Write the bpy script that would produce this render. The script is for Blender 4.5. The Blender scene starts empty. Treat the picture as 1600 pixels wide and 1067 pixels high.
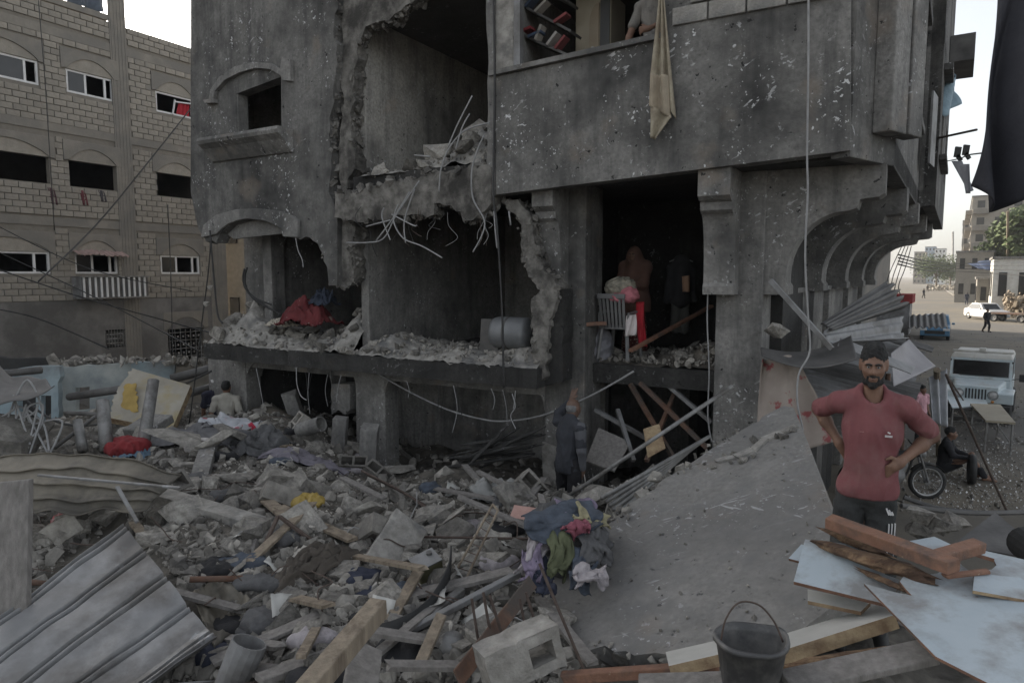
import bpy, bmesh, math, random
import numpy as np
from mathutils import Vector, Matrix, noise
from mathutils.geometry import tessellate_polygon
random.seed(7); rng = np.random.default_rng(7)
scn = bpy.context.scene
COL = scn.collection
R = math.radians

# ------------------------------------------------------------------ camera
FPX = 1067.0; CAMZ = 4.1; PITCH = R(5.5)
cam_data = bpy.data.cameras.new('camera'); cam = bpy.data.objects.new('camera', cam_data)
COL.objects.link(cam); scn.camera = cam
cam_data.sensor_width = 36.0; cam_data.lens = 36.0 * FPX / 1600.0
cam_data.clip_start = 0.05; cam_data.clip_end = 3000
cam.location = (0, 0, CAMZ); cam.rotation_euler = (R(90) - PITCH, 0, 0)

# ------------------------------------------------------------------ sky and sun
A = R(29.76)
U = Vector((math.cos(A), -math.sin(A), 0)); V = Vector((math.sin(A), math.cos(A), 0))   # along the ruined facade / into the building
A2 = R(33.0)
V2 = Vector((math.sin(A2), math.cos(A2), 0)); U2 = Vector((math.cos(A2), -math.sin(A2), 0))  # along / across the street
SUN_EL = R(19)
SUN_H = (-U * 0.95 + V * 0.32).normalized()
SUN_ROT = math.atan2(SUN_H.x, SUN_H.y)
world = bpy.data.worlds.new('World'); scn.world = world; world.use_nodes = True
wn = world.node_tree; wn.nodes.clear()
sky = wn.nodes.new('ShaderNodeTexSky'); sky.sky_type = 'NISHITA'; sky.sun_disc = False
sky.sun_elevation = SUN_EL; sky.sun_rotation = SUN_ROT
sky.air_density = 1.0; sky.dust_density = 2.5; sky.ozone_density = 1.0; sky.altitude = 10
hsv = wn.nodes.new('ShaderNodeHueSaturation'); hsv.inputs['Saturation'].default_value = 0.28
bg = wn.nodes.new('ShaderNodeBackground'); bg.inputs['Strength'].default_value = 0.11
wo = wn.nodes.new('ShaderNodeOutputWorld')
wn.links.new(sky.outputs[0], hsv.inputs['Color']); wn.links.new(hsv.outputs[0], bg.inputs['Color']); wn.links.new(bg.outputs[0], wo.inputs[0])
sun_l = bpy.data.lights.new('sun', 'SUN'); sun_l.energy = 3.0; sun_l.angle = R(0.6); sun_l.color = (1.0, 0.86, 0.66)
sun_o = bpy.data.objects.new('sun', sun_l); COL.objects.link(sun_o)
sd = (SUN_H * math.cos(SUN_EL) + Vector((0, 0, math.sin(SUN_EL))))
sun_o.rotation_euler = sd.to_track_quat('Z', 'Y').to_euler(); sun_o.location = (-20, 20, 40)
scn.view_settings.view_transform = 'Standard'; scn.view_settings.look = 'None'
scn.view_settings.exposure = 1.5; scn.view_settings.gamma = 1.0; scn.view_settings.use_curve_mapping = False
scn.cycles.max_bounces = 6; scn.cycles.diffuse_bounces = 4; scn.cycles.use_denoising = True

# ------------------------------------------------------------------ geometry helpers
def ray(px, py):
    x = (px - 800) / FPX; y = (533.5 - py) / FPX
    c, s = math.cos(PITCH), math.sin(PITCH)
    return Vector((x, c + y * s, -s + y * c))
CAMP = Vector((0, 0, CAMZ))
def P(px, py, d):
    r = ray(px, py); return CAMP + r * (d / r.y)
def onp(px, py, p0, n):
    r = ray(px, py); return CAMP + r * ((p0 - CAMP).dot(n) / r.dot(n))
def Z(px, py, z=0.0): return onp(px, py, Vector((0, 0, z)), Vector((0, 0, 1)))
def B(u, v, z=0.0): return U * u + V * v + Vector((0, 0, z))
def fac(px, py, v=7.85):
    p = onp(px, py, V * v, V); return p.dot(U), p.z
def pxd(d): return FPX / d

class MB:
    def __init__(s): s.v = []; s.f = []; s.m = []
    def add(s, vs, fs, mi=0):
        o = len(s.v); s.v += [Vector(p) for p in vs]; s.f += [tuple(i + o for i in f) for f in fs]; s.m += [mi] * len(fs); return s
    def box(s, c, size, rot=None, mi=0, taper=1.0):
        c = Vector(c); x, y, z = (k / 2 for k in size)
        pts = [Vector((a * x * (taper if e > 0 else 1), b * y * (taper if e > 0 else 1), e * z)) for e in (-1, 1) for b in (-1, 1) for a in (-1, 1)]
        if rot is not None: pts = [rot @ p for p in pts]
        return s.add([c + p for p in pts], [(0, 2, 3, 1), (4, 5, 7, 6), (0, 1, 5, 4), (2, 6, 7, 3), (0, 4, 6, 2), (1, 3, 7, 5)], mi)
    def bar(s, a, b, w, h, up=Vector((0, 0, 1)), mi=0, jag=0.0):
        a = Vector(a); b = Vector(b); d = (b - a).normalized(); x = d.cross(up)
        if x.length < 1e-4: x = d.cross(Vector((0, 1, 0)))
        x.normalize(); y = x.cross(d).normalized()
        pts = []
        for q, p in enumerate((a, b)):
            for sx, sy in ((-1, -1), (1, -1), (1, 1), (-1, 1)):
                pts.append(p + x * sx * w / 2 + y * sy * h / 2 + d * random.uniform(-jag, jag))
        return s.add(pts, [(0, 1, 2, 3), (7, 6, 5, 4), (0, 4, 5, 1), (1, 5, 6, 2), (2, 6, 7, 3), (3, 7, 4, 0)], mi)
    def tube(s, pts, r, n=7, mi=0, smooth=True, cap=True):
        pts = [Vector(p) for p in pts]
        if smooth and len(pts) > 2: pts = crom(pts, 6)
        N = len(pts); rs = r if hasattr(r, '__len__') else [r, r]
        o = len(s.v); ref = None
        for i, p in enumerate(pts):
            d = (pts[min(i + 1, N - 1)] - pts[max(i - 1, 0)])
            d = d.normalized() if d.length > 1e-9 else Vector((0, 0, 1))
            if ref is None:
                ref = d.cross(Vector((0, 0, 1)));
                if ref.length < .05: ref = d.cross(Vector((0, 1, 0)))
            ref = (ref - d * ref.dot(d)).normalized(); b2 = d.cross(ref)
            t = i / max(1, N - 1) * (len(rs) - 1); k = min(int(t), len(rs) - 2); rr = rs[k] + (rs[k + 1] - rs[k]) * (t - k)
            for j in range(n):
                a = 2 * math.pi * j / n
                s.v.append(p + (ref * math.cos(a) + b2 * math.sin(a)) * rr)
        for i in range(N - 1):
            for j in range(n):
                k = (j + 1) % n
                s.f.append((o + i * n + j, o + i * n + k, o + (i + 1) * n + k, o + (i + 1) * n + j)); s.m.append(mi)
        if cap:
            s.f.append(tuple(o + j for j in reversed(range(n)))); s.m.append(mi)
            s.f.append(tuple(o + (N - 1) * n + j for j in range(n))); s.m.append(mi)
        return s
    def lathe(s, c, prof, axis=Vector((0, 0, 1)), n=20, mi=0):
        c = Vector(c); axis = Vector(axis).normalized(); x = axis.cross(Vector((0, 1, 0)))
        if x.length < .05: x = axis.cross(Vector((1, 0, 0)))
        x.normalize(); y = axis.cross(x); o = len(s.v)
        for r, h in prof:
            for j in range(n):
                a = 2 * math.pi * j / n; s.v.append(c + axis * h + (x * math.cos(a) + y * math.sin(a)) * r)
        for i in range(len(prof) - 1):
            for j in range(n):
                k = (j + 1) % n; s.f.append((o + i * n + j, o + i * n + k, o + (i + 1) * n + k, o + (i + 1) * n + j)); s.m.append(mi)
        return s
    def patch(s, c00, c10, c11, c01, nu, nv, disp=None, mi=0):
        """bilinear patch; disp(a,b) -> offset along the normal, or a Vector"""
        c00, c10, c11, c01 = (Vector(c) for c in (c00, c10, c11, c01)); o = len(s.v)
        n = ((c10 - c00) + (c11 - c01)).cross((c01 - c00) + (c11 - c10)).normalized()
        for j in range(nv + 1):
            for i in range(nu + 1):
                a, b = i / nu, j / nv
                p = c00 * (1 - a) * (1 - b) + c10 * a * (1 - b) + c11 * a * b + c01 * (1 - a) * b
                if disp:
                    q = disp(a, b); p = p + (q if isinstance(q, Vector) else n * q)
                s.v.append(p)
        w = nu + 1
        for j in range(nv):
            for i in range(nu): s.f.append((o + j * w + i, o + j * w + i + 1, o + (j + 1) * w + i + 1, o + (j + 1) * w + i)); s.m.append(mi)
        return s
    def poly(s, outline, to3, t0, t1, holes=(), back=None, mi=0):
        """extrude a 2D outline (with holes) between depths t0 and t1; to3(a,b,t) -> point; back = other outline for the far side"""
        outline = [(p[0], p[1]) for p in outline]; holes = [[(p[0], p[1]) for p in h] for h in holes]
        loops = [list(outline)] + [list(h) for h in holes]
        bl = [list(back)] + [list(h) for h in holes] if back else loops
        tris = tessellate_polygon([[Vector((a, b, 0)) for a, b in L] for L in loops])
        flat = [p for L in loops for p in L]; fb = [p for L in bl for p in L]
        o = len(s.v); n = len(flat)
        s.v += [to3(a, b, t0) for a, b in flat] + [to3(a, b, t1) for a, b in fb]
        for t in tris:
            s.f.append(tuple(o + i for i in t)); s.f.append(tuple(o + n + i for i in reversed(t))); s.m += [mi, mi]
        k = 0
        for L in loops:
            m = len(L)
            for i in range(m):
                j = (i + 1) % m; s.f.append((o + k + i, o + k + j, o + n + k + j, o + n + k + i)); s.m.append(mi)
            k += m
        return s
    def build(s, name, mat, parent=None, smooth=False, bevel=0.0, solid=0.0, local=False, sub=0, recalc=True):
        me = bpy.data.meshes.new(name)
        org = Vector((0, 0, 0))
        if not local:
            if parent is not None: org = WORG.get(parent.name, Vector((0, 0, 0)))
            elif s.v:
                lo = Vector([min(p[k] for p in s.v) for k in range(3)]); hi = Vector([max(p[k] for p in s.v) for k in range(3)])
                org = Vector(((lo.x + hi.x) / 2, (lo.y + hi.y) / 2, lo.z))
        me.from_pydata([tuple(p - org) for p in s.v], [], s.f)
        mats = mat if isinstance(mat, (list, tuple)) else [mat]
        for m in mats: me.materials.append(m)
        if len(mats) > 1: me.polygons.foreach_set('material_index', s.m)
        if recalc:
            bm = bmesh.new(); bm.from_mesh(me); bmesh.ops.recalc_face_normals(bm, faces=bm.faces); bm.to_mesh(me); bm.free()
        if smooth: me.polygons.foreach_set('use_smooth', [True] * len(me.polygons))
        me.update()
        ob = bpy.data.objects.new(name, me); COL.objects.link(ob)
        if parent is not None: ob.parent = parent; WORG[ob.name] = org
        elif not local: ob.location = org; WORG[ob.name] = org
        if solid:
            md = ob.modifiers.new('solid', 'SOLIDIFY'); md.thickness = solid; md.offset = 0
        if sub:
            md = ob.modifiers.new('sub', 'SUBSURF'); md.levels = sub; md.render_levels = sub
        if bevel:
            md = ob.modifiers.new('bevel', 'BEVEL'); md.width = bevel; md.segments = 2; md.limit_method = 'ANGLE'; md.angle_limit = R(40)
        return ob
    def build_each(s, name, mat, parent=None, **k):
        """one object for each loose piece"""
        par = list(range(len(s.v)))
        def root(i):
            while par[i] != i: par[i] = par[par[i]]; i = par[i]
            return i
        for f in s.f:
            a = root(f[0])
            for i in f[1:]: par[root(i)] = a
        grp = {}
        for f, m in zip(s.f, s.m): grp.setdefault(root(f[0]), []).append((f, m))
        out = []
        for fs in grp.values():
            ids = sorted({i for f, _ in fs for i in f}); mp = {i: j for j, i in enumerate(ids)}; q = MB()
            q.v = [s.v[i] for i in ids]; q.f = [tuple(mp[i] for i in f) for f, _ in fs]; q.m = [m for _, m in fs]
            out.append(q.build(name, mat, parent, **k))
        return out
WORG = {}
def crom(p, k=6):
    out = []
    for i in range(len(p) - 1):
        p0, p1, p2, p3 = p[max(i - 1, 0)], p[i], p[i + 1], p[min(i + 2, len(p) - 1)]
        for j in range(k):
            t = j / k
            out.append(0.5 * ((2 * p1) + (p2 - p0) * t + (2 * p0 - 5 * p1 + 4 * p2 - p3) * t * t + (3 * p1 - p0 - 3 * p2 + p3) * t ** 3))
    out.append(p[-1]); return out
def rag(pts, amp=0.03, step=0.12, closed=True):
    """subdivide an outline and roughen it; a point given as (a,b,0) starts a clean segment"""
    out = []; n = len(pts)
    for i in range(n if closed else n - 1):
        p, q = pts[i], pts[(i + 1) % n]
        out.append((p[0], p[1]))
        if len(p) > 2: continue
        L = math.hypot(q[0] - p[0], q[1] - p[1]); k = int(L / step)
        for j in range(1, k):
            t = (j + random.uniform(-.3, .3)) / k
            nx, ny = -(q[1] - p[1]) / L, (q[0] - p[0]) / L; a = random.gauss(0, amp)
            out.append((p[0] + (q[0] - p[0]) * t + nx * a, p[1] + (q[1] - p[1]) * t + ny * a))
    return out
def tag(o, label, cat=None, group=None):
    o['label'] = label
    if cat: o['category'] = cat
    if group: o['group'] = group
    return o
def struct(o): o['kind'] = 'structure'; return o
def stuff(o): o['kind'] = 'stuff'; return o
def thing(name, label, cat, loc=(0, 0, 0), rz=0.0, group=None):
    o = bpy.data.objects.new(name, None); COL.objects.link(o); o.empty_display_size = .2
    o.location = loc; o.rotation_euler = (0, 0, rz); WORG[o.name] = Vector(loc); tag(o, label, cat, group); return o
def copy_tree(o, parent=None):
    c = o.copy(); COL.objects.link(c)
    if parent is not None: c.parent = parent
    for ch in list(o.children): copy_tree(ch, c)
    return c
def rotm(rx, ry, rz): return Matrix.Rotation(rz, 3, 'Z') @ Matrix.Rotation(ry, 3, 'Y') @ Matrix.Rotation(rx, 3, 'X')

# ------------------------------------------------------------------ materials
def c3(c): return (c[0], c[1], c[2], 1.0) if hasattr(c, '__len__') else (c, c, c, 1.0)
def mat(name, c1, c2=None, scale=3.0, rough=0.85, metal=0.0, bump=0.3, specks=None, sscale=25.0, sthr=0.68, stain=None, stscale=0.6, stthr=0.5, stretch=(1, 1, 1), rnd=0.0, bscale=None, trans=0.0):
    m = bpy.data.materials.new(name); m.use_nodes = True; nt = m.node_tree; N = nt.nodes; L = nt.links
    bs = N['Principled BSDF']; bs.inputs['Roughness'].default_value = rough; bs.inputs['Metallic'].default_value = metal
    tc = N.new('ShaderNodeTexCoord'); mp = N.new('ShaderNodeMapping'); mp.inputs['Scale'].default_value = stretch
    L.new(tc.outputs['Object'], mp.inputs['Vector'])
    def nz(sc, det=8, ro=.6):
        n = N.new('ShaderNodeTexNoise'); n.inputs['Scale'].default_value = sc; n.inputs['Detail'].default_value = det; n.inputs['Roughness'].default_value = ro
        L.new(mp.outputs[0], n.inputs['Vector']); return n
    def ramp(src, p0, p1):
        r = N.new('ShaderNodeMapRange'); r.inputs['From Min'].default_value = p0; r.inputs['From Max'].default_value = p1; L.new(src, r.inputs['Value']); return r.outputs[0]
    def mix(f, a, b):
        x = N.new('ShaderNodeMix'); x.data_type = 'RGBA'
        L.new(f, x.inputs['Factor'])
        for s, i in ((a, 6), (b, 7)):
            if isinstance(s, tuple): x.inputs[i].default_value = s
            else: L.new(s, x.inputs[i])
        return x.outputs[2]
    n1 = nz(scale)
    col = mix(ramp(n1.outputs[0], .32, .68), c3(c1), c3(c2 if c2 is not None else c1))
    if stain is not None:
        n2 = nz(stscale, 6, .65); col = mix(ramp(n2.outputs[0], stthr - .09, stthr + .09), col, c3(stain))
    if specks is not None:
        n3 = nz(sscale, 5, .55); col = mix(ramp(n3.outputs[0], sthr, sthr + .05), col, c3(specks))
    if rnd:
        oi = N.new('ShaderNodeObjectInfo'); h = N.new('ShaderNodeHueSaturation')
        r = N.new('ShaderNodeMapRange'); r.inputs['To Min'].default_value = 1 - rnd; r.inputs['To Max'].default_value = 1 + rnd
        ge = N.new('ShaderNodeNewGeometry'); ad = N.new('ShaderNodeMath'); ad.operation = 'ADD'; fr_ = N.new('ShaderNodeMath'); fr_.operation = 'FRACT'
        L.new(oi.outputs['Random'], ad.inputs[0]); L.new(ge.outputs['Random Per Island'], ad.inputs[1]); L.new(ad.outputs[0], fr_.inputs[0]); L.new(fr_.outputs[0], r.inputs['Value']); L.new(r.outputs[0], h.inputs['Value']); L.new(col, h.inputs['Color']); col = h.outputs[0]
    L.new(col, bs.inputs['Base Color'])
    if bump:
        nb = nz(bscale or scale * 5, 8, .65); b = N.new('ShaderNodeBump'); b.inputs['Strength'].default_value = bump; b.inputs['Distance'].default_value = .02
        L.new(nb.outputs[0], b.inputs['Height']); L.new(b.outputs[0], bs.inputs['Normal'])
    if trans: bs.inputs['Transmission Weight'].default_value = trans
    return m
def plaster(name, lo, hi, soot=.035, soot_thr=.54, chips=.5, scr=.42, rough=.93, tint=(1.0, .97, .915), fa=(.68, 1.28)):
    """weathered plaster: mottling at three sizes, soot clouds, drip streaks, chips and scratches"""
    m = bpy.data.materials.new(name); m.use_nodes = True; nt = m.node_tree; N = nt.nodes; L = nt.links; bs = N['Principled BSDF']; bs.inputs['Roughness'].default_value = rough
    tc = N.new('ShaderNodeTexCoord')
    def mp(sc, rot=(0, 0, 0)):
        q = N.new('ShaderNodeMapping'); q.vector_type = 'TEXTURE'; q.inputs['Scale'].default_value = tuple(1 / k for k in sc); q.inputs['Rotation'].default_value = rot; L.new(tc.outputs['Object'], q.inputs['Vector']); return q.outputs[0]
    def nz(v, sc, det=8, ro=.62):
        n = N.new('ShaderNodeTexNoise'); n.inputs['Scale'].default_value = sc; n.inputs['Detail'].default_value = det; n.inputs['Roughness'].default_value = ro; L.new(v, n.inputs['Vector']); return n.outputs[0]
    def rmp(x, p0, p1, t0=0, t1=1):
        r = N.new('ShaderNodeMapRange'); r.inputs[1].default_value = p0; r.inputs[2].default_value = p1; r.inputs[3].default_value = t0; r.inputs[4].default_value = t1; L.new(x, r.inputs[0]); return r.outputs[0]
    def mth(op, x, y):
        q = N.new('ShaderNodeMath'); q.operation = op
        for i, s in enumerate((x, y)):
            if isinstance(s, (int, float)): q.inputs[i].default_value = s
            else: L.new(s, q.inputs[i])
        return q.outputs[0]
    def mixc(f, x, y):
        q = N.new('ShaderNodeMix'); q.data_type = 'RGBA'; L.new(f, q.inputs['Factor'])
        for s, i in ((x, 6), (y, 7)):
            if isinstance(s, (int, float, tuple)): q.inputs[i].default_value = c3(s)
            else: L.new(s, q.inputs[i])
        return q.outputs[2]
    o = mp((1, 1, 1)); mid = nz(o, 3.2, 10, .7); fine = nz(o, 24, 6, .6); big = nz(o, .75, 8, .7)
    val = mth('MULTIPLY', rmp(mid, .3, .7, lo, hi), rmp(fine, .3, .7, fa[0], fa[1]))
    cb = N.new('ShaderNodeCombineColor'); [L.new(mth('MULTIPLY', val, tint[k]), cb.inputs[k]) for k in range(3)]; col = cb.outputs[0]; clu = nz(o, 1.15, 4, .65)
    stk = nz(mp((3.0, 3.0, .32)), 1.3, 8, .7)
    col = mixc(rmp(stk, .48, .68, 0, .62), col, (soot * 1.8,) * 3)
    col = mixc(rmp(big, soot_thr - .10, soot_thr + .16, 0, .90), col, (soot,) * 3)
    warm = nz(o, 1.7, 5, .5); col = mixc(rmp(warm, .62, .72, 0, .35), col, (hi * 1.0, hi * .80, hi * .62))
    for rot, thr, k in (((.5, 1.0, .4), .655, 1.0), ((-.4, -.7, .9), .665, 1.5), ((1.35, .2, .3), .67, .8)):
        s1 = nz(mp((22 * k, 22 * k, 1.6), rot), 1.0, 3, .5); msk = nz(o, 1.4 * k, 3, .5)
        col = mixc(mth('MULTIPLY', rmp(s1, thr, thr + .03), mth('MULTIPLY', rmp(msk, .46, .56), rmp(clu, .50, .60))), col, (scr,) * 3)
    cmk = nz(o, 17, 3, .55); cm2 = nz(o, 2.3, 4, .6)
    col = mixc(mth('MULTIPLY', mth('MULTIPLY', rmp(cmk, .64, .665), rmp(cm2, .47, .60)), rmp(clu, .44, .58)), col, (chips,) * 3)
    pit = nz(o, 11, 4, .6); col = mixc(rmp(pit, .325, .305), col, (soot * .8,) * 3)
    L.new(col, bs.inputs['Base Color'])
    h = mth('ADD', mth('MULTIPLY', fine, .5), mth('ADD', mid, mth('MULTIPLY', rmp(pit, .33, .36), .5)))
    b = N.new('ShaderNodeBump'); b.inputs['Strength'].default_value = .55; b.inputs['Distance'].default_value = .025; L.new(h, b.inputs['Height']); L.new(b.outputs[0], bs.inputs['Normal'])
    return m
M = {}
M['plaster'] = plaster('soot_stained_plaster', .13, .23, .022, .49)
M['plaster_clean'] = plaster('grey_plaster', .17, .29, .04, .55, .5, .45)
M['scratch'] = plaster('scratched_plaster', .14, .25, .025, .53, .6, .55)
M['conc'] = plaster('concrete', .16, .28, .04, .55, .45, .40)
M['conc_raw'] = mat('broken_concrete', (.20, .19, .172), (.43, .412, .38), 7, .95, bump=.9, stain=.12, stscale=2.0, stthr=.57)
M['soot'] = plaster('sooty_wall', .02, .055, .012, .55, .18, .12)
M['soot2'] = plaster('smoked_wall', .19, .30, .03, .58, .33, .30, tint=(1, .965, .91))
M['soot3'] = plaster('room_plaster', .36, .50, .06, .60, .55, .5, tint=(1, .955, .87))
M['block'] = mat('concrete_block', (.225, .205, .175), (.295, .27, .232), 5, .95, bump=.6, rnd=.09, stain=(.22, .204, .18), stscale=1.2, stthr=.58)
M['mortar'] = mat('mortar', (.155, .141, .12), (.205, .187, .16), 4, .95, bump=.4)
M['band'] = mat('cast_concrete_band', (.19, .174, .15), (.25, .23, .20), 2.5, .95, bump=.4, stain=(.17, .16, .145), stscale=.6)
M['render'] = mat('grey_render', (.14, .135, .13), (.21, .20, .19), 1.5, .95, bump=.3, stain=(.10, .095, .09), stscale=.5)
M['dirt'] = mat('dirt_street', (.11, .098, .079), (.19, .166, .128), .7, .97, bump=.6, stain=(.11, .104, .095), stscale=.12, stthr=.5, specks=.5, sscale=30, sthr=.72, bscale=12)
M['heap'] = mat('shaded_rubble_dust', (.036, .033, .028), (.135, .123, .104), 4.2, .97, bump=1.0, stain=(.30, .25, .19), stscale=.8, stthr=.68, bscale=16)  # dust colour darkened so the gaps between chunks look shaded
M['chunk'] = mat('rubble_concrete', (.12, .112, .099), (.37, .35, .315), 5.5, .95, bump=.9, rnd=.5, stain=(.11, .105, .10), stscale=2.5, stthr=.6)
M['torn'] = mat('sooty_broken_masonry', (.085, .08, .072), (.27, .257, .235), 7, .95, bump=1.0, stain=(.05, .047, .043), stscale=2.2, stthr=.54)
M['rebar'] = mat('rusty_rebar', (.07, .05, .042), (.13, .10, .085), 20, .8, .3, bump=.4)
M['cable'] = mat('black_cable', .02, .035, 10, .6, bump=.1)
M['wire'] = mat('pale_wire', .22, .32, 10, .6, bump=.1)
M['galv'] = mat('galvanised_sheet', (.19, .192, .195), (.30, .302, .305), 2.6, .62, .35, bump=.25, stain=(.13, .125, .12), stscale=1.6, stthr=.52, specks=(.42, .43, .45), sscale=2.6, sthr=.68)
M['tan_sheet'] = mat('dusty_tan_sheet', (.15, .135, .108), (.25, .225, .18), 2.4, .7, .2, bump=.3, stain=(.085, .078, .066), stscale=1.5)
M['dark_sheet'] = mat('dark_metal_sheet', (.07, .068, .066), (.15, .145, .14), 2.4, .65, .3, bump=.3)
M['pipe'] = mat('grey_pipe', (.18, .18, .178), (.29, .288, .28), 6, .55, .3, bump=.2, stain=(.11, .103, .095), stscale=4, stthr=.54)
M['rust'] = mat('rusty_steel', (.12, .065, .045), (.22, .13, .09), 8, .85, .3, bump=.4, stain=(.10, .085, .075), stscale=3)
M['wood'] = mat('weathered_wood', (.17, .14, .105), (.29, .24, .18), 4, .85, bump=.5, stretch=(6, 6, 1), stain=(.10, .075, .055), stscale=1.5, stthr=.6)
M['wood_red'] = mat('red_brown_wood', (.17, .085, .055), (.27, .145, .095), 5, .75, bump=.5, stretch=(2, 2, 2), stain=(.11, .075, .06), stscale=3, stthr=.56, specks=(.36, .27, .19), sscale=14, sthr=.68)
M['wood_split'] = mat('splintered_wood', (.16, .085, .05), (.42, .29, .17), 9, .9, bump=1.0, stretch=(1.5, 4, 4), stain=(.10, .06, .04), stscale=3)
M['wood_grey'] = mat('grey_wood', (.15, .14, .13), (.26, .245, .23), 5, .9, bump=.6, stretch=(5, 5, 1))
M['panel'] = mat('pale_blue_panel', (.34, .40, .44), (.43, .48, .515), 2, .55, bump=.12, stain=(.23, .235, .235), stscale=3.0, stthr=.54, specks=(.13, .09, .065), sscale=6, sthr=.665)
M['white_paint'] = mat('dusty_white_paint', (.40, .395, .37), (.52, .515, .485), 3, .6, bump=.15, stain=(.36, .34, .30), stscale=2.5, stthr=.6)
M['edge_tan'] = mat('chipboard_edge', (.34, .25, .15), (.46, .36, .23), 9, .9, bump=.5, stain=(.20, .13, .08), stscale=5)
M['plastic_dark'] = mat('scuffed_dark_plastic', (.045, .045, .047), (.10, .10, .10), 5, .55, bump=.2, stain=(.15, .146, .138), stscale=5, stthr=.53)
M['black'] = mat('black_rubber', .015, .03, 6, .7, bump=.2)
M['tarp'] = mat('black_tarp', (.012, .013, .02), (.03, .031, .04), 3, .75, bump=.5, specks=(.45, .45, .5), sscale=13, sthr=.775, bscale=30)
M['glass'] = mat('dark_glass', .015, .025, 2, .12, bump=0)
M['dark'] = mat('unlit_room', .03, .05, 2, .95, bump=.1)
M['alu'] = mat('white_window_frame', .50, .64, 3, .5, bump=.05)
M['leaf'] = mat('foliage', (.035, .06, .018), (.085, .115, .035), 3, .7, bump=.2, rnd=.2)
M['trunk'] = mat('bark', (.09, .07, .05), (.16, .13, .10), 6, .95, bump=.7)
def cloth(name, c1, c2=None, **k):
    kw = dict(scale=5, rough=.95, bump=.4, bscale=60); kw.update(k)
    return mat(name, c1, c2 if c2 is not None else tuple(min(1, x * 1.5) for x in c1), **kw)
# ------------------------------------------------------------------ ground and rubble heap
g = MB(); g.patch((-900, -200, 0), (1200, -200, 0), (1200, 2200, 0), (-900, 2200, 0), 40, 40)
struct(g.build('ground', M['dirt']))

_cp = [P(*t) for t in (
    (600, 1000, 4.0), (780, 1040, 3.6), (420, 1040, 4.0), (150, 950, 5.0), (0, 1000, 4.9), (120, 1060, 4.5), (260, 1000, 4.6), (300, 900, 5.0), (600, 850, 6.0), (480, 766, 7.5),
    (750, 850, 6.0), (700, 780, 7.6), (400, 686, 10.0), (330, 645, 14.0), (100, 720, 9.0), (40, 665, 14.0), (200, 690, 11.0), (750, 735, 9.2),
    (870, 775, 8.9), (650, 752, 9.5), (575, 713, 11.0), (500, 686, 11.5), (450, 640, 13.5), (960, 765, 8.4), (1040, 740, 8.0), (540, 708, 10.5),
    (900, 850, 6.3), (470, 655, 11.4), (525, 676, 10.8), (420, 638, 12.4), (250, 760, 7.2), (60, 800, 6.6), (350, 660, 12.0), (200, 650, 13.6), (120, 690, 11))]
_cp += [Vector(t) for t in (
    (2.0, 3.8, 1.88), (1.4, 3.0, 1.9), (3.2, 3.2, 1.8), (3.4, 4.6, 1.5), (.8, 4.2, 1.75), (1.6, 5.2, 1.55), (2.2, 6.2, 1.3), (3.4, 6.2, .5), (3.0, 7.4, .2), (4.4, 5.2, .25), (3.9, 7.2, -.12),
    (5.5, 4, -.15), (5.5, 1, .2), (0, 1.5, 1.7), (-3, 1.5, 1.8), (3, 1, 1.8), (-6, 2, 1.6), (-10, 4, 1.2), (-14, 8, .7), (-17, 14, .1), (-15, 20, .1), (-8, 20, .3), (-6, 17, .9),
    (-3, 14.5, .8), (0, 12.5, .75), (1.5, 10.5, .8), (2.6, 9.0, .7), (4.5, 9, -.2), (6.5, 8, -.3), (4, 12, .1), (-12, 12, .75), (-9, 15, 1.0))]
_cx = np.array([[p.x, p.y] for p in _cp]); _cz = np.array([p.z for p in _cp])
_k = lambda a, b: np.sqrt(((a[:, None, :] - b[None, :, :]) ** 2).sum(-1) + .3)
_K = _k(_cx, _cx) + np.eye(len(_cx)) * -.05
_A = np.block([[_K, np.ones((len(_cx), 1))], [np.ones((1, len(_cx))), np.zeros((1, 1))]])
_w = np.linalg.solve(_A, np.append(_cz, 0))
def hz_arr(xy): return _k(xy, _cx) @ _w[:-1] + _w[-1]
def bump_at(x, y):
    p = Vector((x, y, 3.3)); return .13 * noise.noise(p * .9) + .10 * noise.noise(p * 2.1) + .06 * noise.noise(p * 4.7) + .03 * noise.noise(p * 9.3)
NX, NY = 330, 330; X0, X1, Y0, Y1 = -17.0, 5.5, .8, 20.5
_gx = X0 + (X1 - X0) * np.linspace(0, 1, NX); _gy = Y0 + (Y1 - Y0) * np.linspace(0, 1, NY) ** 1.25
_XX, _YY = np.meshgrid(_gx, _gy); _HZ = hz_arr(np.stack([_XX.ravel(), _YY.ravel()], 1)).reshape(NY, NX)
for j in range(NY):
    for i in range(NX):
        _HZ[j, i] += bump_at(_gx[i], _gy[j])
def hz(x, y):
    fx = (x - X0) / (X1 - X0) * (NX - 1); fy = max(0, (y - Y0) / (Y1 - Y0)) ** (1 / 1.25) * (NY - 1)
    fx = min(max(fx, 0), NX - 1.001); fy = min(max(fy, 0), NY - 1.001); i, j = int(fx), int(fy); a, b = fx - i, fy - j
    return max(0.0, _HZ[j, i] * (1 - a) * (1 - b) + _HZ[j, i + 1] * a * (1 - b) + _HZ[j + 1, i] * (1 - a) * b + _HZ[j + 1, i + 1] * a * b)
def H(px, py, lift=0.0):
    r = ray(px, py); t = 1.2
    while t < 40:
        p = CAMP + r * t
        if p.z <= (hz(p.x, p.y) if X0 < p.x < X1 and p.y < Y1 else 0) + lift: return p
        t += .03
    return p
me = bpy.data.meshes.new('rubble_heap')
_vs = np.stack([_XX.ravel(), _YY.ravel(), _HZ.ravel()], 1)
_id = np.arange(NX * NY).reshape(NY, NX)
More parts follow.
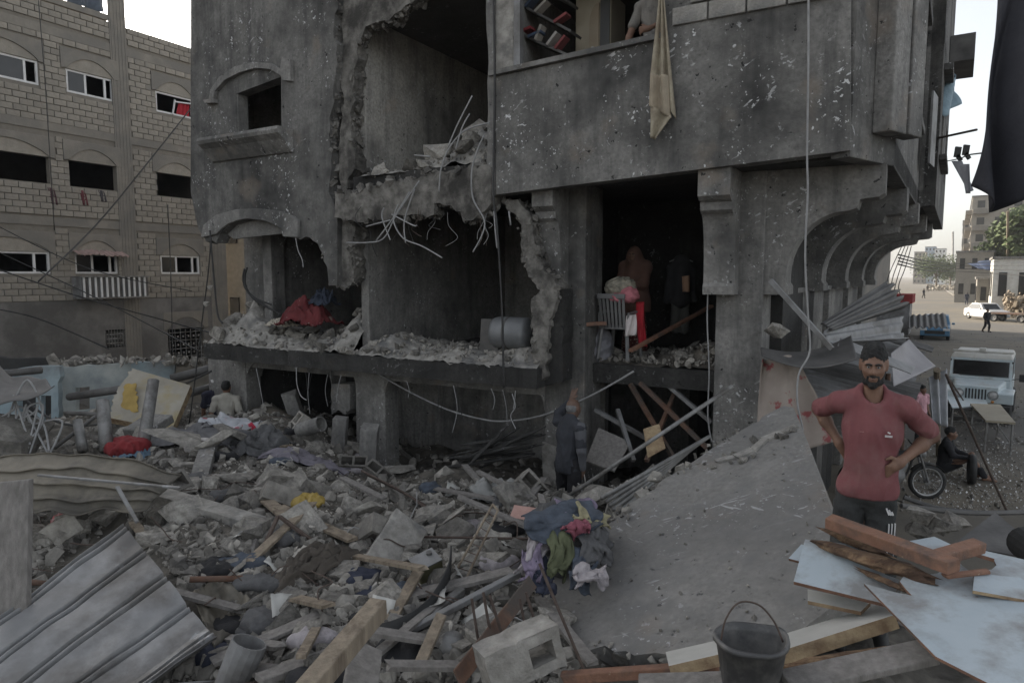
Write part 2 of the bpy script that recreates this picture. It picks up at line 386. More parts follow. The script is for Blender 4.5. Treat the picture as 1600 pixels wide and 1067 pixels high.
_fs = np.stack([_id[:-1, :-1].ravel(), _id[:-1, 1:].ravel(), _id[1:, 1:].ravel(), _id[1:, :-1].ravel()], 1)
me.from_pydata(_vs.tolist(), [], _fs.tolist()); me.materials.append(M['heap'])
ho = bpy.data.objects.new('rubble_terrain', me); COL.objects.link(ho); struct(ho)

# ------------------------------------------------------------------ the ruined building
BLD = thing('ruined_building', 'blackened concrete building torn open at the front, with overhanging storeys on curved brackets', 'building', B(-5.5, 9, 0))
FV = 7.85; PV = 8.5
def f3(v0):  # facade-plane coordinates (u,z) with depth t behind v0
    return lambda a, b, t: B(a, v0 + t, b)
def FP(*pp, v=FV): return [fac(p[0], p[1], v) + ((0,) if len(p) > 2 else ()) for p in pp]
def edge_bits(outl_, v, t, n, smin=.03, smax=.12, parent=BLD, name='torn_edge'):
    """broken bits of masonry crowding a torn outline; outl_ = open polyline of (u,z)"""
    b_ = MB(); L_ = [math.hypot(q[0] - p[0], q[1] - p[1]) for p, q in zip(outl_, outl_[1:])]; tot = sum(L_)
    for i in range(int(n * tot)):
        r = random.uniform(0, tot); k = 0
        while r > L_[k] and k < len(L_) - 1: r -= L_[k]; k += 1
        p, q = outl_[k], outl_[k + 1]; s = r / max(L_[k], 1e-6); c = B(p[0] + (q[0] - p[0]) * s + random.gauss(0, .02), v + random.uniform(0, t), p[1] + (q[1] - p[1]) * s + random.gauss(0, .02))
        z_ = smin * (smax / smin) ** (random.random() ** 1.5); m3 = rotm(random.uniform(0, 6), random.uniform(0, 6), random.uniform(0, 6))
        b_.add([c + m3 @ (Vector((x * random.uniform(.5, 1), y * random.uniform(.4, .9), z * random.uniform(.3, .8))) * z_) for z in (-.5, .5) for y in (-.5, .5) for x in (-.5, .5)], [(0, 2, 3, 1), (4, 5, 7, 6), (0, 1, 5, 4), (2, 6, 7, 3), (0, 4, 6, 2), (1, 3, 7, 5)])
    return stuff(b_.build(name, M['torn'], parent))
def jit(L, a=.035): return [(p[0] + random.uniform(-a, a), p[1] + random.uniform(-a, a)) for p in L]
uL = fac(298, 200)[0]; uR = fac(1330, 200)[0]
S0 = Z(1397, 257, 5.32); S0.z = 0
zS1b, zS1t, zS2b, zS2t, zS3b, zS3t, zTop = 2.62, 2.88, 5.32, 5.58, 8.0, 8.26, 11.4

# upper left wall block: window, arched opening below, torn right edge
win = FP((369, 147), (440, 120), (441, 202), (371, 219))
archw = FP((340, 158), (343, 143), (358, 126), (380, 114), (405, 108), (428, 112), (440, 120), (369, 147))
outl = FP((298, -260, 0), (528, -260), (527, 0), (521, 60), (527, 100), (519, 170), (514, 210), (518, 262), (513, 300), (527, 330, 0), (527, 446, 0), (514, 446), (511, 417), (497, 381), (484, 371), (462, 371, 0), (446, 370, 0), (444, 358, 0), (430, 350, 0), (416, 345, 0), (389, 342, 0), (361, 350, 0), (344, 365, 0), (338, 380), (323, 378), (309, 354), (305, 335, 0), (298, 300, 0))
ro = rag(outl, .02, .1)
MB().poly(ro, f3(FV), 0, .22, holes=[win], back=jit(ro)).build('facade_wall', M['plaster'], BLD)
# arched hood around the window, proud of the wall
def arch_band(pts_out, pts_in, d0, d1):
    o = pts_out + pts_in[::-1]; return MB().poly(o, f3(FV), d0, d1)
ho_ = FP((331, 160), (334, 142), (348, 122), (372, 106), (400, 99), (428, 101), (443, 109), (446, 92), (459, 95), (459, 128), (447, 127), (443, 119))
hi_ = FP((338, 158), (341, 144), (356, 127), (379, 115), (404, 108), (427, 110), (437, 116), (438, 116.5), (439, 117), (440, 118), (441, 118.5), (442, 119))
arch_band(ho_, hi_, -.07, -.003).build('window_hood', M['plaster_clean'], BLD, bevel=.01)
MB().poly(FP((324, 158), (340, 156), (341, 162), (326, 163)), f3(FV), -.08, -.003).build('hood_stop', M['plaster_clean'], BLD)
# arched hood below (storey opening)
ho2 = FP((318, 372), (322, 352), (342, 336), (372, 328), (405, 326), (440, 330), (462, 338), (470, 345), (470, 371))
hi2 = FP((342, 366), (350, 358), (361, 350), (375, 345), (389, 342), (416, 345), (430, 350), (444, 358), (446, 370))
arch_band(ho2, hi2, -.06, -.003).build('opening_hood', M['plaster_clean'], BLD, bevel=.01)
MB().poly(FP((346, 366), (361, 351), (389, 343), (416, 346), (443, 359), (443, 363), (356, 373)), f3(FV), .12, .2).build('arch_panel', M['conc'], BLD)
# window sill ledge with a cove under it
s0, s1 = B(*fac(333, 226)[:1], FV, fac(333, 226)[1]), B(fac(458, 207)[0], FV, fac(458, 207)[1])
sl = MB()
prof = [(0.0, .05), (-.30, .05), (-.32, .0), (-.30, -.05), (-.20, -.12), (-.10, -.24), (-.04, -.30), (0.0, -.31)]
for e in (s0, s1): sl.v += [e + V * (a - .003) + Vector((0, 0, b)) for a, b in prof]
n = len(prof); sl.f = [(i, (i + 1) % n, n + (i + 1) % n, n + i) for i in range(n)] + [tuple(range(n)), tuple(range(2 * n - 1, n - 1, -1))]; sl.m = [0] * len(sl.f)
sl.build('window_sill', M['plaster_clean'], BLD)
# window lining
w3 = [B(a, FV, b) for a, b in win]
lin = MB()
for i in (1, 3): lin.bar(w3[i] + V * .11, w3[(i + 1) % 4] + V * .11, .05, .20, up=V)
lin.build_each('window_lining', M['conc'], BLD)
# upper storey wall over the torn bay
edge_bits([fac(*p) for p in ((650, -14), (625, 4), (600, 27), (562, 38), (548, 78), (541, 140), (540, 210), (545, 262))], FV + .12, .24, 60)
edge_bits([fac(*p) for p in ((527, 0), (521, 60), (527, 100), (519, 170), (514, 210), (518, 262), (513, 300), (524, 330))], FV + .02, .3, 70)
top = rag(FP((528, -260, 0), (770, -260, 0), (763, -90, 0), (690, -60), (650, -14), (625, 4), (600, 27), (562, 38), (548, 78), (541, 140), (540, 210), (545, 262), (527, 300), (520, 262), (522, 205), (528, 160), (524, 100), (527, 60)), .025, .1)
MB().poly(top, f3(FV + .12), 0, .22, back=jit(top)).build('torn_wall', M['torn'], BLD)
edge_bits([fac(*p) for p in ((545, 330), (548, 360), (543, 385), (547, 420), (541, 446), (514, 446), (511, 417), (497, 381), (484, 371))], FV + .02, .3, 60)
# lower strip that hangs below the second slab beside the left block
st = rag(FP((514, 330, 0), (545, 330), (548, 360), (543, 385), (547, 420), (541, 446), (527, 447, 0), (514, 446, 0)), .015, .08)
MB().poly(st, f3(FV + .1), 0, .25, back=jit(st)).build('torn_wall', M['torn'], BLD)
# balcony front wall, pier, solid wall to its right
bal = FP((775, 305, 0), (1330, 236, 0), (1330, 30, 0), (1330, -260, 0), (1036, -260, 0), (1037, 62, 0), (775, 121, 0))
MB().poly(bal, f3(FV), -.02, .2).build('balcony_wall', M['scratch'], BLD, bevel=.012)
pier = rag(FP((763, 310, 0), (774.5, 306, 0), (774.5, -260, 0), (763, -260, 0), (762, 0), (766, 100), (764, 200)), .008, .2)
MB().poly(pier, f3(FV), -.04, .26).build('pier', M['plaster_clean'], BLD)
pier = rag(FP((775, 120.5, 0), (806, 113), (802, 60), (806, 0), (806, -260, 0), (775, -260, 0)), .012, .12)
MB().poly(pier, f3(FV), 0, .22).build('pier', M['conc_raw'], BLD)
cap0, cap1 = fac(768, 120), fac(1041, 60)
MB().bar(B(cap0[0], FV + .08, cap0[1] + .02), B(cap1[0], FV + .08, cap1[1] + .02), .32, .06).build('window_sill', M['conc'], BLD)
MB().bar(B(fac(809, 110)[0], FV + .02, fac(809, 112)[1] + .06), B(fac(809, 110)[0], FV + .02, 9.5), .09, .09, up=V).build('window_post', M['galv'], BLD)
# bare blocks above the plaster on the right (each block is its own piece)
bl0, bl1 = fac(1048, 60), fac(1328, 8)
bm_me = MB().box((0, 0, 0), (.385, .06, .185)).build('block', M['conc_raw'], BLD, bevel=.008, local=True)
bm_me.parent = BLD; first = True
for rI in range(9):
    for cI in range(9):
        u = bl0[0] + .22 + cI * .405 + (.2 if rI % 2 else 0); z = 6.98 + rI * .205
        if u + .2 > uR - .05: continue
        lim = bl0[1] + (bl1[1] - bl0[1]) * (u - bl0[0]) / (bl1[0] - bl0[0])
        if z - .1 < lim - .12 and cI > 1: continue
        o = bm_me if first else bm_me.copy()
        if not first: COL.objects.link(o); o.parent = BLD
        first = False
        o.location = B(u, FV - .03 + random.uniform(-.008, .008), z) - WORG[BLD.name]; o.rotation_euler = (0, 0, -A)
# slabs (plan outlines)
def plan(pts, z0, z1, name, m, raggy=None):
    L = [(p[0], p[1]) + ((0,) if len(p) < 3 else ()) for p in pts]
    L = rag(L, .03, .15) if raggy else [(p[0], p[1]) for p in L]
    return MB().poly(L, lambda a, b, t: B(a, b, t), z0, z1, back=jit(L, .02) if raggy else None).build(name, m, BLD)
def uv(p): return (p.dot(U), p.dot(V))
E = S0 + V2 * 12.6 + U2 * .26
side = [uv(S0), uv(S0 + V2 * 5.3), uv(S0 + V2 * 5.3 + U2 * .26), uv(E)]
ub = -4.05
s1end = fac(838, 600)[0]
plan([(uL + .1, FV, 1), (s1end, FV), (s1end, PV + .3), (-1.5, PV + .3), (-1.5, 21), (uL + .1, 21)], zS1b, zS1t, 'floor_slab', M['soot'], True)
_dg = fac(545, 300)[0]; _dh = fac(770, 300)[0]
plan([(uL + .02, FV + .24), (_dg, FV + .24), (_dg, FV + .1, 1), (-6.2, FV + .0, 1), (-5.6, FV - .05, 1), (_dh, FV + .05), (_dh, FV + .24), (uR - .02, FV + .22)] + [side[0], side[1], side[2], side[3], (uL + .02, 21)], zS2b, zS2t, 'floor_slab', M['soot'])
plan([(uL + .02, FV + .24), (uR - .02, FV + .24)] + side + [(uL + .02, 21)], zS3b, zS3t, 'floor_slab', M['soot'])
plan([(uL, FV), (uR, FV)] + side + [(uL, 21)], zTop, zTop + .3, 'roof_slab', M['conc'])
# broken second-floor slab edge hanging at the torn bay
edge = rag(FP((527, 300), (560, 302), (600, 288), (640, 283), (668, 272), (700, 270), (763, 258, 0), (771, 262, 0), (771, 318), (762, 330), (742, 345), (727, 346), (723, 331), (700, 322), (683, 318), (682, 336), (640, 338), (600, 344), (541, 345), (527, 340)), .02, .08)
MB().poly(edge, f3(FV - .06), 0, .25, back=jit(edge, .05)).build('slab_edge', M['torn'], BLD)
edge_bits([fac(*p) for p in ((527, 300), (560, 302), (600, 288), (640, 283), (668, 272), (700, 270), (763, 258))], FV - .06, .3, 90, .03, .16)
edge_bits([fac(*p) for p in ((771, 318), (762, 330), (742, 345), (727, 346), (723, 331), (700, 322), (683, 318), (682, 336), (640, 338), (600, 344), (541, 345))], FV - .06, .25, 70)
# chamfer, side walls over the street
def wallq(p, q, z0, z1, name, m, th=.2, inward=V, holes=()):
    L = (q - p).length; d = (q - p).normalized(); nn = Vector((-d.y, d.x, 0))
    return MB().poly([(0, z0), (L, z0), (L, z1), (0, z1)], lambda a, b, t: p + d * a + nn * t + Vector((0, 0, b)), 0, th, holes=holes).build(name, m, BLD, bevel=.01)
cA, cB = B(uR + .004, FV), S0
wallq(cA, cB, zS2b - .02, zTop, 'corner_wall', M['plaster'])
sA, sB, sC = S0 + V2 * 5.3, S0 + V2 * 5.3 + U2 * .26, E
def rect(a, b, c, d): return [(a, c), (b, c), (b, d), (a, d)]
wallq(S0 + V2 * .02, sA, zS2b - .02, zTop, 'side_wall', M['plaster'], holes=[rect(1.6, 2.9, 6.3, 7.6), rect(1.6, 2.9, 9.2, 10.4)])
wallq(sA, sB, zS2b - .02, zTop, 'side_return', M['plaster_clean'])
wallq(sB, sC, zS2b - .02, zTop, 'side_wall', M['plaster'], holes=[rect(1.2, 2.6, 6.3, 7.6), rect(5.0, 6.4, 6.3, 7.6)])
wallq(E - V2 * .004, E - U2 * 9 - V2 * .004, zS2b, zTop, 'rear_wall', M['plaster_clean']); wallq(E - U2 * 2.0, E - U2 * 9, 0, zS2b - .004, 'rear_wall', M['plaster_clean'])
wallq(B(uL, 21), B(uL, FV + .23), zS2b + .2, zTop, 'end_wall', M['plaster_clean'])
for fpx0, fpx1, yb in ((1359, 1383, 208), (1387, 1409, 214)):   # vertical fins on the corner
    k0 = (fpx0 - 1330) / 67; k1 = (fpx1 - 1330) / 67
    p = cA + (cB - cA) * k0; q = cA + (cB - cA) * min(k1, 1.18); dd = (cB - cA).normalized(); nn = Vector((dd.y, -dd.x, 0))
    zb = onp(fpx0, yb, cA, nn).z
    MB().bar((p + q) / 2 + nn * .1 + Vector((0, 0, zb)), (p + q) / 2 + nn * .1 + Vector((0, 0, zTop)), (q - p).length, .2, up=nn).build('corner_fin', M['plaster_clean'], BLD, bevel=.015)
# hoods, boxes and shutters on the side wall
for t, z, w, dp, hh, nm, m in ((1.3, 7.75, 1.9, .16, .12, 'window_hood', 'plaster'), (1.3, 6.2, 1.9, .14, .1, 'window_sill', 'plaster'), (1.3, 10.6, 1.9, .16, .12, 'window_hood', 'plaster')):
    p = S0 + V2 * t + U2 * (dp / 2 + .003); q = p + V2 * w
    MB().bar(p + Vector((0, 0, z)), q + Vector((0, 0, z)), dp, hh).build(nm, M[m], BLD, bevel=.01)
for t, z, w, dp, hh, nm, m in ((5.8, 7.75, 2.2, .14, .12, 'window_hood', 'plaster'), (5.8, 6.2, 2.2, .12, .1, 'window_sill', 'plaster'), (9.0, 8.9, 1.6, .45, .55, 'awning_box', 'dark_sheet')):
    p = S0 + V2 * t + U2 * (.263 + dp / 2); q = p + V2 * w
    MB().bar(p + Vector((0, 0, z)), q + Vector((0, 0, z)), dp, hh).build(nm, M[m], BLD, bevel=.01)
p = S0 + V2 * 4.5 + U2 * .16
MB().bar(p + Vector((0, 0, 6.5)), p + U2 * .05 + V2 * .55 + Vector((0, 0, 6.5)), .03, 1.15).build('window_shutter', M['galv'], BLD)

# interior partitions and back walls
def part(u0, v0, u1, v1, z0, z1, m, name='partition', th=.15):
    p, q = B(u0, v0), B(u1, v1); d = (q - p).normalized(); nn = Vector((-d.y, d.x, 0)); Lg = (q - p).length
    return MB().poly([(0, z0), (Lg, z0), (Lg, z1), (0, z1)], lambda a, b, t: p + d * a + nn * t + Vector((0, 0, b)), 0, th).build(name, m, BLD)
uM = fac(547, 200)[0]
part(uM, FV + .36, uM, 12.6, zS2t, zS3b, M['soot3'])
part(uM - .02, FV + .36, uM - .02, 12.6, zS1t, zS2b, M['plaster_clean'])
uN = fac(378, 450)[0]
part(uN, FV + .9, uN, 12.4, zS1t, zS2b, M['plaster_clean'])
part(uL + .15, FV + .9, uN, FV + .9, zS1t, zS1t + .0 + 2.1, M['conc'], 'stub_wall')
MB().bar(B(uN - .06, FV + .75, zS1t), B(uN - .06, FV + .75, zS2b), .22, .3, up=V).build('column', M['plaster_clean'], BLD, bevel=.01)
MB().bar(B(uL + .1, FV + .55, zS2b - .13), B(uN + .05, FV + .55, zS2b - .13), .3, .26).build('beam', M['conc'], BLD, bevel=.01)
part(-1.4, 12.6, uL, 12.6, 0, zTop, M['soot2'], 'back_wall')
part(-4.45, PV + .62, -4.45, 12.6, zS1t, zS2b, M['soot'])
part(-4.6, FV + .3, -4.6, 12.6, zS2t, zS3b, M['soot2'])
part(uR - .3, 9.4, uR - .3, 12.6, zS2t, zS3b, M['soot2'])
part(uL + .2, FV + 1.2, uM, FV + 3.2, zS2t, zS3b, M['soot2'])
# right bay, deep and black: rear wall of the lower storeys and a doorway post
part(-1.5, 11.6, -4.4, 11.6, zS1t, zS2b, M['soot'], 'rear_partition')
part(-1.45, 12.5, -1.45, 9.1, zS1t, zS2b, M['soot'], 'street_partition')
# pillars
uP0, uP1 = fac(851, 700, PV)[0], fac(912, 700, PV)[0]
uC0, uC1 = fac(1115, 600, PV)[0], fac(1187, 600, PV)[0]
MB().bar(B((uP0 + uP1) / 2, PV + .3, 0), B((uP0 + uP1) / 2, PV + .3, zS2b), uP1 - uP0, .6, up=V).build('column', M['plaster'], BLD, bevel=.015)
MB().bar(B((uC0 + uC1) / 2, PV + .3, 0), B((uC0 + uC1) / 2, PV + .3, zS2b), uC1 - uC0, .6, up=V).build('column', M['plaster_clean'], BLD, bevel=.015)
fl = rag(FP((848, 690, 0), (872, 700), (874, 722), (893, 745), (885, 775, 0), (851, 790, 0), v=PV - .04), .01, .06)
MB().poly(fl, f3(PV - .04), -.03, .035).build('spalled_plaster', M['conc_raw'], BLD)
# torn brick edge between the middle bay and the pillar
tb = rag(FP((776, 308), (800, 310), (818, 330), (826, 372), (836, 420), (858, 436), (862, 470), (848, 520), (846, 590), (838, 596), (824, 560), (822, 470), (836, 455), (818, 430), (806, 390), (806, 350), (790, 330)), .015, .07)
MB().poly(tb, f3(FV + .15), 0, .3, back=jit(tb, .06)).build('torn_wall', M['torn'], BLD)
MB().poly(rag(FP((838, 470), (866, 452), (866, 600, 0), (838, 606, 0)), .01, .1), f3(FV + .25), 0, .3).build('wall_stub', M['soot'], BLD)
edge_bits([fac(*p) for p in ((776, 308), (790, 330), (806, 350), (806, 390), (818, 430), (836, 455), (822, 470), (824, 560), (838, 596))], FV + .15, .3, 90)
edge_bits([fac(*p) for p in ((800, 310), (818, 330), (826, 372), (836, 420), (858, 436), (862, 470))], FV + .15, .3, 60)
# curved brackets under the overhang
def corbel(origin, out, thick_dir, reach, width, name='bracket'):
    zt = zS2b - .003; pr = [(-.3, zt), (reach, zt), (reach, zt - .32), (reach - .06, zt - .36), (reach * .80, zt - .38), (reach * .78, zt - .47), (reach * .73, zt - .49)]
    x0, z0 = reach * .70, zt - .50; x1, z1 = .24, zt - 1.22
    for k in range(11):
        a = math.pi / 2 * k / 10; pr.append((x1 + (x0 - x1) * (1 - math.sin(a)), z1 + (z0 - z1) * math.cos(a)))
    pr += [(.24, zt - 1.30), (.27, zt - 1.34), (.27, zt - 1.44), (-.3, zt - 1.44)]
    return MB().poly(pr, lambda a, b, t: origin + out * a + thick_dir * t + Vector((0, 0, b)), 0, width).build(name, M['conc'], BLD, bevel=.012)
corbel(B(uC1 + .003, PV + .04), U, V, 1.22, .42)
corbel(B(uC0 - .10, PV - .003), -V, U, .60, .36)
corbel(B(uP0 + .05, PV - .003), -V, U, .5, .3)
Cc = B(uC1, PV)
for k in range(1, 5):
    q = Cc + V2 * (2.55 * k)
    MB().bar(q + V2 * .25 - U2 * .3, q + V2 * .25 - U2 * .3 + Vector((0, 0, zS2b)), .6, .5, up=V2).build('column', M['conc'], BLD, bevel=.015)
    corbel(q + U2 * .003, U2, V2, 1.25 + .03 * k, .42)
# parapet between the side columns, shop front below it
for k in range(0, 4):
    q = Cc + V2 * (2.55 * k + .55) - U2 * .2; e = Cc + V2 * (2.55 * (k + 1) - .003) - U2 * .2
    MB().bar(q + Vector((0, 0, 3.3)), e + Vector((0, 0, 3.3)), .2, 1.1).build('parapet', M['conc'], BLD, bevel=.01)
    MB().bar(q + U2 * .05 + Vector((0, 0, 3.89)), e + U2 * .05 + Vector((0, 0, 3.89)), .36, .07).build('parapet_cap', M['plaster_clean'], BLD)
    if k: MB().bar(q - U2 * 1.6 + Vector((0, 0, 2.6)), e - U2 * 1.6 + Vector((0, 0, 2.6)), .15, 5.3).build('partition', M['soot'], BLD)
# ground floor under the first slab: curved haunches, columns, rear wall
def haunch(px0, px1, ypx, flip=1):
    a = fac(px0, ypx, PV)[0]; b = fac(px1, ypx, PV)[0]; w = b - a; zt = zS1b - .003
    pr = [(0, zt), (w, zt)] + [(w - w * math.sin(t), zt - .42 * (1 - math.cos(t))) for t in [math.pi / 2 * k / 8 for k in range(9)]]
    if flip < 0: pr = [(w - x, z) for x, z in pr]
    MB().poly(pr, lambda x, z, t: B(a + x, PV + t, z), 0, .35).build('beam_haunch', M['conc'], BLD)
for x0, x1, wv, m in ((328, 386, .35, 'plaster_clean'), (556, 602, .35, 'conc')):
    a = fac(x0, 640, PV)[0]; b = fac(x1, 640, PV)[0]
    MB().bar(B((a + b) / 2, PV + .17, 0), B((a + b) / 2, PV + .17, zS1b), b - a, wv, up=V).build('column', M[m], BLD, bevel=.02)
haunch(386, 430, 600); haunch(486, 518, 600, -1); haunch(536, 556, 600, -1); haunch(602, 640, 600); haunch(810, 851, 620, -1)
MB().bar(B(uL + .15, PV + .17, zS1b - .11), B(uP0, PV + .17, zS1b - .11), .3, .2).build('beam', M['conc'], BLD)
a = fac(518, 640, PV)[0]
MB().poly(rag(FP((518, 600, 0), (547, 600, 0), (547, 640), (540, 648), (528, 640), (518, 648), v=PV), .01, .06), f3(PV - .003), 0, .3).build('column_stub', M['conc'], BLD)
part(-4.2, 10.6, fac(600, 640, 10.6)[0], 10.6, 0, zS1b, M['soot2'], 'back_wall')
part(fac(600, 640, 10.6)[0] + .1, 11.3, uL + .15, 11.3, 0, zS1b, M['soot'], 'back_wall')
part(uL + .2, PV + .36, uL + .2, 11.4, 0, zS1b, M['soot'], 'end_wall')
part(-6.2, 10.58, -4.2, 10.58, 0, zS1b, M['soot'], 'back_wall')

# building added out of sight behind the ruin, sized to shade the road
NB2 = thing('hidden_shade_building', 'plain grey building added out of sight behind the ruined one to shade the street', 'building', S0 + V2 * 22 - U2 * 8)
q = S0 + V2 * 31 - U2 * 8.5
MB().bar(q - V2 * 16 + Vector((0, 0, 6)), q + V2 * 24 + Vector((0, 0, 6)), 9, 12).build('wall', M['band'], NB2)
MB().bar(q - V2 * 16.2 + Vector((0, 0, 12.13)), q + V2 * 24.2 + Vector((0, 0, 12.13)), 9.4, .25).build('roof', M['conc'], NB2)

# ------------------------------------------------------------------ block-walled neighbour on the left
NU = -24.7
NB = thing('block_building', 'four-storey building of bare tan concrete blocks with arched windows', 'building', B(NU - 4, 12, 0))
def nbp(px, py):
    p = onp(px, py, U * NU, U); return p.dot(V), p.z
def n3(a, b, t): return B(NU - t, a, b)
wins = []
for kind, c in (('alu', ((-62, 70), (60, 97), (60, 135), (-62, 120))), ('alu', ((103, 107), (177, 125), (177, 153), (103, 138))), ('broken', ((243, 141), (302, 153), (302, 186), (243, 174))),
                ('open', ((-62, 232), (77, 243), (77, 279), (-62, 271))), ('open', ((108, 251), (182, 260), (182, 300), (108, 294))), ('open', ((245, 270), (306, 275), (306, 313), (245, 308))),
                ('alu', ((-62, 387), (78, 391), (78, 420), (-62, 419))), ('alu', ((117, 396), (184, 400), (184, 431), (117, 429))), ('alu', ((251, 399), (312, 401), (312, 434), (251, 432))),
                ('grille', ((164, 515), (196, 515), (196, 543), (164, 543))), ('grille', ((262, 513), (319, 512), (319, 562), (262, 563)))):
    q = [nbp(*p) for p in c]; a0 = (q[0][0] + q[3][0]) / 2; a1 = (q[1][0] + q[2][0]) / 2; z1 = (q[0][1] + q[1][1]) / 2; z0 = (q[2][1] + q[3][1]) / 2
    wins.append((kind, a0, a1, z0, z1))
for r in (0, 3, 6):   # level each row
    for i in (3, 4):
        z = sum(wins[r + k][i] for k in range(3)) / 3
        for k in range(3): w = list(wins[r + k]); w[i] = z; wins[r + k] = tuple(w)
cols = [(nbp(183, 300)[0], nbp(208, 300)[0]), (nbp(330, 480)[0], nbp(355, 480)[0])]
v0n, v1n = -6.0, cols[1][1]; ztopn = 12.95
MB().poly([(v0n, 0), (v1n, 0), (v1n, ztopn), (v0n, ztopn)], n3, 0, .2, holes=[rect(w[1], w[2], w[3], w[4]) for w in wins]).build('wall', M['mortar'], NB)
MB().poly([(v0n, 0), (v1n, 0), (v1n, 3.25), (v0n, 3.25)], n3, -.04, -.002, holes=[rect(w[1], w[2], w[3], w[4]) for w in wins[9:]]).build('base_render', M['render'], NB)
MB().poly([(v0n, -8), (v1n, -8), (v1n, -.2), (v0n, -.2)], lambda a, b, t: B(NU + b, a, t), 12.3, 12.5).build('roof', M['conc'], NB)
for zf in (3.0, 6.1, 9.2):
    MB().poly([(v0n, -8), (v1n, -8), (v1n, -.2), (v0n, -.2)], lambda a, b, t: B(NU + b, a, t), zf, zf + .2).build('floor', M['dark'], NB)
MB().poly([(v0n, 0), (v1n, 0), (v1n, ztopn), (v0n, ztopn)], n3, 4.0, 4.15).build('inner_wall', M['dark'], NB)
for a in (v0n, v1n - .2):
    MB().poly([(.2, 0), (8, 0), (8, 12.4), (.2, 12.4)], lambda x, z, t, a=a: B(NU - x, a + t, z), 0, .2).build('end_wall', M['band'], NB)
for c0, c1 in cols + [(nbp(-120, 300)[0], nbp(-90, 300)[0])]:
    k = 10; w = (c1 - c0) / k; pr = [(c0, 0)]
    for j in range(k): dd = .05 + .014 * (j % 2); pr += [(c0 + j * w, dd), (c0 + (j + 1) * w, dd)]
    pr.append((c1, 0))
    MB().poly(pr, lambda a, b, t: B(NU + b, a, t), 0, 15.5 if c0 == cols[0][0] else 12.9).build('column', M['band'], NB)
for zb in (5.75, 8.85, 11.95):
    MB().poly(rect(v0n, v1n, zb, zb + .28), n3, -.035, -.001).build('ring_beam', M['band'], NB)
MB().poly(rect(v0n, cols[0][0], 13.0, 13.2), n3, -.03, .2).build('parapet_cap', M['band'], NB)
tp = MB(); a, b = nbp(70, 0)[0], nbp(172, 0)[0]
tp.patch(B(NU - .3, a, 13.3), B(NU - .3, b, 13.25), B(NU - .5, b, 15), B(NU - .5, a, 15), 24, 8, lambda s, t: .15 * math.sin(s * 23) * (1 - t) + .1 * noise.noise(Vector((s * 6, t * 5, 1))))
tag(tp.build('tarpaulin', cloth('blue_grey_tarp', (.07, .085, .11)), smooth=True, solid=.01), 'dark blue-grey tarpaulin hung on the top floor of the block building', 'tarpaulin')
skip = []
for kind, a0, a1, z0, z1 in wins[:9]:
    skip.append((a0 - .18, a1 + .18, z0 - .06, z1 + .68))
bm0 = MB().box((0, 0, 0), (.09, .384, .181)).build('block', M['block'], NB, bevel=.006, local=True)
cells = []; partial = []
zc = 3.36; ri = 0
while zc < 12.9:
    cut = [(c0 - .01, c1 + .01) for c0, c1 in cols]
    for kind, a0, a1, z0, z1 in wins[:9]:
        if z0 - .08 < zc < z1 + .02: cut.append((a0 - .01, a1 + .01))
        if z1 - .10 < zc < z1 + .74: cut.append((a0 - .18, a1 + .18))
    x = v0n + (.2 if ri % 2 else 0)
    while x < v1n - .3:
        if not any(abs(zc - (zb + .14)) < .222 for zb in (5.75, 8.85, 11.95)):
            iv = [(x, x + .39)]
            for c0, c1 in cut:
                nv_ = []
                for p0, p1 in iv:
                    if c1 <= p0 or c0 >= p1: nv_.append((p0, p1)); continue
                    if c0 > p0: nv_.append((p0, c0))
                    if c1 < p1: nv_.append((c1, p1))
                iv = nv_
            if iv == [(x, x + .39)]: cells.append((x + .2, zc))
            else: partial += [((p0 + p1) / 2, p1 - p0 - .008, zc) for p0, p1 in iv if p1 - p0 > .06]
        x += .405
    zc += .202; ri += 1
inview = [c for c in cells if c[0] > nbp(-8, 300)[0]]
inview.sort(key=lambda c: c[0] + random.uniform(0, 2.5)); near = inview[:300]; ns = set(near)
bm0['label'] = 'tan concrete block'
for i, (a, z) in enumerate(near):
    o = bm0 if i == 0 else bm0.copy()
    if i: COL.objects.link(o); o.parent = NB
    o.location = B(NU + .006 + random.uniform(-.01, .01), a, z) - WORG[NB.name]; o.rotation_euler = (0, 0, -A)
rest = MB()
rA = Matrix.Rotation(-A, 3, 'Z')
for a, z in cells:
    if (a, z) in ns: continue
    rest.box(B(NU + .006 + random.uniform(-.01, .01), a, z), (.09, .384, .181), rA)
for a, w, z in partial: rest.box(B(NU + .006 + random.uniform(-.01, .01), a, z), (.09, w, .181), rA)
stuff(rest.build('block_courses', M['block'], NB))
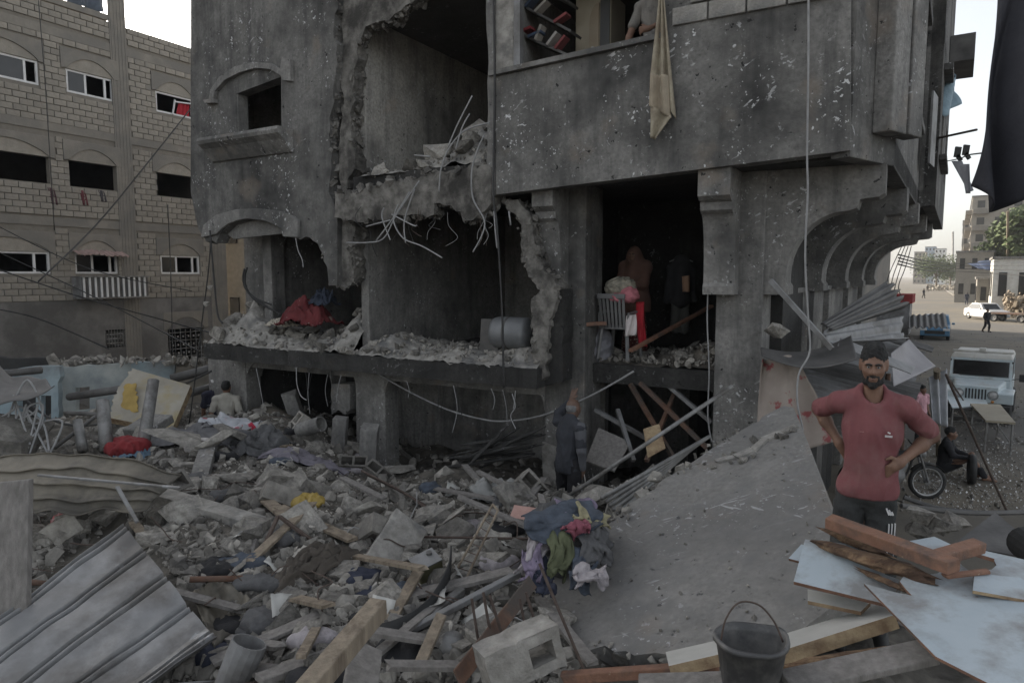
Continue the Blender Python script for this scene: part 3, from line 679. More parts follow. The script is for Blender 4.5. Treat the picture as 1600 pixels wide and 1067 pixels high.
for i, (kind, a0, a1, z0, z1) in enumerate(wins):
    w = (a1 - a0)
    if kind != 'grille' or i == 10:
        pr = []; pi = []
        for k in range(13):
            t = k / 12; pr.append((a0 - .1 + (w + .2) * t, z1 + .16 + .46 * math.sin(math.pi * t) ** .8)); pi.append((a0 + .02 + (w - .04) * t, z1 + .02 + .42 * math.sin(math.pi * t) ** .8))
        o = [(a0 - .17, z1 - .02)] + [(a0 - .17, z1 + .66), (a1 + .17, z1 + .66), (a1 + .17, z1 - .02), (a1 - .02, z1 - .02)] + pi[::-1] 
        MB().poly(o, n3, -.075, -.001).build('arch_hood', M['band'], NB, bevel=.01)
        MB().poly([(a0, z1)] + pi + [(a1, z1)], n3, -.03, -.001).build('arch_panel', M['block'], NB)
    if kind in ('alu', 'broken'):
        t = .07; e_ = .004
        wo_ = MB().poly(rect(a0 + e_, a1 - e_, z0 + e_, z1 - e_), n3, .02, .09, holes=[rect(a0 + t, a1 - t, z0 + t, z1 - t)]).build('window', M['alu'], NB)
        if kind == 'broken':
            fr = MB(); fr.bar(B(NU + .02, a0 + w * .42, z0), B(NU - .1, a0 + w * .55, z1 - .15), .05, .05); fr.bar(B(NU - .1, a0 + w * .55, z1 - .22), B(NU + .02, a1, z1 - .18), .05, .05)
            fr.build_each('sash_bar', M['alu'], wo_)
        else:
            for s_ in (.38, .8): MB().poly(rect(a0 + w * s_, a0 + w * s_ + t, z0 + t - .002, z1 - t + .002), n3, .03, .08).build('mullion', M['alu'], wo_)
        if kind == 'alu': MB().poly(rect(a0 + t, a0 + w * (.38 if i != 0 else .8), z0 + t, z1 - t), n3, .05, .06).build('pane', M['glass'], wo_)
    if kind == 'grille':
        gr = MB()
        for k in range(7): x = a0 + w * (k + .5) / 7; gr.bar(B(NU - .03, x, z0), B(NU - .03, x, z1), .02, .02)
        for k in range(4): z = z0 + (z1 - z0) * (k + .5) / 4; gr.bar(B(NU - .05, a0, z), B(NU - .05, a1, z), .02, .02)
        for k in range(6):
            for j in range(3): gr.box(B(NU - .02, a0 + w * (k + 1) / 7, z0 + (z1 - z0) * (j + 1) / 4), (.03, .07, .07), rA)
        gr.build_each('grille_bar', M['pipe'], NB)
# curtain, corrugated balcony front, rags, awning
a0, a1, z0, z1 = wins[2][1:]
ct = MB(); ct.patch(B(NU - .12, a0 + (a1 - a0) * .66, z1 - .2), B(NU - .12, a1 - .07, z1 - .2), B(NU - .12, a1 - .1, z0 - .05), B(NU - .12, a0 + (a1 - a0) * .58, z0 + .1), 20, 8, lambda s, t: .05 * math.sin(s * 20))
tag(ct.build('curtain', cloth('red_curtain', (.30, .02, .03)), smooth=True, solid=.01), 'red curtain in the broken window of the block building', 'curtain')
a0, a1, z0, z1 = wins[7][1:]
bb = thing('balcony_guard', 'striped white corrugated balcony front under a window of the block building', 'balcony', B(NU + .3, a0 + .8, z0 - .9))
lo = nbp(110, 466)[1]; hi = nbp(110, 433)[1]; b0, b1 = nbp(109, 450)[0] , nbp(217, 450)[0]
for k in range(12):
    x0_ = b0 + .1 + (b1 - b0 - .1) * k / 12; x1_ = x0_ + (b1 - b0) / 12
    MB().poly([(x0_ + .02, lo), (x1_ - .12, lo), (x1_ - .12, hi), (x0_ + .02, hi)], n3, -.62, -.58).build('rib', M['alu'], bb)
MB().poly(rect(b0 + .1, b1, lo, hi), n3, -.575, -.55).build('panel', M['dark_sheet'], bb)
MB().bar(B(NU + .62, b0 + .08, hi + .02), B(NU + .62, b1, hi + .02), .06, .05).bar(B(NU + .62, b0 + .08, lo), B(NU + .62, b1, lo), .06, .05).build_each('rail', M['pipe'], bb)
MB().bar(B(NU, b0 + .08, hi), B(NU + .6, b0 + .08, hi), .05, .05).bar(B(NU, b1, hi), B(NU + .6, b1, hi), .05, .05).bar(B(NU, b0 + .08, lo), B(NU + .6, b0 + .08, lo), .05, .05).bar(B(NU, b1, lo), B(NU + .6, b1, lo), .05, .05).build_each('bracket', M['pipe'], bb)
MB().poly(rect(0, .6, lo, hi), lambda x, z, t: B(NU + x, b0 + .06 + t, z), 0, .02).build('side_panel', M['galv'], bb)
aw = MB(); aw.patch(B(NU + .02, a0 - .1, z1 + .1), B(NU + .02, a1 + .1, z1 + .1), B(NU + .5, a1 + .15, z1 - .1), B(NU + .5, a0 - .15, z1 - .05), 30, 3, lambda s, t: .03 * math.sin(s * 60) + .05 * noise.noise(Vector((s * 4, t, 0))))
tag(aw.build('awning', cloth('dusty_pink_awning', (.25, .18, .16)), solid=.012), 'faded wavy awning over the balcony window', 'awning')
for px, py, h, c in ((73, 293, .55, (.06, .03, .035)), (122, 297, .5, (.10, .03, .035)), (152, 297, .4, (.05, .045, .05))):
    p0 = nbp(px, py); rg = MB()
    rg.patch(B(NU + .06, p0[0], p0[1]), B(NU + .06, p0[0] + .2, p0[1] - .02), B(NU + .05, p0[0] + .28, p0[1] - h), B(NU + .05, p0[0] + .1, p0[1] - h), 5, 6, lambda s, t: .03 * math.sin(s * 9 + t * 3))
    tag(rg.build('rag', cloth('rag_%d' % px, c), smooth=True, solid=.01), {73: 'dark rag hanging from the wide empty window of the block building', 122: 'maroon rag hanging from the middle empty window of the block building', 152: 'short grey rag hanging from the middle empty window of the block building'}[px], 'rag', 'rags under the empty windows')
# ------------------------------------------------------------------ smooth-union bodies (people, cloth bundles)
def _prim_d(pr, X, Y, Zz):
    k = pr[0]
    if k == 'c':
        a, b, ra, rb = pr[1:5]; ax, ay, az = a; bx, by, bz = b[0] - ax, b[1] - ay, b[2] - az
        px, py, pz = X - ax, Y - ay, Zz - az; h = np.clip((px * bx + py * by + pz * bz) / (bx * bx + by * by + bz * bz + 1e-9), 0, 1)
        return np.sqrt((px - bx * h) ** 2 + (py - by * h) ** 2 + (pz - bz * h) ** 2) - (ra + (rb - ra) * h)
    c, r = pr[1], pr[2]
    px, py, pz = X - c[0], Y - c[1], Zz - c[2]
    if len(pr) > 3 and pr[3] is not None:
        m = pr[3]; px, py, pz = (m[0][0] * px + m[1][0] * py + m[2][0] * pz, m[0][1] * px + m[1][1] * py + m[2][1] * pz, m[0][2] * px + m[1][2] * py + m[2][2] * pz)
    k0 = np.sqrt((px / r[0]) ** 2 + (py / r[1]) ** 2 + (pz / r[2]) ** 2); k1 = np.sqrt((px / r[0] ** 2) ** 2 + (py / r[1] ** 2) ** 2 + (pz / r[2] ** 2) ** 2)
    return k0 * (k0 - 1) / (k1 + 1e-9)
def _bb(pr):
    if pr[0] == 'c':
        a, b, ra, rb = pr[1:5]; r = max(ra, rb); return [min(a[i], b[i]) - r for i in range(3)], [max(a[i], b[i]) + r for i in range(3)]
    r = max(pr[2]); return [pr[1][i] - r for i in range(3)], [pr[1][i] + r for i in range(3)]
def sdf(prims, h=.012, k=.03, sub=(), cuts=(), disp=None, grow=0.0):
    """surface nets over a smooth union of prims; sub = carved prims; cuts = (point, normal) keep the side against the normal"""
    lo = np.array([min(_bb(p)[0][i] for p in prims) for i in range(3)]) - grow - 3 * h; hi = np.array([max(_bb(p)[1][i] for p in prims) for i in range(3)]) + grow + 3 * h
    n = np.ceil((hi - lo) / h).astype(int) + 1
    ax = [lo[i] + h * np.arange(n[i]) for i in range(3)]; D = np.full(n, 1.0)
    def region(pr, m):
        b0, b1 = _bb(pr); s = []
        for i in range(3): s.append(slice(max(0, int((b0[i] - m - lo[i]) / h)), min(n[i], int((b1[i] + m - lo[i]) / h) + 2)))
        return tuple(s)
    for pr in prims:
        kk = pr[5] if pr[0] == 'c' and len(pr) > 5 else k
        s = region(pr, 2 * kk + 3 * h + grow); G = np.meshgrid(ax[0][s[0]], ax[1][s[1]], ax[2][s[2]], indexing='ij')
        d = _prim_d(pr, *G) - grow; e = D[s]; q = np.maximum(kk - np.abs(d - e), 0) / kk; D[s] = np.minimum(d, e) - q * q * kk * .25
    for pr in sub:
        s = region(pr, 4 * h); G = np.meshgrid(ax[0][s[0]], ax[1][s[1]], ax[2][s[2]], indexing='ij')
        d = -_prim_d(pr, *G); e = D[s]; kk = .012; q = np.maximum(kk - np.abs(d - e), 0) / kk; D[s] = np.maximum(d, e) + q * q * kk * .25
    if disp is not None or cuts:
        G = np.meshgrid(*ax, indexing='ij')
        if disp is not None: D = D + disp(*G)
        for p, nn in cuts: D = np.maximum(D, (G[0] - p[0]) * nn[0] + (G[1] - p[1]) * nn[1] + (G[2] - p[2]) * nn[2])
    D[0] = D[-1] = 1; D[:, 0] = D[:, -1] = 1; D[:, :, 0] = D[:, :, -1] = 1
    I = D < 0
    cs = [(a, b, c) for a in (0, 1) for b in (0, 1) for c in (0, 1)]
    def cor(Aa, c): return Aa[c[0]:n[0] - 1 + c[0], c[1]:n[1] - 1 + c[1], c[2]:n[2] - 1 + c[2]]
    cnt = sum(cor(I, c).astype(int) for c in cs); mixed = (cnt > 0) & (cnt < 8)
    idx = np.full(mixed.shape, -1); ii = np.argwhere(mixed); idx[mixed] = np.arange(len(ii))
    acc = np.zeros((len(ii), 3)); num = np.zeros(len(ii))
    for c in cs:
        for a in range(3):
            if c[a]: continue
            e = list(c); e[a] = 1
            d0 = D[ii[:, 0] + c[0], ii[:, 1] + c[1], ii[:, 2] + c[2]]; d1 = D[ii[:, 0] + e[0], ii[:, 1] + e[1], ii[:, 2] + e[2]]
            x = (d0 < 0) != (d1 < 0); t = np.where(x, d0 / np.where(x, d0 - d1, 1), 0)
            pt = np.tile(np.array(c, float), (len(ii), 1)); pt[:, a] += t; acc[x] += pt[x]; num[x] += 1
    vs = lo + h * (ii + acc / num[:, None]); fs = []
    for a in range(3):
        b, c = (a + 1) % 3, (a + 2) % 3
        sl0 = [slice(None)] * 3; sl1 = [slice(None)] * 3; sl0[a] = slice(0, -1); sl1[a] = slice(1, None)
        x = np.argwhere(I[tuple(sl0)] != I[tuple(sl1)])
        x = x[(x[:, b] > 0) & (x[:, c] > 0)]; q = []; flip = ~I[x[:, 0], x[:, 1], x[:, 2]]
        for ob, oc in ((1, 1), (0, 1), (0, 0), (1, 0)):
            y = x.copy(); y[:, b] -= ob; y[:, c] -= oc; q.append(idx[np.clip(y[:, 0], 0, idx.shape[0] - 1), np.clip(y[:, 1], 0, idx.shape[1] - 1), np.clip(y[:, 2], 0, idx.shape[2] - 1)])
        q = np.stack(q, 1); q[flip] = q[flip][:, ::-1]; q = q[(q >= 0).all(1)]; fs += q.tolist()
    return vs, fs
def crease(vs, fs, amp, sc, st):
    f = np.array(fs); n = np.cross(vs[f[:, 2]] - vs[f[:, 0]], vs[f[:, 3]] - vs[f[:, 1]]); vn = np.zeros_like(vs)
    for k in range(4): np.add.at(vn, f[:, k], n)
    vn /= np.linalg.norm(vn, axis=1)[:, None] + 1e-9; d = np.zeros(len(vs)); cen = vs.mean(0)
    if ((vs - cen) * vn).sum() < 0: vn = -vn
    if st[2] < .7: vn[:, 2] = 0
    for i, p in enumerate(vs):
        q = Vector((p[0] * st[0], p[1] * st[1], p[2] * st[2])) * sc; w = noise.noise_vector(q * .5) * .8; q = q + w
        d[i] = (1 - 2.2 * abs(noise.noise(q))) * .6 + (1 - 2.2 * abs(noise.noise(q * 2.3 + Vector((7, 1, 3))))) * .4
    return vs + vn * (d * amp)[:, None]
def sdf_ob(name, m, parent, prims, smooth_it=1, cre=None, **kw):
    vs, fs = sdf(prims, **kw)
    if cre: vs = crease(vs, fs, *cre)
    b = MB(); b.v = [Vector(p) for p in vs]; b.f = [tuple(f) for f in fs]; b.m = [0] * len(fs)
    o = b.build(name, m, parent, smooth=True, local=True)
    if smooth_it:
        md = o.modifiers.new('sm', 'SMOOTH'); md.iterations = smooth_it; md.factor = .5
    return o
def lerp(a, b, t): return tuple(a[i] + (b[i] - a[i]) * t for i in range(3))
def folds(amp, f=1.0, seed=0.0):
    return lambda X, Y, Zz: amp * (np.sin(X * 21 * f + Zz * 9 * f + seed + 2 * np.sin(Zz * 7 + Y * 9)) * .6 + np.sin(Zz * 27 * f - X * 14 * f + 3 * np.sin(X * 8 + Y * 6 + seed)) * .4)
SKIN = mat('tanned_skin', (.155, .085, .056), (.225, .13, .088), 14, .62, bump=.25, stain=(.12, .065, .045), stscale=7, stthr=.57)
HAIR = mat('black_hair', .010, .024, 30, .75, bump=.7, bscale=90)
def std_joints(**kw):
    """upright adult, 1.75 m, facing -Y; l/r = +x/-x side"""
    J = dict(head=(0, -.01, 1.635), neck=(0, .01, 1.49), chest=(0, .0, 1.30), belly=(0, 0, 1.08), pelvis=(0, .01, .95),
             sl=(.185, .01, 1.435), sr=(-.185, .01, 1.435), el=(.24, .02, 1.14), er=(-.24, .02, 1.14), wl=(.25, -.06, .89), wr=(-.25, -.06, .89),
             hl=(.095, .01, .92), hr=(-.095, .01, .92), kl=(.105, -.01, .50), kr=(-.105, -.01, .50), al=(.11, .02, .09), ar=(-.11, .02, .09), tl=(.125, -.17, .035), tr=(-.125, -.17, .035))
    J.update(kw); return J
def hand(w, d, side, palm_n, h=.09, curl=.35, spread=0.0):
    """prims of a hand: wrist w, direction d, across-vector side (towards the thumb), palm normal; curl bends the fingers"""
    w = Vector(w); d = Vector(d).normalized(); pn = Vector(palm_n).normalized(); sd_ = Vector(side).normalized(); out = []
    kn = w + d * h
    out.append(('c', tuple(w), tuple(w + d * h * .5), .026, .030)); 
    for i, (o, L) in enumerate(((.033, .070), (.011, .082), (-.011, .076), (-.032, .060))):
        b = kn + sd_ * o; d = (Vector(d) + sd_ * spread * o * 10 * .3).normalized() if spread else d; c1 = (d * math.cos(curl) + pn * math.sin(curl)); c2 = (d * math.cos(curl * 2.4) + pn * math.sin(curl * 2.4))
        m1 = b + c1 * L * .5; e = m1 + c2 * L * .55
        out.append(('c', tuple(w + d * h * .35 + sd_ * o * .6), tuple(b), .015, .0115, .010)); out.append(('c', tuple(b), tuple(m1), .0105, .0095, .004)); out.append(('c', tuple(m1), tuple(e), .0095, .0075, .004))
    tb = w + d * h * .25 + sd_ * .025; tm = tb + (sd_ * .75 + d * .7 + pn * .25).normalized() * .042; te = tm + (d * .9 + sd_ * .25 + pn * .35).normalized() * .032
    out.append(('c', tuple(tb), tuple(tm), .014, .0115, .010)); out.append(('c', tuple(tm), tuple(te), .0105, .0085, .004))
    return out
def head_prims(c, yaw=0.0, tilt=0.0, s=1.0):
    """skull, jaw, nose, ears; face looks to -Y before yaw"""
    m = Matrix.Rotation(yaw, 3, 'Z') @ Matrix.Rotation(tilt, 3, 'X'); c = Vector(c)
    def q(x, y, z): return tuple(c + m @ Vector((x * s, y * s, z * s)))
    mm = [list(r) for r in m]
    E_ = lambda x, y, z, a, b, e: ('e', q(x, y, z), (a * s, b * s, e * s), mm)
    pr = [E_(0, .018, .035, .076, .096, .088), E_(0, -.030, -.035, .060, .062, .080), E_(0, -.052, -.090, .034, .030, .026),
          ('c', q(0, -.092, .012), q(0, -.112, -.028), .010 * s, .014 * s, .012), ('c', q(-.013, -.098, -.033), q(.013, -.098, -.033), .010 * s, .010 * s, .01),
          ('c', q(-.045, -.078, .022), q(.045, -.078, .022), .013 * s, .013 * s, .015), ('c', q(-.020, -.090, -.064), q(.020, -.090, -.064), .009 * s, .009 * s, .008), ('c', q(-.016, -.088, -.076), q(.016, -.088, -.076), .009 * s, .009 * s, .008),
          E_(.042, -.062, -.022, .022, .022, .020), E_(-.042, -.062, -.022, .022, .022, .020), E_(.080, .012, .0, .010, .020, .034), E_(-.080, .012, .0, .010, .020, .034)]
    sub = [E_(.030, -.096, .004, .019, .014, .012), E_(-.030, -.096, .004, .019, .014, .012)]
    return pr, sub, q, mm
def person(name, label, J, loc, rz=0, top=None, trousers=None, hair='short', skin=SKIN, shoes=None, yaw=0, tilt=0, hs_=1.0, h=.014, long_sleeve=False, hem=.88, hands=None, group=None, scale=1.0, robe=None, skirt=None, bald=False, feet=True, cat='person', face=True, extra_top=None, cre_top=(.023, 4.6, (1.5, 1.2, .55))):
    T = thing(name, label, cat, loc, rz, group); T.scale = (scale,) * 3
    hp, hs, q, mm = head_prims(J['head'], yaw, tilt, hs_)
    fine = h
    nk = [('c', J['neck'], lerp(J['neck'], J['head'], .55), .056, .052)]
    tor = [('c', J['sl'], J['sr'], .048, .048), ('e', J['chest'], (.146, .096, .19)), ('e', J['belly'], (.132, .092, .17)), ('e', J['pelvis'], (.150, .105, .12)), ('c', J['neck'], J['chest'], .07, .10)]
    arms = []; legs = []
    for s in 'lr':
        arms += [('c', J['s' + s], J['e' + s], .043, .035), ('c', J['e' + s], lerp(J['e' + s], J['w' + s], .35), .035, .036), ('c', lerp(J['e' + s], J['w' + s], .35), J['w' + s], .036, .025)]
        legs += [('c', J['h' + s], J['k' + s], .078, .056), ('c', J['k' + s], lerp(J['k' + s], J['a' + s], .35), .055, .056), ('c', lerp(J['k' + s], J['a' + s], .35), J['a' + s], .056, .036)]
    ft = []
    for s in 'lr': ft += [('c', J['a' + s], J['t' + s], .038, .034), ('c', J['a' + s], (J['a' + s][0], J['a' + s][1] + .03, .04), .036, .034)]
    hd = []
    for s, sg in (('l', 1), ('r', -1)):
        if hands and s in hands: hd += hand(J['w' + s], *hands[s])
        else:
            d = Vector(J['w' + s]) - Vector(J['e' + s]); hd += hand(J['w' + s], d, (-sg * .2, -1, 0), (-sg, 0, 0), curl=.3)
    shr = lambda p, k: ('c', p[1], p[2], p[3] - k, p[4] - k) if p[0] == 'c' else ('e', p[1], tuple(r - k for r in p[2]))
    tb_ = [shr(p, .022) for p in tor] if (top or robe) else tor; lg_ = [shr(p, .018) for p in legs] if (trousers or skirt) else legs
    body = hp + nk + tb_ + arms + hd + lg_ + ft
    sdf_ob('body', skin, T, body, h=fine, k=.035, sub=hs)
    if top:
        tp_ = [(('c', p[1], p[2], p[3] + .013, p[4] + .013) if p[0] == 'c' else ('e', p[1], tuple(r + .016 for r in p[2]))) for p in tor]
        for s in 'lr':
            if long_sleeve: tp_ += [('c', J['s' + s], J['e' + s], .070, .058), ('c', J['e' + s], J['w' + s], .057, .043)]
            else:
                e = lerp(J['s' + s], J['e' + s], .78); tp_ += [('c', J['s' + s], e, .052, .056)]
        tp_ += [('e', (J['pelvis'][0], J['pelvis'][1], hem + .07), (.158, .118, .13))] + (extra_top or [])
        nk3 = Vector(J['neck']); up_ = (Vector(J['head']) - nk3).normalized()
        for s in 'lr': tp_ += [('c', tuple(nk3 + (Vector(J['s' + s]) - nk3) * .35 + Vector((0, .01, .0))), J['s' + s], .058, .055)]
        tp_ += [('c', J['chest'], (J['pelvis'][0], J['pelvis'][1], max(hem + .1, J['pelvis'][2])), .118, .120)]
        sb = [('c', tuple(nk3 + Vector((0, -.022, -.012))), tuple(nk3 + up_ * .16 + Vector((0, -.03, 0))), .062, .074)]
        sdf_ob('shirt', top, T, tp_, h=fine, k=.032, cuts=[((0, 0, hem), (0, 0, -1))], sub=sb, disp=folds(.004), cre=cre_top)
    if trousers:
        tr = [(('c', p[1], p[2], p[3] + .012, p[4] + .018)) for p in legs] + [('e', J['pelvis'], (.150, .112, .13))]
        sdf_ob('trousers', trousers, T, tr, h=fine, k=.03, cuts=[((0, 0, J['pelvis'][2] + .1), (0, 0, 1))] + ([((0, 0, .075), (0, 0, -1))] if J['al'][2] < .12 else []), disp=folds(.004, 1.2, 2), cre=(.014, 7, (1, 1, .8)))
    if skirt:
        k_ = [('c', (0, .01, hem + .02), (0, .02, .12), .16, .21), ('e', J['pelvis'], (.19, .15, .2))]
        sdf_ob('skirt', skirt, T, k_, h=fine, k=.05, cuts=[((0, 0, .06), (0, 0, -1))], disp=folds(.014, .8))
    if robe:
        k_ = [('c', (0, .01, 1.50), (0, .0, .78), .15, .27), ('c', J['sl'], J['sr'], .09, .09), ('c', J['el'], J['sl'], .09, .09), ('c', J['er'], J['sr'], .09, .09), ('e', tuple(Vector(J['head']) + Vector((0, .03, -.0))), (.115, .125, .15)), ('c', J['neck'], lerp(J['neck'], J['head'], .6), .11, .11), ('c', J['el'], J['wl'], .075, .055), ('c', J['er'], J['wr'], .075, .055)]
        sdf_ob('veil', robe, T, k_, h=fine, k=.06, cuts=[((0, 0, .72), (0, 0, -1))], sub=[('e', q(0, -.12, -.005), (.058, .075, .085))], disp=folds(.010, .7))
    if shoes:
        sh = [('c', p[1], p[2], p[3] + .010, p[4] + .010) for p in ft]
        sdf_ob('shoes', shoes, T, sh, h=fine, k=.02, cuts=[((0, 0, .10), (0, 0, 1)), ((0, 0, .0), (0, 0, -1))])
    if hair == 'short' and not bald:
        hh = [('e', q(0, .024, .046), (.0805 * hs_, .101 * hs_, .090 * hs_), mm), ('c', q(-.030, -.030, .108), q(.030, -.030, .108), .020, .020), ('c', q(-.03, .03, .115), q(.03, .03, .115), .022, .022)]
        sdf_ob('hair', HAIR, T, hh, h=min(fine, .007), k=.03, smooth_it=0, sub=[('e', q(0, -.120, -.012), (.066 * hs_, .085 * hs_, .096 * hs_), mm), ('e', q(.062, -.085, -.01), (.03 * hs_, .05 * hs_, .075 * hs_), mm), ('e', q(-.062, -.085, -.01), (.03 * hs_, .05 * hs_, .075 * hs_), mm), ('e', q(0, -.03, -.115), (.11, .13, .105 * hs_), mm)], cre=(.008, 38, (1, 1, 1)))
    if face:
        for sx in (-1, 1):
            e = MB(); c = Vector(q(.030 * sx, -.0765, .004)); e.lathe(c, [(.0001, -.0085), (.009, -.0065), (.0120, 0), (.009, .0065), (.0001, .0085)], n=10); e.build('eye', mat('eye_white', .30, .36, 5, .35, bump=0), T, smooth=True, local=True)
            i_ = MB(); i_.lathe(Vector(q(.030 * sx, -.0868, .0045)), [(.0001, .0022), (.0054, .0012), (.0058, -.002)], axis=Vector(q(0, -1, 0)) - Vector(q(0, 0, 0)), n=10); i_.build('iris', mat('dark_iris', .012, .02, 5, .25, bump=0), T, smooth=True, local=True)
            b_ = MB(); b_.tube([q(.011 * sx, -.098, .019), q(.030 * sx, -.0975, .024), q(.050 * sx, -.083, .018)], [.0055, .0062, .0035], 6); b_.build('eyebrow', HAIR, T, smooth=True, local=True)
    return T, q, mm
# ------------------------------------------------------------------ people
M['red_shirt'] = cloth('faded_red_cotton', (.155, .052, .056), (.21, .078, .082), scale=3.5, stain=(.20, .11, .105), stscale=2.2, stthr=.60, bump=.2)
M['trouser'] = cloth('dusty_charcoal_cloth', (.022, .024, .024), (.05, .052, .052), scale=5, stain=(.10, .098, .09), stscale=5, stthr=.66)
fx = 1368; ppm = 278.0
def J2(px, py, y): return ((px - fx) / ppm, y, 1.75 - (py - 543) / ppm)
JM = std_joints(head=(0, -.03, 1.645), neck=(.005, .0, 1.475), chest=(.01, .0, 1.27), belly=(.005, -.005, 1.06), pelvis=(.0, .01, .94),
    sl=(.180, .0, 1.415), sr=(-.178, .02, 1.42), el=(.362, .12, 1.245), er=(-.305, .20, 1.34), wl=(.165, -.08, 1.115), wr=(-.165, .10, 1.155),
    hl=(.075, .01, .91), hr=(-.085, .01, .91), kl=(.10, -.03, .50), kr=(-.12, -.01, .50))
mloc = P(1366, 543, 3.85); mloc.z -= 1.745
MAN, mq, mmm = person('person', 'bearded man in a faded red T-shirt and dark trousers standing with hands on hips', JM, mloc, rz=R(-24), hs_=.91, top=M['red_shirt'], trousers=M['trouser'], h=.0075, yaw=R(-4), tilt=R(4), hem=.885, shoes=M['black'],
    hands={'l': ((-.72, -.35, -.55), (.1, -.25, .9), (-.3, .9, -.2), .085, .95), 'r': ((.55, .1, -.75), (.2, .35, .75), (.75, .3, .3), .085, .5)})
MAN.scale = (.90, .92, 1.0)
# beard and moustache
bp = [('c', mq(-.060, -.005, -.035), mq(-.045, -.045, -.088), .017, .020), ('c', mq(.060, -.005, -.035), mq(.045, -.045, -.088), .017, .020), ('c', mq(-.045, -.045, -.088), mq(0, -.072, -.108), .020, .024), ('c', mq(.045, -.045, -.088), mq(0, -.072, -.108), .020, .024),
      ('c', mq(-.028, -.083, -.056), mq(0, -.098, -.050), .007, .008), ('c', mq(.028, -.083, -.056), mq(0, -.098, -.050), .007, .008), ('c', mq(-.030, -.080, -.060), mq(-.030, -.070, -.088), .009, .012), ('c', mq(.030, -.080, -.060), mq(.030, -.070, -.088), .009, .012)]
sdf_ob('beard', HAIR, MAN, bp, h=.005, k=.012, disp=lambda X, Y, Zz: .0015 * np.sin(X * 400) * np.sin(Zz * 380))
lp = MB(); lp.tube([mq(-.017, -.0945, -.0705), mq(0, -.1015, -.0675), mq(.017, -.0945, -.0705)], [.0025, .005, .0025], 6); lp.build('lips', mat('lips', (.13, .066, .052), (.17, .085, .07), 9, .5, bump=0), MAN, smooth=True, local=True)
# chest mark, trouser mark and stripes
WHITE = mat('white_print', .55, .65, 8, .8, bump=0)
for k in range(6): MB().box((.075 + .007 * k, -.138, 1.268), (.0045, .006, .011)).build('print_mark', WHITE, MAN, local=True)
MB().box((.094, -.1385, 1.288), (.016, .006, .007), rotm(0, .4, 0)).build('print_mark', WHITE, MAN, local=True)
MB().box((-.055, -.139, 1.282), (.026, .006, .003)).build('print_mark', mat('faded_print', (.3, .16, .15), None, 8, .8, bump=0), MAN, local=True)
for k in range(3):
    MB().box((.112 + .013 * k, -.118, .838 - .004 * k), (.009, .03, .014 + .010 * (2 - k)), rotm(0, -.45, 0)).build('print_mark', WHITE, MAN, local=True)
    MB().bar((.125 + .018 * k, -.098 + .014 * k, .76), (.118 + .018 * k, -.092 + .014 * k, .46), .007, .02, up=Vector((0, 1, 0))).build('stripe', WHITE, MAN, local=True)

def stand(px, py, d, top_of_head=1.75, sc=1.0):
    """foot point so that the head top shows at (px,py) at distance d"""
    p = P(px, py, d); p.z -= top_of_head * sc; return p
GREYC = cloth('charcoal_wool', (.028, .030, .036)); GREYS = cloth('grey_sleeve', (.075, .077, .085))
# bald man leaning on the pillar, seen from behind
J = std_joints(head=(.0, -.11, 1.60), neck=(.0, -.03, 1.47), chest=(0, 0, 1.27), sl=(.17, -.05, 1.42), sr=(-.18, .02, 1.40), el=(.27, -.20, 1.50), wl=(.17, -.33, 1.66), er=(-.22, .05, 1.12), wr=(-.20, -.02, .87), kr=(-.1, .02, .5), kl=(.12, -.08, .5))
T, q, _ = person('person', 'bald man in a dark waistcoat leaning one hand on the concrete pillar, seen from behind', J, stand(889, 628, 8.3, 1.70, .98), rz=R(143), top=GREYC, trousers=cloth('black_trouser', (.012, .012, .014)), bald=True, skin=mat('weathered_skin', (.10, .06, .043), (.15, .09, .065), 12, .65, bump=.2), h=.009, yaw=R(-8), tilt=R(12), hem=.80, scale=.98, face=False, shoes=M['black'], extra_top=[('c', J['sl'], lerp(J['sl'], J['el'], .95), .064, .054), ('c', J['el'], lerp(J['el'], J['wl'], .8), .052, .042)],
    hands={'l': ((-.2, -.2, .95), (-.9, .1, -.1), (0, -1, .1), .085, .1, 1.6)})
sdf_ob('sleeve', GREYS, T, [('c', J['sr'], J['er'], .078, .062), ('c', J['er'], lerp(J['er'], J['wr'], .95), .062, .046)], h=.012, k=.03, disp=folds(.005))
sdf_ob('hair', mat('grey_stubble', .12, .2, 30, .9, bump=.3), T, [('e', q(0, .022, .012), (.0775, .097, .078))], h=.009, k=.02, cuts=[(q(0, .02, .03), (0, -.35, .94)), (q(0, .02, .03), (0, -.94, -.3))], cre=(.003, 60, (1, 1, 1)))
bd = MB(); w = Vector(J['wr']) + Vector((0, -.02, -.10)); bd.tube([w + Vector((0, 0, .02)), w + Vector((.05, 0, -.06)), w + Vector((.04, 0, -.17)), w + Vector((-.01, 0, -.19)), w + Vector((-.02, 0, -.08)), w + Vector((0, 0, .02))], .007, 6)
bo = bd.build('prayer_beads', cloth('pale_beads', (.38, .36, .33)), None, smooth=True, local=True); bo.location = T.location; bo.rotation_euler = T.rotation_euler; tag(bo, 'loop of pale beads held by the bald man at the pillar', 'beads')
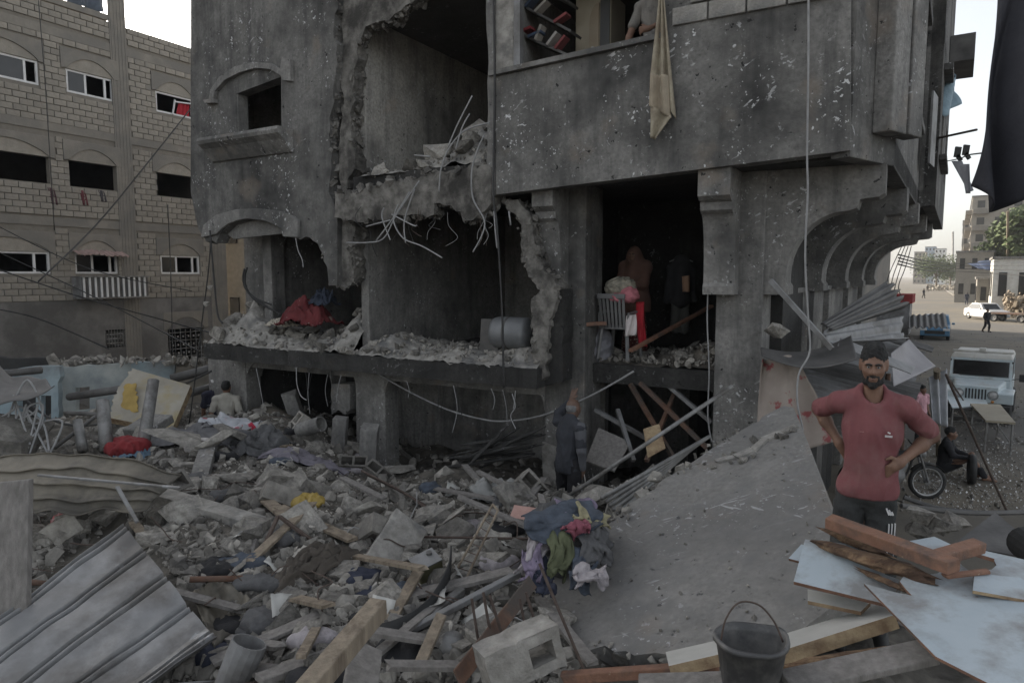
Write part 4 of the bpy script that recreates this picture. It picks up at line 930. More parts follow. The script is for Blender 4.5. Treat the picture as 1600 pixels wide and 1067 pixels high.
# woman in a brown veil and flowered skirt in the burnt room
FLOR = mat('flowered_cloth', (.05, .012, .012), (.08, .02, .02), 8, .95, bump=.3, specks=(.45, .38, .30), sscale=34, sthr=.58)
J = std_joints(el=(.2, -.10, 1.18), wl=(.08, -.27, 1.12), er=(-.2, -.12, 1.18), wr=(-.05, -.30, 1.1), head=(-.02, -.03, 1.62))
wl = stand(993, 387, 10.35, 1.75, .97); wl.z = zS1t
person('person', 'woman in a long brown veil and flowered skirt standing in the burnt room', J, wl, rz=R(-38), skirt=FLOR, robe=cloth('brown_veil', (.10, .055, .042)), hair=None, h=.015, scale=.94, shoes=M['black'], top=cloth('dark_sleeve', (.02, .02, .02)), yaw=R(10))
# man leaning over the upper window sill
J = std_joints(head=(.03, -.20, 1.60), neck=(.02, -.08, 1.46), chest=(0, -.02, 1.27), sl=(.19, -.06, 1.42), sr=(-.18, -.03, 1.40), er=(-.27, -.10, 1.12), wr=(-.30, -.20, .90), el=(.28, -.14, 1.14), wl=(.06, -.30, 1.02))
uw, zw = fac(1006, 40); pl = B(uw, FV + .42, 0); pl.z = zS2t + .36
person('person', 'man in a grey T-shirt leaning out over the upper window sill', J, pl, rz=-A - R(8), top=cloth('grey_cotton', (.16, .15, .135), stain=(.09, .085, .08), stscale=5, stthr=.6), trousers=M['trouser'], h=.012, hem=.9, hands={'r': ((-.1, -.5, -.6), (.9, -.2, 0), (0, .2, -1), .085, .3), 'l': ((-.8, -.5, -.1), (0, -.4, .9), (.1, .8, -.4), .085, .6)}, shoes=M['black'])
# two men seen from behind by the shattered house
J = std_joints(wl=(.03, .15, .93), wr=(-.03, .16, .92), el=(.27, .10, 1.16), er=(-.27, .10, 1.16))
NAVY = cloth('navy_stripe', (.022, .023, .038))
p_ = stand(337, 588, 13.2, 1.78)
T, q, _ = person('person', 'man in a white cap and dark striped shirt seen from behind on the rubble', std_joints(), p_, rz=R(200), top=NAVY, trousers=M['trouser'], h=.016, face=False, shoes=M['black'], hair=None)
sdf_ob('cap', cloth('white_cap', (.48, .47, .46)), T, [('e', q(0, .015, .06), (.094, .108, .078)), ('c', q(-.05, -.10, .045), q(.05, -.10, .045), .016, .016)], h=.012, k=.02, cuts=[(q(0, 0, .03), (0, 0, -1))])
for k in range(3): MB().bar((-.17, .125, 1.1 + .07 * k), (.17, .125, 1.1 + .07 * k), .02, .012).build('stripe', cloth('pale_stripe', (.2, .2, .22)), T, local=True)
p_ = stand(353, 597, 12.6, 1.75, .98)
person('person', 'dark-haired man in a pale T-shirt with hands clasped behind his back', J, p_, rz=R(184), top=cloth('pale_cotton', (.30, .285, .25)), trousers=M['trouser'], h=.016, scale=.98, face=False, shoes=M['black'])
# people in the street
BLK = cloth('black_cloth', (.014, .014, .016)); PINK = cloth('pink_cloth', (.42, .24, .27))
WALK = dict(kl=(.10, -.14, .52), al=(.11, -.10, .10), tl=(.11, -.28, .04), kr=(-.10, .02, .50), ar=(-.11, .22, .16), tr=(-.12, .10, .04), wl=(.26, .10, .9), wr=(-.26, -.12, .9))
g0 = Z(1437, 688, 0)
person('person', 'girl in a pink top standing beside the market canopy', std_joints(), Z(1437, 690, 0), rz=R(20), top=PINK, trousers=BLK, h=.016, scale=.80, shoes=M['black'])
for px, py, lab, cc, rz_, hgt in ((1541, 519, 'person in long black clothes walking past the white car', BLK, R(10), .97), (1510, 476, 'person in dark clothes walking along the sunlit middle of the road', cloth('slate_cloth', (.03, .033, .045)), R(150), 1.0), (1443, 466, 'far pedestrian in dark clothes by the red kiosk', BLK, R(20), 1.0), (1449, 456, 'farthest pedestrian on the road beside the rubble bank', cloth('brown_cloth', (.06, .05, .045)), R(160), 1.0)):
    person('person', lab, std_joints(**WALK), Z(px, py, 0), rz=rz_, top=cc, trousers=cc, h=.022, scale=hgt, shoes=M['black'], long_sleeve=True, face=False, hem=.6 if 'long' in lab else .86)
# person sitting on the ground behind the motorcycle
J = std_joints(head=(0, -.05, .88), neck=(0, 0, .74), chest=(0, .02, .56), belly=(0, .04, .36), pelvis=(0, .05, .18), sl=(.18, .01, .69), sr=(-.18, .01, .69), el=(.25, -.12, .47), er=(-.25, -.12, .47), wl=(.12, -.36, .44), wr=(-.1, -.36, .44),
               hl=(.1, .03, .15), hr=(-.1, .03, .15), kl=(.15, -.42, .48), kr=(-.12, -.44, .46), al=(.13, -.58, .07), ar=(-.1, -.66, .07), tl=(.15, -.76, .035), tr=(-.1, -.84, .035))
person('person', 'barefoot person in black sitting on the ground behind the motorcycle', J, Z(1478, 742, 0), rz=R(55), top=BLK, trousers=BLK, h=.018, hem=.12, long_sleeve=True)
# ------------------------------------------------------------------ rubble
def hull_data(size, n=13, seed=0):
    r = random.Random(seed); bm = bmesh.new()
    for i in range(n):
        p = [r.uniform(-1, 1) for _ in range(3)]; k = r.randrange(3); p[k] = r.choice((-1, 1)) * r.uniform(.8, 1)
        bm.verts.new([p[j] * size[j] * .5 for j in range(3)])
    res = bmesh.ops.convex_hull(bm, input=bm.verts)
    bmesh.ops.delete(bm, geom=[v for v in bm.verts if not v.link_faces], context='VERTS'); bm.verts.index_update()
    vs = [v.co.copy() for v in bm.verts]; fs = [tuple(v.index for v in f.verts) for f in bm.faces]; bm.free(); return vs, fs
def mesh_of(name, vs, fs, m):
    me = bpy.data.meshes.new(name); me.from_pydata([tuple(v) for v in vs], [], fs); me.materials.append(m); me.update(); return me
def roughen(vs, fs, amp):
    bm = bmesh.new(); bv = [bm.verts.new(v) for v in vs]
    for f in fs: bm.faces.new([bv[i] for i in f])
    bmesh.ops.subdivide_edges(bm, edges=bm.edges, cuts=2, use_grid_fill=True, fractal=amp, seed=int(abs(vs[0][0]) * 1e4) % 97)
    bm.verts.index_update(); o = [v.co.copy() for v in bm.verts], [tuple(v.index for v in f.verts) for f in bm.faces]; bm.free(); return o
CH = [hull_data((1, .85, .7), 14, s) for s in range(10)]; SL = [hull_data((1, .8, .22), 16, 50 + s) for s in range(7)]; BR = [hull_data((1, .45, .38), 22, 80 + s) for s in range(4)]
MCH = [mesh_of('concrete_chunk', *roughen(*h, .3), M['chunk']) for h in CH]; MSL = [mesh_of('concrete_fragment', *roughen(*h, .12), M['chunk']) for h in SL]
# hollow block with two cells
def block_mesh(name, m):
    b = MB(); w, h, l = .2, .19, .4
    hol = [rect(-l / 2 + .03, -.015, -w / 2 + .03, w / 2 - .03), rect(.015, l / 2 - .03, -w / 2 + .03, w / 2 - .03)]
    L = rag([(-l / 2, -w / 2), (l / 2, -w / 2), (l / 2, w / 2), (-l / 2, w / 2)], .004, .08)
    b.poly(L, lambda x, y, t: Vector((x, y, t)), -h / 2, h / 2, holes=hol, back=jit(L, .006)); return mesh_of(name, b.v, b.f, m)
MBK = block_mesh('hollow_block', M['chunk'])
from mathutils.geometry import intersect_point_tri_2d
REG = [(0, 705), (130, 692), (300, 645), (400, 642), (540, 692), (620, 742), (830, 762), (960, 752), (1075, 700), (1100, 712), (940, 832), (862, 905), (872, 1000), (900, 1067), (0, 1067)]
def inside(x, y, poly):
    c = False; j = len(poly) - 1
    for i in range(len(poly)):
        if (poly[i][1] > y) != (poly[j][1] > y) and x < (poly[j][0] - poly[i][0]) * (y - poly[i][1]) / (poly[j][1] - poly[i][1]) + poly[i][0]: c = not c
        j = i
    return c
SHEETP = [(185, 798), (345, 985), (200, 1067), (-10, 1067), (-10, 985)]
SHEET2 = [(-10, 705), (180, 700), (290, 752), (235, 790), (-10, 800)]
LM = [(180, 930, 'ribbed metal sheet'), (140, 750, 'curled tan sheet'), (350, 812, 'cracked concrete beam'), (478, 790, 'yellow plastic bag'), (668, 890, 'olive tin can'), (640, 970, 'black rubber strip'), (880, 850, 'clothes pile'), (812, 1020, 'concrete block with a hole'), (817, 801, 'pink floor tile'), (620, 775, 'bent rebar bundle'), (305, 688, 'grey striped blanket'), (440, 752, 'bent dark corrugated sheet'), (530, 1010, 'sawn wooden post'), (705, 1025, 'overturned enamel pot'), (1020, 740, 'bundle of grey pipes'), (487, 668, 'open-ended drain pipe'), (575, 740, 'double column stump'), (495, 890, 'twisted brown-grey cloth'), (198, 702, 'red cloth bundle'), (28, 890, 'tall grey board'), (780, 782, 'crumpled silver sheet'), (380, 870, 'upright frame pieces'), (412, 706, 'dark grey cloth on the ridge'), (360, 1040, 'crushed metal tube'), (740, 850, 'narrow metal frame')]
def near_lm(x, y): return min(LM, key=lambda q: (q[0] - x) ** 2 + 2.2 * (q[1] - y) ** 2)[2]
def rpx(poly=REG):
    xs = [p[0] for p in poly]; ys = [p[1] for p in poly]
    while True:
        x, y = random.uniform(min(xs), max(xs)), random.uniform(min(ys), max(ys))
        if inside(x, y, poly) and not inside(x, y, SHEETP) and not inside(x, y, SHEET2): return x, y
def place(me, p, s, label, cat, group, rx=None):
    o = bpy.data.objects.new(me.name.split('.')[0], me); COL.objects.link(o); o.location = p; o.scale = (s * random.uniform(.8, 1.25), s * random.uniform(.8, 1.2), s * random.uniform(.75, 1.15)) if not isinstance(s, tuple) else s
    o.rotation_euler = rx or (random.uniform(-.6, .6), random.uniform(-.6, .6), random.uniform(0, 6.28)); tag(o, label, cat, group); return o
for i in range(250):
    x, y = rpx(); p = H(x, y); s = min(.55, max(.10, random.choice((14, 18, 22, 27, 34, 46, 60)) / pxd(p.y))); p.z += s * .12
    place(random.choice(MCH), p, s, '%s jagged concrete chunk by the %s' % ('small' if s < .2 else 'mid-sized' if s < .36 else 'big', near_lm(x, y)), 'rubble', 'concrete chunks on the heap')
for i in range(110):
    x, y = rpx(); p = H(x, y); s = min(.8, max(.16, random.choice((22, 30, 40, 55, 75)) / pxd(p.y))); p.z += s * .10
    place(random.choice(MSL), p, s, '%s flat concrete fragment by the %s' % ('small' if s < .32 else 'wide', near_lm(x, y)), 'concrete piece', 'broken slab pieces on the heap', (random.gauss(0, .45), random.gauss(0, .45), random.uniform(0, 6.28)))
for i in range(9):
    x, y = rpx()
    while y > 850: x, y = rpx()
    p = H(x, y); p.z += .07
    place(MBK, p, (1, 1, 1), 'hollow grey building block by the %s' % near_lm(x, y), 'block', 'loose hollow blocks on the heap', (random.uniform(-.9, .9), random.uniform(-.9, .9), random.uniform(0, 6.28)))
def scatter(name, m, n, sampler, smin, smax, lib=CH + SL + BR):
    V_ = []; F_ = []; o = 0
    L = [(np.array([tuple(v) for v in h[0]]), h[1]) for h in lib]
    for i in range(n):
        p = sampler(); vs, fs = random.choice(L); s = smin * (smax / smin) ** (random.random() ** 1.7)
        m3 = np.array(rotm(random.uniform(0, 6.28), random.uniform(0, 6.28), random.uniform(0, 6.28))) * s
        V_.append(vs @ m3.T + np.array(tuple(p))); F_ += [tuple(k + o for k in f) for f in fs]; o += len(vs)
    ob = bpy.data.objects.new(name, mesh_of(name, np.concatenate(V_).tolist(), F_, m)); COL.objects.link(ob); stuff(ob); return ob
def s_px(): return H(*rpx())
scatter('rubble', M['chunk'], 7500, s_px, .03, .17)
scatter('gravel', M['chunk'], 13000, s_px, .012, .045)
def s_left():
    x, y = random.uniform(-12, -3), random.uniform(1.8, 9); return Vector((x, y, hz(x, y)))
scatter('side_rubble', M['chunk'], 2600, s_left, .03, .25)
def s_bank():
    x, y = random.uniform(2.2, 5.2), random.uniform(4.2, 10.5); return Vector((x, y, hz(x, y)))
scatter('street_rubble', M['chunk'], 900, s_bank, .03, .16)
def s_back():
    x, y = random.uniform(-13, 1), random.uniform(9, 17); return Vector((x, y, hz(x, y)))
scatter('yard_rubble', M['chunk'], 1800, s_back, .05, .3)
# rubble banks on the torn floors
def bank(name, us, vs_, zf, hf, m=None, nu=90, nv=24):
    b = MB(); o = []
    for j in range(nv + 1):
        for i in range(nu + 1):
            u = us[0] + (us[1] - us[0]) * i / nu; v = vs_[0] + (vs_[1] - vs_[0]) * j / nv; h = hf(i / nu, j / nv)
            q = Vector((u, v, zf)); b.v.append(B(u, v + (.05 * noise.noise(q * 5) if j == 0 else 0), zf - .03 + max(0, h) * (1 + .45 * noise.noise(q * 3.1)) + .05 * noise.noise(q * 9) * (h > .02)))
    w = nu + 1; b.f = [(j * w + i, j * w + i + 1, (j + 1) * w + i + 1, (j + 1) * w + i) for j in range(nv) for i in range(nu)]; b.m = [0] * len(b.f)
    ob = b.build(name, m or M['conc_raw']); stuff(ob)
    def smp():
        for _ in range(60):
            a, c = random.random(), random.random() ** 1.5
            if hf(a, c) > .04: break
        return B(us[0] + (us[1] - us[0]) * a, vs_[0] + (vs_[1] - vs_[0]) * c, zf + hf(a, c))
    return smp
ra, rb = fac(320, 560)[0], fac(545, 570)[0]
hb1 = lambda a, c: (.62 * math.exp(-((a - .17) / .16) ** 2) + .62 * math.exp(-((a - .93) / .1) ** 2) + .28) * min(1, c * 3.0 + .08) * (1 - .75 * c)
sm1 = bank('rubble_bank', (ra, rb), (FV + .02, FV + 2.2), zS1t, hb1)
rc, rd = fac(548, 570)[0], fac(838, 590)[0] - .03
hb2 = lambda a, c: (.16 + .10 * math.sin(a * 9) ** 2 + .12 * math.exp(-((a - .15) / .1) ** 2)) * min(1, c * 4 + .15) * (1 - .6 * c)
sm2 = bank('rubble_bank', (rc, rd), (FV + .02, FV + 1.7), zS1t, hb2, M['conc_raw'])
re_, rf = fac(560, 290)[0], fac(765, 270)[0]
hb3 = lambda a, c: (.12 + .62 * math.exp(-((a - .83) / .27) ** 2)) * min(1, c * 3 + .1) * (1 - .8 * c)
sm3 = bank('rubble_bank', (re_, rf), (FV - .0, FV + 1.6), zS2t, hb3, M['conc_raw'])
rg_, rh = uP1 + .05, uC0 - .05
hb4 = lambda a, c: (.10 + .22 * math.exp(-((a - .9) / .3) ** 2)) * min(1, c * 4 + .2) * (1 - .4 * c)
sm4 = bank('rubble_bank', (rg_, rh), (PV + .32, PV + 2.2), zS1t, hb4, M['heap'])
for smp, n, nm in ((sm1, 60, 'left room'), (sm2, 26, 'middle room'), (sm3, 40, 'upper torn floor'), (sm4, 16, 'burnt right room')):
    for i in range(n):
        p = smp(); place(random.choice(MCH if i % 3 else MSL), p, random.uniform(.10, .34 if n > 30 else .22), 'broken concrete lump on the edge of the %s' % nm, 'rubble', 'lumps on the floor edge of the %s' % nm)
    scatter('ledge_rubble', M['chunk'], 420, smp, .025, .11)
def s_sill():
    t = random.random(); return B(cap0[0] + .45 + (cap1[0] - cap0[0] - .5) * t, FV + random.uniform(.0, .2), cap0[1] + (cap1[1] - cap0[1]) * t + .06)
scatter('sill_rubble', M['conc_raw'], 160, s_sill, .02, .09)
big = [(690, 245, .45), (735, 240, .4), (745, 205, .35)]
for px, py, s in big:
    u, z = fac(px, py, FV + .5); place(random.choice(MCH), B(u, FV + .5, z), s * 1.3, 'large broken concrete lump on the torn upper floor', 'rubble', 'large lumps on the torn upper floor')

# ------------------------------------------------------------------ big fallen pieces
def ob1(mb, name, m, label, cat, group=None, **k): return tag(mb.build(name, m, None, **k), label, cat, group)
# tilted roof slab
sA_, sB_, sC_, sD_ = P(1232, 636, 6.4), P(1330, 870, 3.95), P(860, 1010, 4.15), P(938, 815, 6.1)
slab = thing('tilted_concrete_plate', 'large smooth concrete slab lying tilted in front of the standing man', 'slab', (sA_ + sC_) / 2)
nrm = (sB_ - sA_).cross(sC_ - sA_).normalized()
if nrm.z < 0: nrm = -nrm
ex = (sB_ - sA_).normalized(); ey = nrm.cross(ex).normalized()
def s2(p): return ((p - sA_).dot(ex), (p - sA_).dot(ey))
sc_px = [(1225, 634, 0), (1240, 637, 0), (1262, 690, 0), (1300, 800, 0), (1345, 915, 0), (1250, 985, 0), (1040, 1022), (905, 1012), (838, 965), (860, 905), (935, 830), (985, 785), (1060, 735), (1110, 702), (1165, 668)]
def onslab(px, py): return onp(px, py, sA_, nrm)
so = rag([s2(onslab(p[0], p[1])) + ((0,) if len(p) > 2 else ()) for p in sc_px], .018, .08)
M['slab'] = plaster('slab_concrete', .17, .245, .09, .60, .33, .36, fa=(.82, 1.15))
MB().poly(so, lambda a, b, t: sA_ + ex * a + ey * b + nrm * t, 0, -.16, back=jit(so, .05)).build('plate', M['slab'], slab)
ln = MB()
cr = [(1120, 722), (1150, 716), (1178, 704), (1196, 688), (1222, 678), (1243, 668)]
for i, (a, b) in enumerate(zip(cr, cr[1:])):
    p, q = onslab(*a), onslab(*b); ln = MB(); ln.bar(p + nrm * .008, q + nrm * .008, .07 + .03 * (i % 2), .03, up=nrm, jag=.03); ln.build('cracked_plaster', M['conc_raw'], slab)
for i in range(14):
    t = random.random(); a = cr[int(t * 4.99)]; p = onslab(a[0] + random.uniform(-20, 20), a[1] + random.uniform(-6, 14)); place(random.choice(MCH), p + nrm * .015, random.uniform(.03, .09), 'small plaster crumb on the tilted slab', 'rubble', 'plaster crumbs on the tilted slab')
def s_plate():
    while True:
        x, y = random.uniform(840, 1340), random.uniform(640, 1020)
        if inside(x, y, [(p[0], p[1]) for p in sc_px]): return onslab(x, y) + nrm * .01
scatter('plate_grit', M['chunk'], 150, s_plate, .006, .035)
def s_pedge():
    k = random.choice(list(range(6, 14))); t = random.random(); a_, b_ = sc_px[k], sc_px[(k + 1) % len(sc_px)]
    return onslab(a_[0] + (b_[0] - a_[0]) * t + random.gauss(0, 7), a_[1] + (b_[1] - a_[1]) * t + random.gauss(0, 7)) + nrm * random.uniform(-.1, .02)
scatter('plate_edge_rubble', M['chunk'], 170, s_pedge, .03, .14)
# corrugated sheet, lower left
cs = MB(); c00, c10, c11, c01 = P(190, 800, 5.0), P(338, 985, 4.1), P(-20, 1230, 3.0), P(-170, 1060, 3.6)
def corr(a, b):
    t = (a * 4.3) % 1.0; r = .032 * max(0, min(1, t / .04, (.13 - t) / .04)) + .032 * max(0, min(1, (t - .17) / .04, (.30 - t) / .04))
    return .10 + r + .022 * noise.noise(Vector((a * 3, b * 3, 0))) + .012 * noise.noise(Vector((a * 9, b * 7, 4))) - (.06 * max(0, a - .9) / .1)
cs.patch(c00, c10, c11, c01, 200, 40, corr); ob1(cs, 'corrugated_sheet', M['galv'], 'large grey ribbed metal sheet leaning on the heap', 'metal sheet', smooth=False, solid=.006)
cs = MB(); c00, c10, c11, c01 = P(0, 712, 6.4), P(288, 752, 6.3), P(232, 795, 5.9), P(-20, 800, 5.8)
cs.patch(c00, c10, c11, c01, 60, 90, lambda a, b: Vector((0, -.07 * math.sin(b * 3.1) - .055 * max(0, math.cos(b * 25 + .8 * noise.noise(Vector((a * 2, 0, 3))))) ** 5 + .05 * noise.noise(Vector((a * 5, b * 3, 8))), .16 * math.sin(a * 2.6) * (1 - b) + .04 * noise.noise(Vector((a * 6, b * 2, 5))))))
ob1(cs, 'curled_sheet', M['tan_sheet'], 'curled dusty tan metal sheet with long ribs', 'metal sheet', smooth=True, solid=.008)
cs = MB(); c00, c10, c11, c01 = P(-30, 545, 10), P(60, 590, 9.6), P(85, 600, 8.8), P(-40, 625, 8.6)
cs.patch(c00, c10, c11, c01, 24, 16, lambda a, b: .15 * math.sin(a * 3) + .08 * noise.noise(Vector((a * 3, b * 3, 9)))); ob1(cs, 'sagging_sheet', M['dark_sheet'], 'dark sagging sheet propped up beside the blue wall', 'metal sheet', smooth=True, solid=.01)
cs = MB(); c00, c10, c11, c01 = P(390, 742, 8.6), P(492, 752, 8.4), P(485, 768, 8.0), P(398, 762, 8.0)
cs.patch(c00, c10, c11, c01, 50, 12, lambda a, b: .10 * math.sin(a * 3.1) * (1 - b) * -1 + .014 * math.sin(a * 60)); ob1(cs, 'bent_sheet', M['dark_sheet'], 'bent dark corrugated sheet in the middle of the heap', 'metal sheet', smooth=True, solid=.01)
# boards and beams: (name, label, cat, material, endA(px,py), endB(px,py), width, height, depthA, depthB)  depth None = on the heap
def beam(name, label, cat, m, a, b, w, h, da=None, db=None, group=None, lift=.04, jag=.012, bev=.006, up=None):
    p = P(a[0], a[1], da) if da else H(*a) + Vector((0, 0, lift)); q = P(b[0], b[1], db) if db else H(*b) + Vector((0, 0, lift))
    return ob1(MB().bar(p, q, w, h, jag=jag, up=up or Vector((0, 0, 1))), name, M[m], label, cat, group, bevel=bev)
beam('standing_board', 'tall grey board standing at the edge of the heap', 'board', 'wood_grey', (24, 750), (18, 1010), .22, .05, 4.5, 4.2, up=Vector((0, 1, 0)))
beam('concrete_beam', 'long cracked concrete beam lying aslant behind the ribbed sheet', 'beam', 'conc_raw', (228, 775), (474, 850), .2, .2, 6.6, 5.7)
beam('lintel', 'narrow concrete lintel sloping down toward the ribbed sheet', 'beam', 'conc', (328, 692), (300, 790), .2, .12, 9.2, 7.2)
beam('wooden_post', 'sawn wooden post end rising in front of the black strip', 'post', 'wood', (592, 948), (455, 1110), .085, .085, 3.0, 2.4)
beam('grey_plank', 'grey plank beside the sawn wooden post', 'plank', 'wood_grey', (572, 1010), (560, 1100), .16, .03, 3.1, 2.7, up=Vector((0, 1, .3)))
beam('rusty_plate', 'long rusty brown steel strip leaning from the concrete block to the clothes', 'steel strip', 'rust', (832, 908), (715, 1060), .09, .015, 4.3, 3.3, up=Vector((.3, -1, .5)))
beam('steel_angle', 'grey steel angle lying across the rubble below the tin can', 'steel bar', 'pipe', (722, 922), (585, 1032), .06, .05, 4.6, 3.9)
beam('steel_angle', 'second steel angle lying along the rusty strip', 'steel bar', 'galv', (812, 895), (640, 985), .05, .04, 4.7, 4.1)
beam('weathered_plank', 'pale weathered plank among the twisted metal strips', 'plank', 'wood', (690, 960), (655, 1040), .07, .025, 4.0, 3.6)
beam('wood_strip', 'long thin wooden strip lying on the lower left rubble', 'plank', 'wood_grey', (500, 960), (330, 1035), .10, .03, 4.4, 4.0)
beam('wood_strip', 'dark wet wooden strip along the bottom of the heap', 'plank', 'wood_grey', (520, 1020), (405, 1062), .10, .04, 3.9, 3.6)
beam('door_frame_piece', 'upright grey wooden frame piece stuck in the rubble', 'frame', 'wood_grey', (372, 838), (355, 905), .10, .05, 5.6, 5.2, up=Vector((0, 1, 0)))
beam('door_frame_piece', 'second upright grey frame piece stuck in the rubble', 'frame', 'wood_grey', (398, 842), (385, 900), .08, .05, 5.6, 5.2, up=Vector((0, 1, 0)))
beam('metal_strip', 'thin bright metal strip crossing behind the ribbed sheet', 'steel bar', 'galv', (60, 742), (282, 762), .03, .02, 5.9, 5.7)
beam('metal_strip', 'short bright metal strip standing on the ribbed sheet corner', 'steel bar', 'galv', (183, 760), (214, 815), .03, .02, 5.3, 5.0)
beam('steel_rod', 'long dark rod lying across the middle of the heap', 'rod', 'rebar', (470, 835), (850, 842), .022, .022, 6.2, 5.9)
beam('steel_rod', 'bent dark bar propped on the cracked beam', 'rod', 'rebar', (435, 805), (405, 870), .03, .03, 5.7, 5.4)
beam('steel_rod', 'dark bar falling away from the cracked beam', 'rod', 'rebar', (436, 806), (492, 848), .03, .03, 5.7, 5.6)
beam('masonry_fragment', 'brown-grey fallen wall piece leaning above the black strip', 'wall piece', 'conc_raw', (640, 815), (590, 900), .35, .10, 6.0, 5.4, up=Vector((.5, -.6, .6)))
for k, (a, b, da, db) in enumerate((((1145, 603), (858, 795), 6.9, 7.3),)):
    tag(MB().tube([P(*a, da), P(*b, db)], .022, 9, smooth=False).build('long_pipe', M['pipe'], smooth=True), 'long grey steel pipe leaning up past the bald man', 'pipe')
for k in range(5):
    tag(MB().tube([P(1108 - 6 * k, 682 + 4 * k, 7.4), P(940 + 6 * k, 778 + 6 * k, 6.5)], .021, 9, smooth=False).build('scaffold_pipe', M['pipe'], smooth=True), 'grey pipe in the bundle lying on the slab edge', 'pipe', 'bundle of grey pipes on the slab edge')
tag(MB().tube([P(296, 905, 4.75), P(388, 903, 4.9)], .022, 10, smooth=False).build('rusty_pipe', M['rust'], smooth=True), 'short rusty pipe sticking out from under the ribbed sheet', 'pipe')
tag(MB().tube([P(45, 909, 4.7), P(80, 912, 4.7)], .02, 10, smooth=False).build('rusty_pipe', M['rust'], smooth=True), 'rusty pipe stub beside the tall grey board', 'pipe')
tag(MB().lathe(P(468, 672, 10.2), [(.11, 0), (.115, .45), (.10, .45), (.095, 0)], axis=P(505, 661, 10.0) - P(468, 672, 10.2), n=18).build('drain_pipe', M['conc'], smooth=False), 'open-ended pale drain pipe sticking out of the rubble', 'pipe')
# concrete block in the foreground with rebars
cbm = MB(); w, h, l = .2, .2, .4; L = rag([(-l / 2, -w / 2), (l / 2, -w / 2), (l / 2, w / 2), (-l / 2, w / 2)], .004, .05)
cbm.poly(L, lambda x, y, t: Vector((x, y, t)), -h / 2, h / 2, holes=[rect(.02, l / 2 - .05, -w / 2 + .05, w / 2 - .05)], back=jit(L, .008))
o = cbm.build('concrete_block', M['conc_raw'], local=True, bevel=.008); o.location = P(812, 1022, 3.25); o.rotation_euler = (R(80), R(-12), R(24)); tag(o, 'grey concrete block with a hole in its end, in front of the upright rebars', 'block')
for k, (x0, y0, x1, y1) in enumerate(((737, 935, 748, 1005), (755, 925, 768, 1000), (765, 930, 786, 995), (822, 925, 836, 972), (812, 935, 820, 975))):
    tag(MB().tube([P(x0, y0, 3.75), P(x1, y1, 3.7)], .009, 6, smooth=False).build('rebar', M['rebar']), 'upright rebar sticking out behind the concrete block', 'rebar', 'upright rebars behind the concrete block')
tag(MB().tube([P(843, 880, 3.9), P(872, 950, 3.75), P(912, 1045, 3.6)], .010, 6).build('steel_rod', M['rebar']), 'dark rod leaning from the clothes pile down over the slab', 'rod')
# bundles of rebar
for k in range(6):
    a = P(565 + 3 * k, 735 + 2 * k, 7.8); b = P(640 + 5 * k, 775 + 3 * k, 7.3); c = P(680 + 3 * k, 812 + 4 * k, 7.0)
    tag(MB().tube([a, b, c, c + Vector((.04, 0, -.16))], .011, 6).build('rebar', M['rebar']), 'rebar in the bent bundle below the dark doorway', 'rebar', 'bent rebar bundle below the dark doorway')
for k in range(7):
    a = H(10 + 9 * k, 742 + random.uniform(-8, 8)); b = H(75 + 10 * k, 772 + 6 * k); b = b + Vector((0, 0, .12))
    tag(MB().tube([a + Vector((0, 0, .2)), (a + b) / 2 + Vector((0, 0, .22)), b], .012, 6).build('rebar', M['rebar']), 'rebar in the tangle beside the tan sheet', 'rebar', 'rebar tangle beside the tan sheet')
# black strip, tin can, tray frame, pots
bs_ = MB(); ptsb = [P(705, 872, 5.0), P(700, 905, 4.7), P(672, 955, 4.4), P(620, 990, 4.2), P(545, 1005, 4.2)]
cr_ = crom(ptsb, 8); bs_.v = [p + Vector((0, 0, .10)) for p in cr_] + [p + Vector((0, -.05, -.08)) for p in cr_]; n = len(cr_); bs_.f = [(i, i + 1, n + i + 1, n + i) for i in range(n - 1)]; bs_.m = [0] * (n - 1)
ob1(bs_, 'rubber_strip', M['black'], 'curved black rubber strip below the olive tin can', 'strip', smooth=True, solid=.012)
tn = thing('tin_can', 'square olive-gold tin can tipped over in the rubble', 'tin can', P(668, 912, 5.0)); rt = rotm(R(12), R(-14), R(32))
tl = Vector(tn.location)
MB().box(tl + Vector((0, 0, .10)), (.20, .17, .22), rt).build('body', mat('olive_tin', (.20, .20, .12), (.30, .29, .18), 6, .35, .75, bump=.4, bscale=8), tn, bevel=.012)
MB().box(tl + rt @ Vector((0, 0, .112)) + Vector((0, 0, .10)), (.205, .175, .012), rt).build('rim', M['galv'], tn, bevel=.003)
MB().lathe(tl + rt @ Vector((.05, .03, .118)) + Vector((0, 0, .10)), [(.022, 0), (.022, .02), (.0, .02)], axis=rt @ Vector((0, 0, 1)), n=12).build('cap', M['dark_sheet'], tn)
tr_ = thing('wire_frame', 'narrow rusty metal frame standing on end beside the tin can', 'frame', P(715, 905, 5.0))
A_, B_, C_, D_ = P(770, 788, 5.3), P(778, 797, 5.2), P(728, 905, 4.8), P(708, 900, 4.9)
for a, b in ((A_, D_), (B_, C_), (A_, B_)): MB().tube([a, b], .010, 6, smooth=False).build('rail', M['wood'], tr_)
for k in range(8): t = (k + 1) / 9; MB().tube([A_.lerp(D_, t), B_.lerp(C_, t)], .004, 5, smooth=False).build('rung', M['rebar'], tr_)
pt = thing('cooking_pot', 'grey enamel pot lying overturned beside the rusty strip', 'pot', P(705, 1035, 3.9)); pc = Vector(pt.location) + Vector((0, 0, .09))
MB().lathe(pc, [(.0, .09), (.06, .085), (.085, .05), (.092, 0), (.093, -.06), (.097, -.062), (.088, -.06), (.086, 0), (.05, .07)], axis=(.25, -.3, .9), n=22).build('body', M['pipe'], pt, smooth=True)
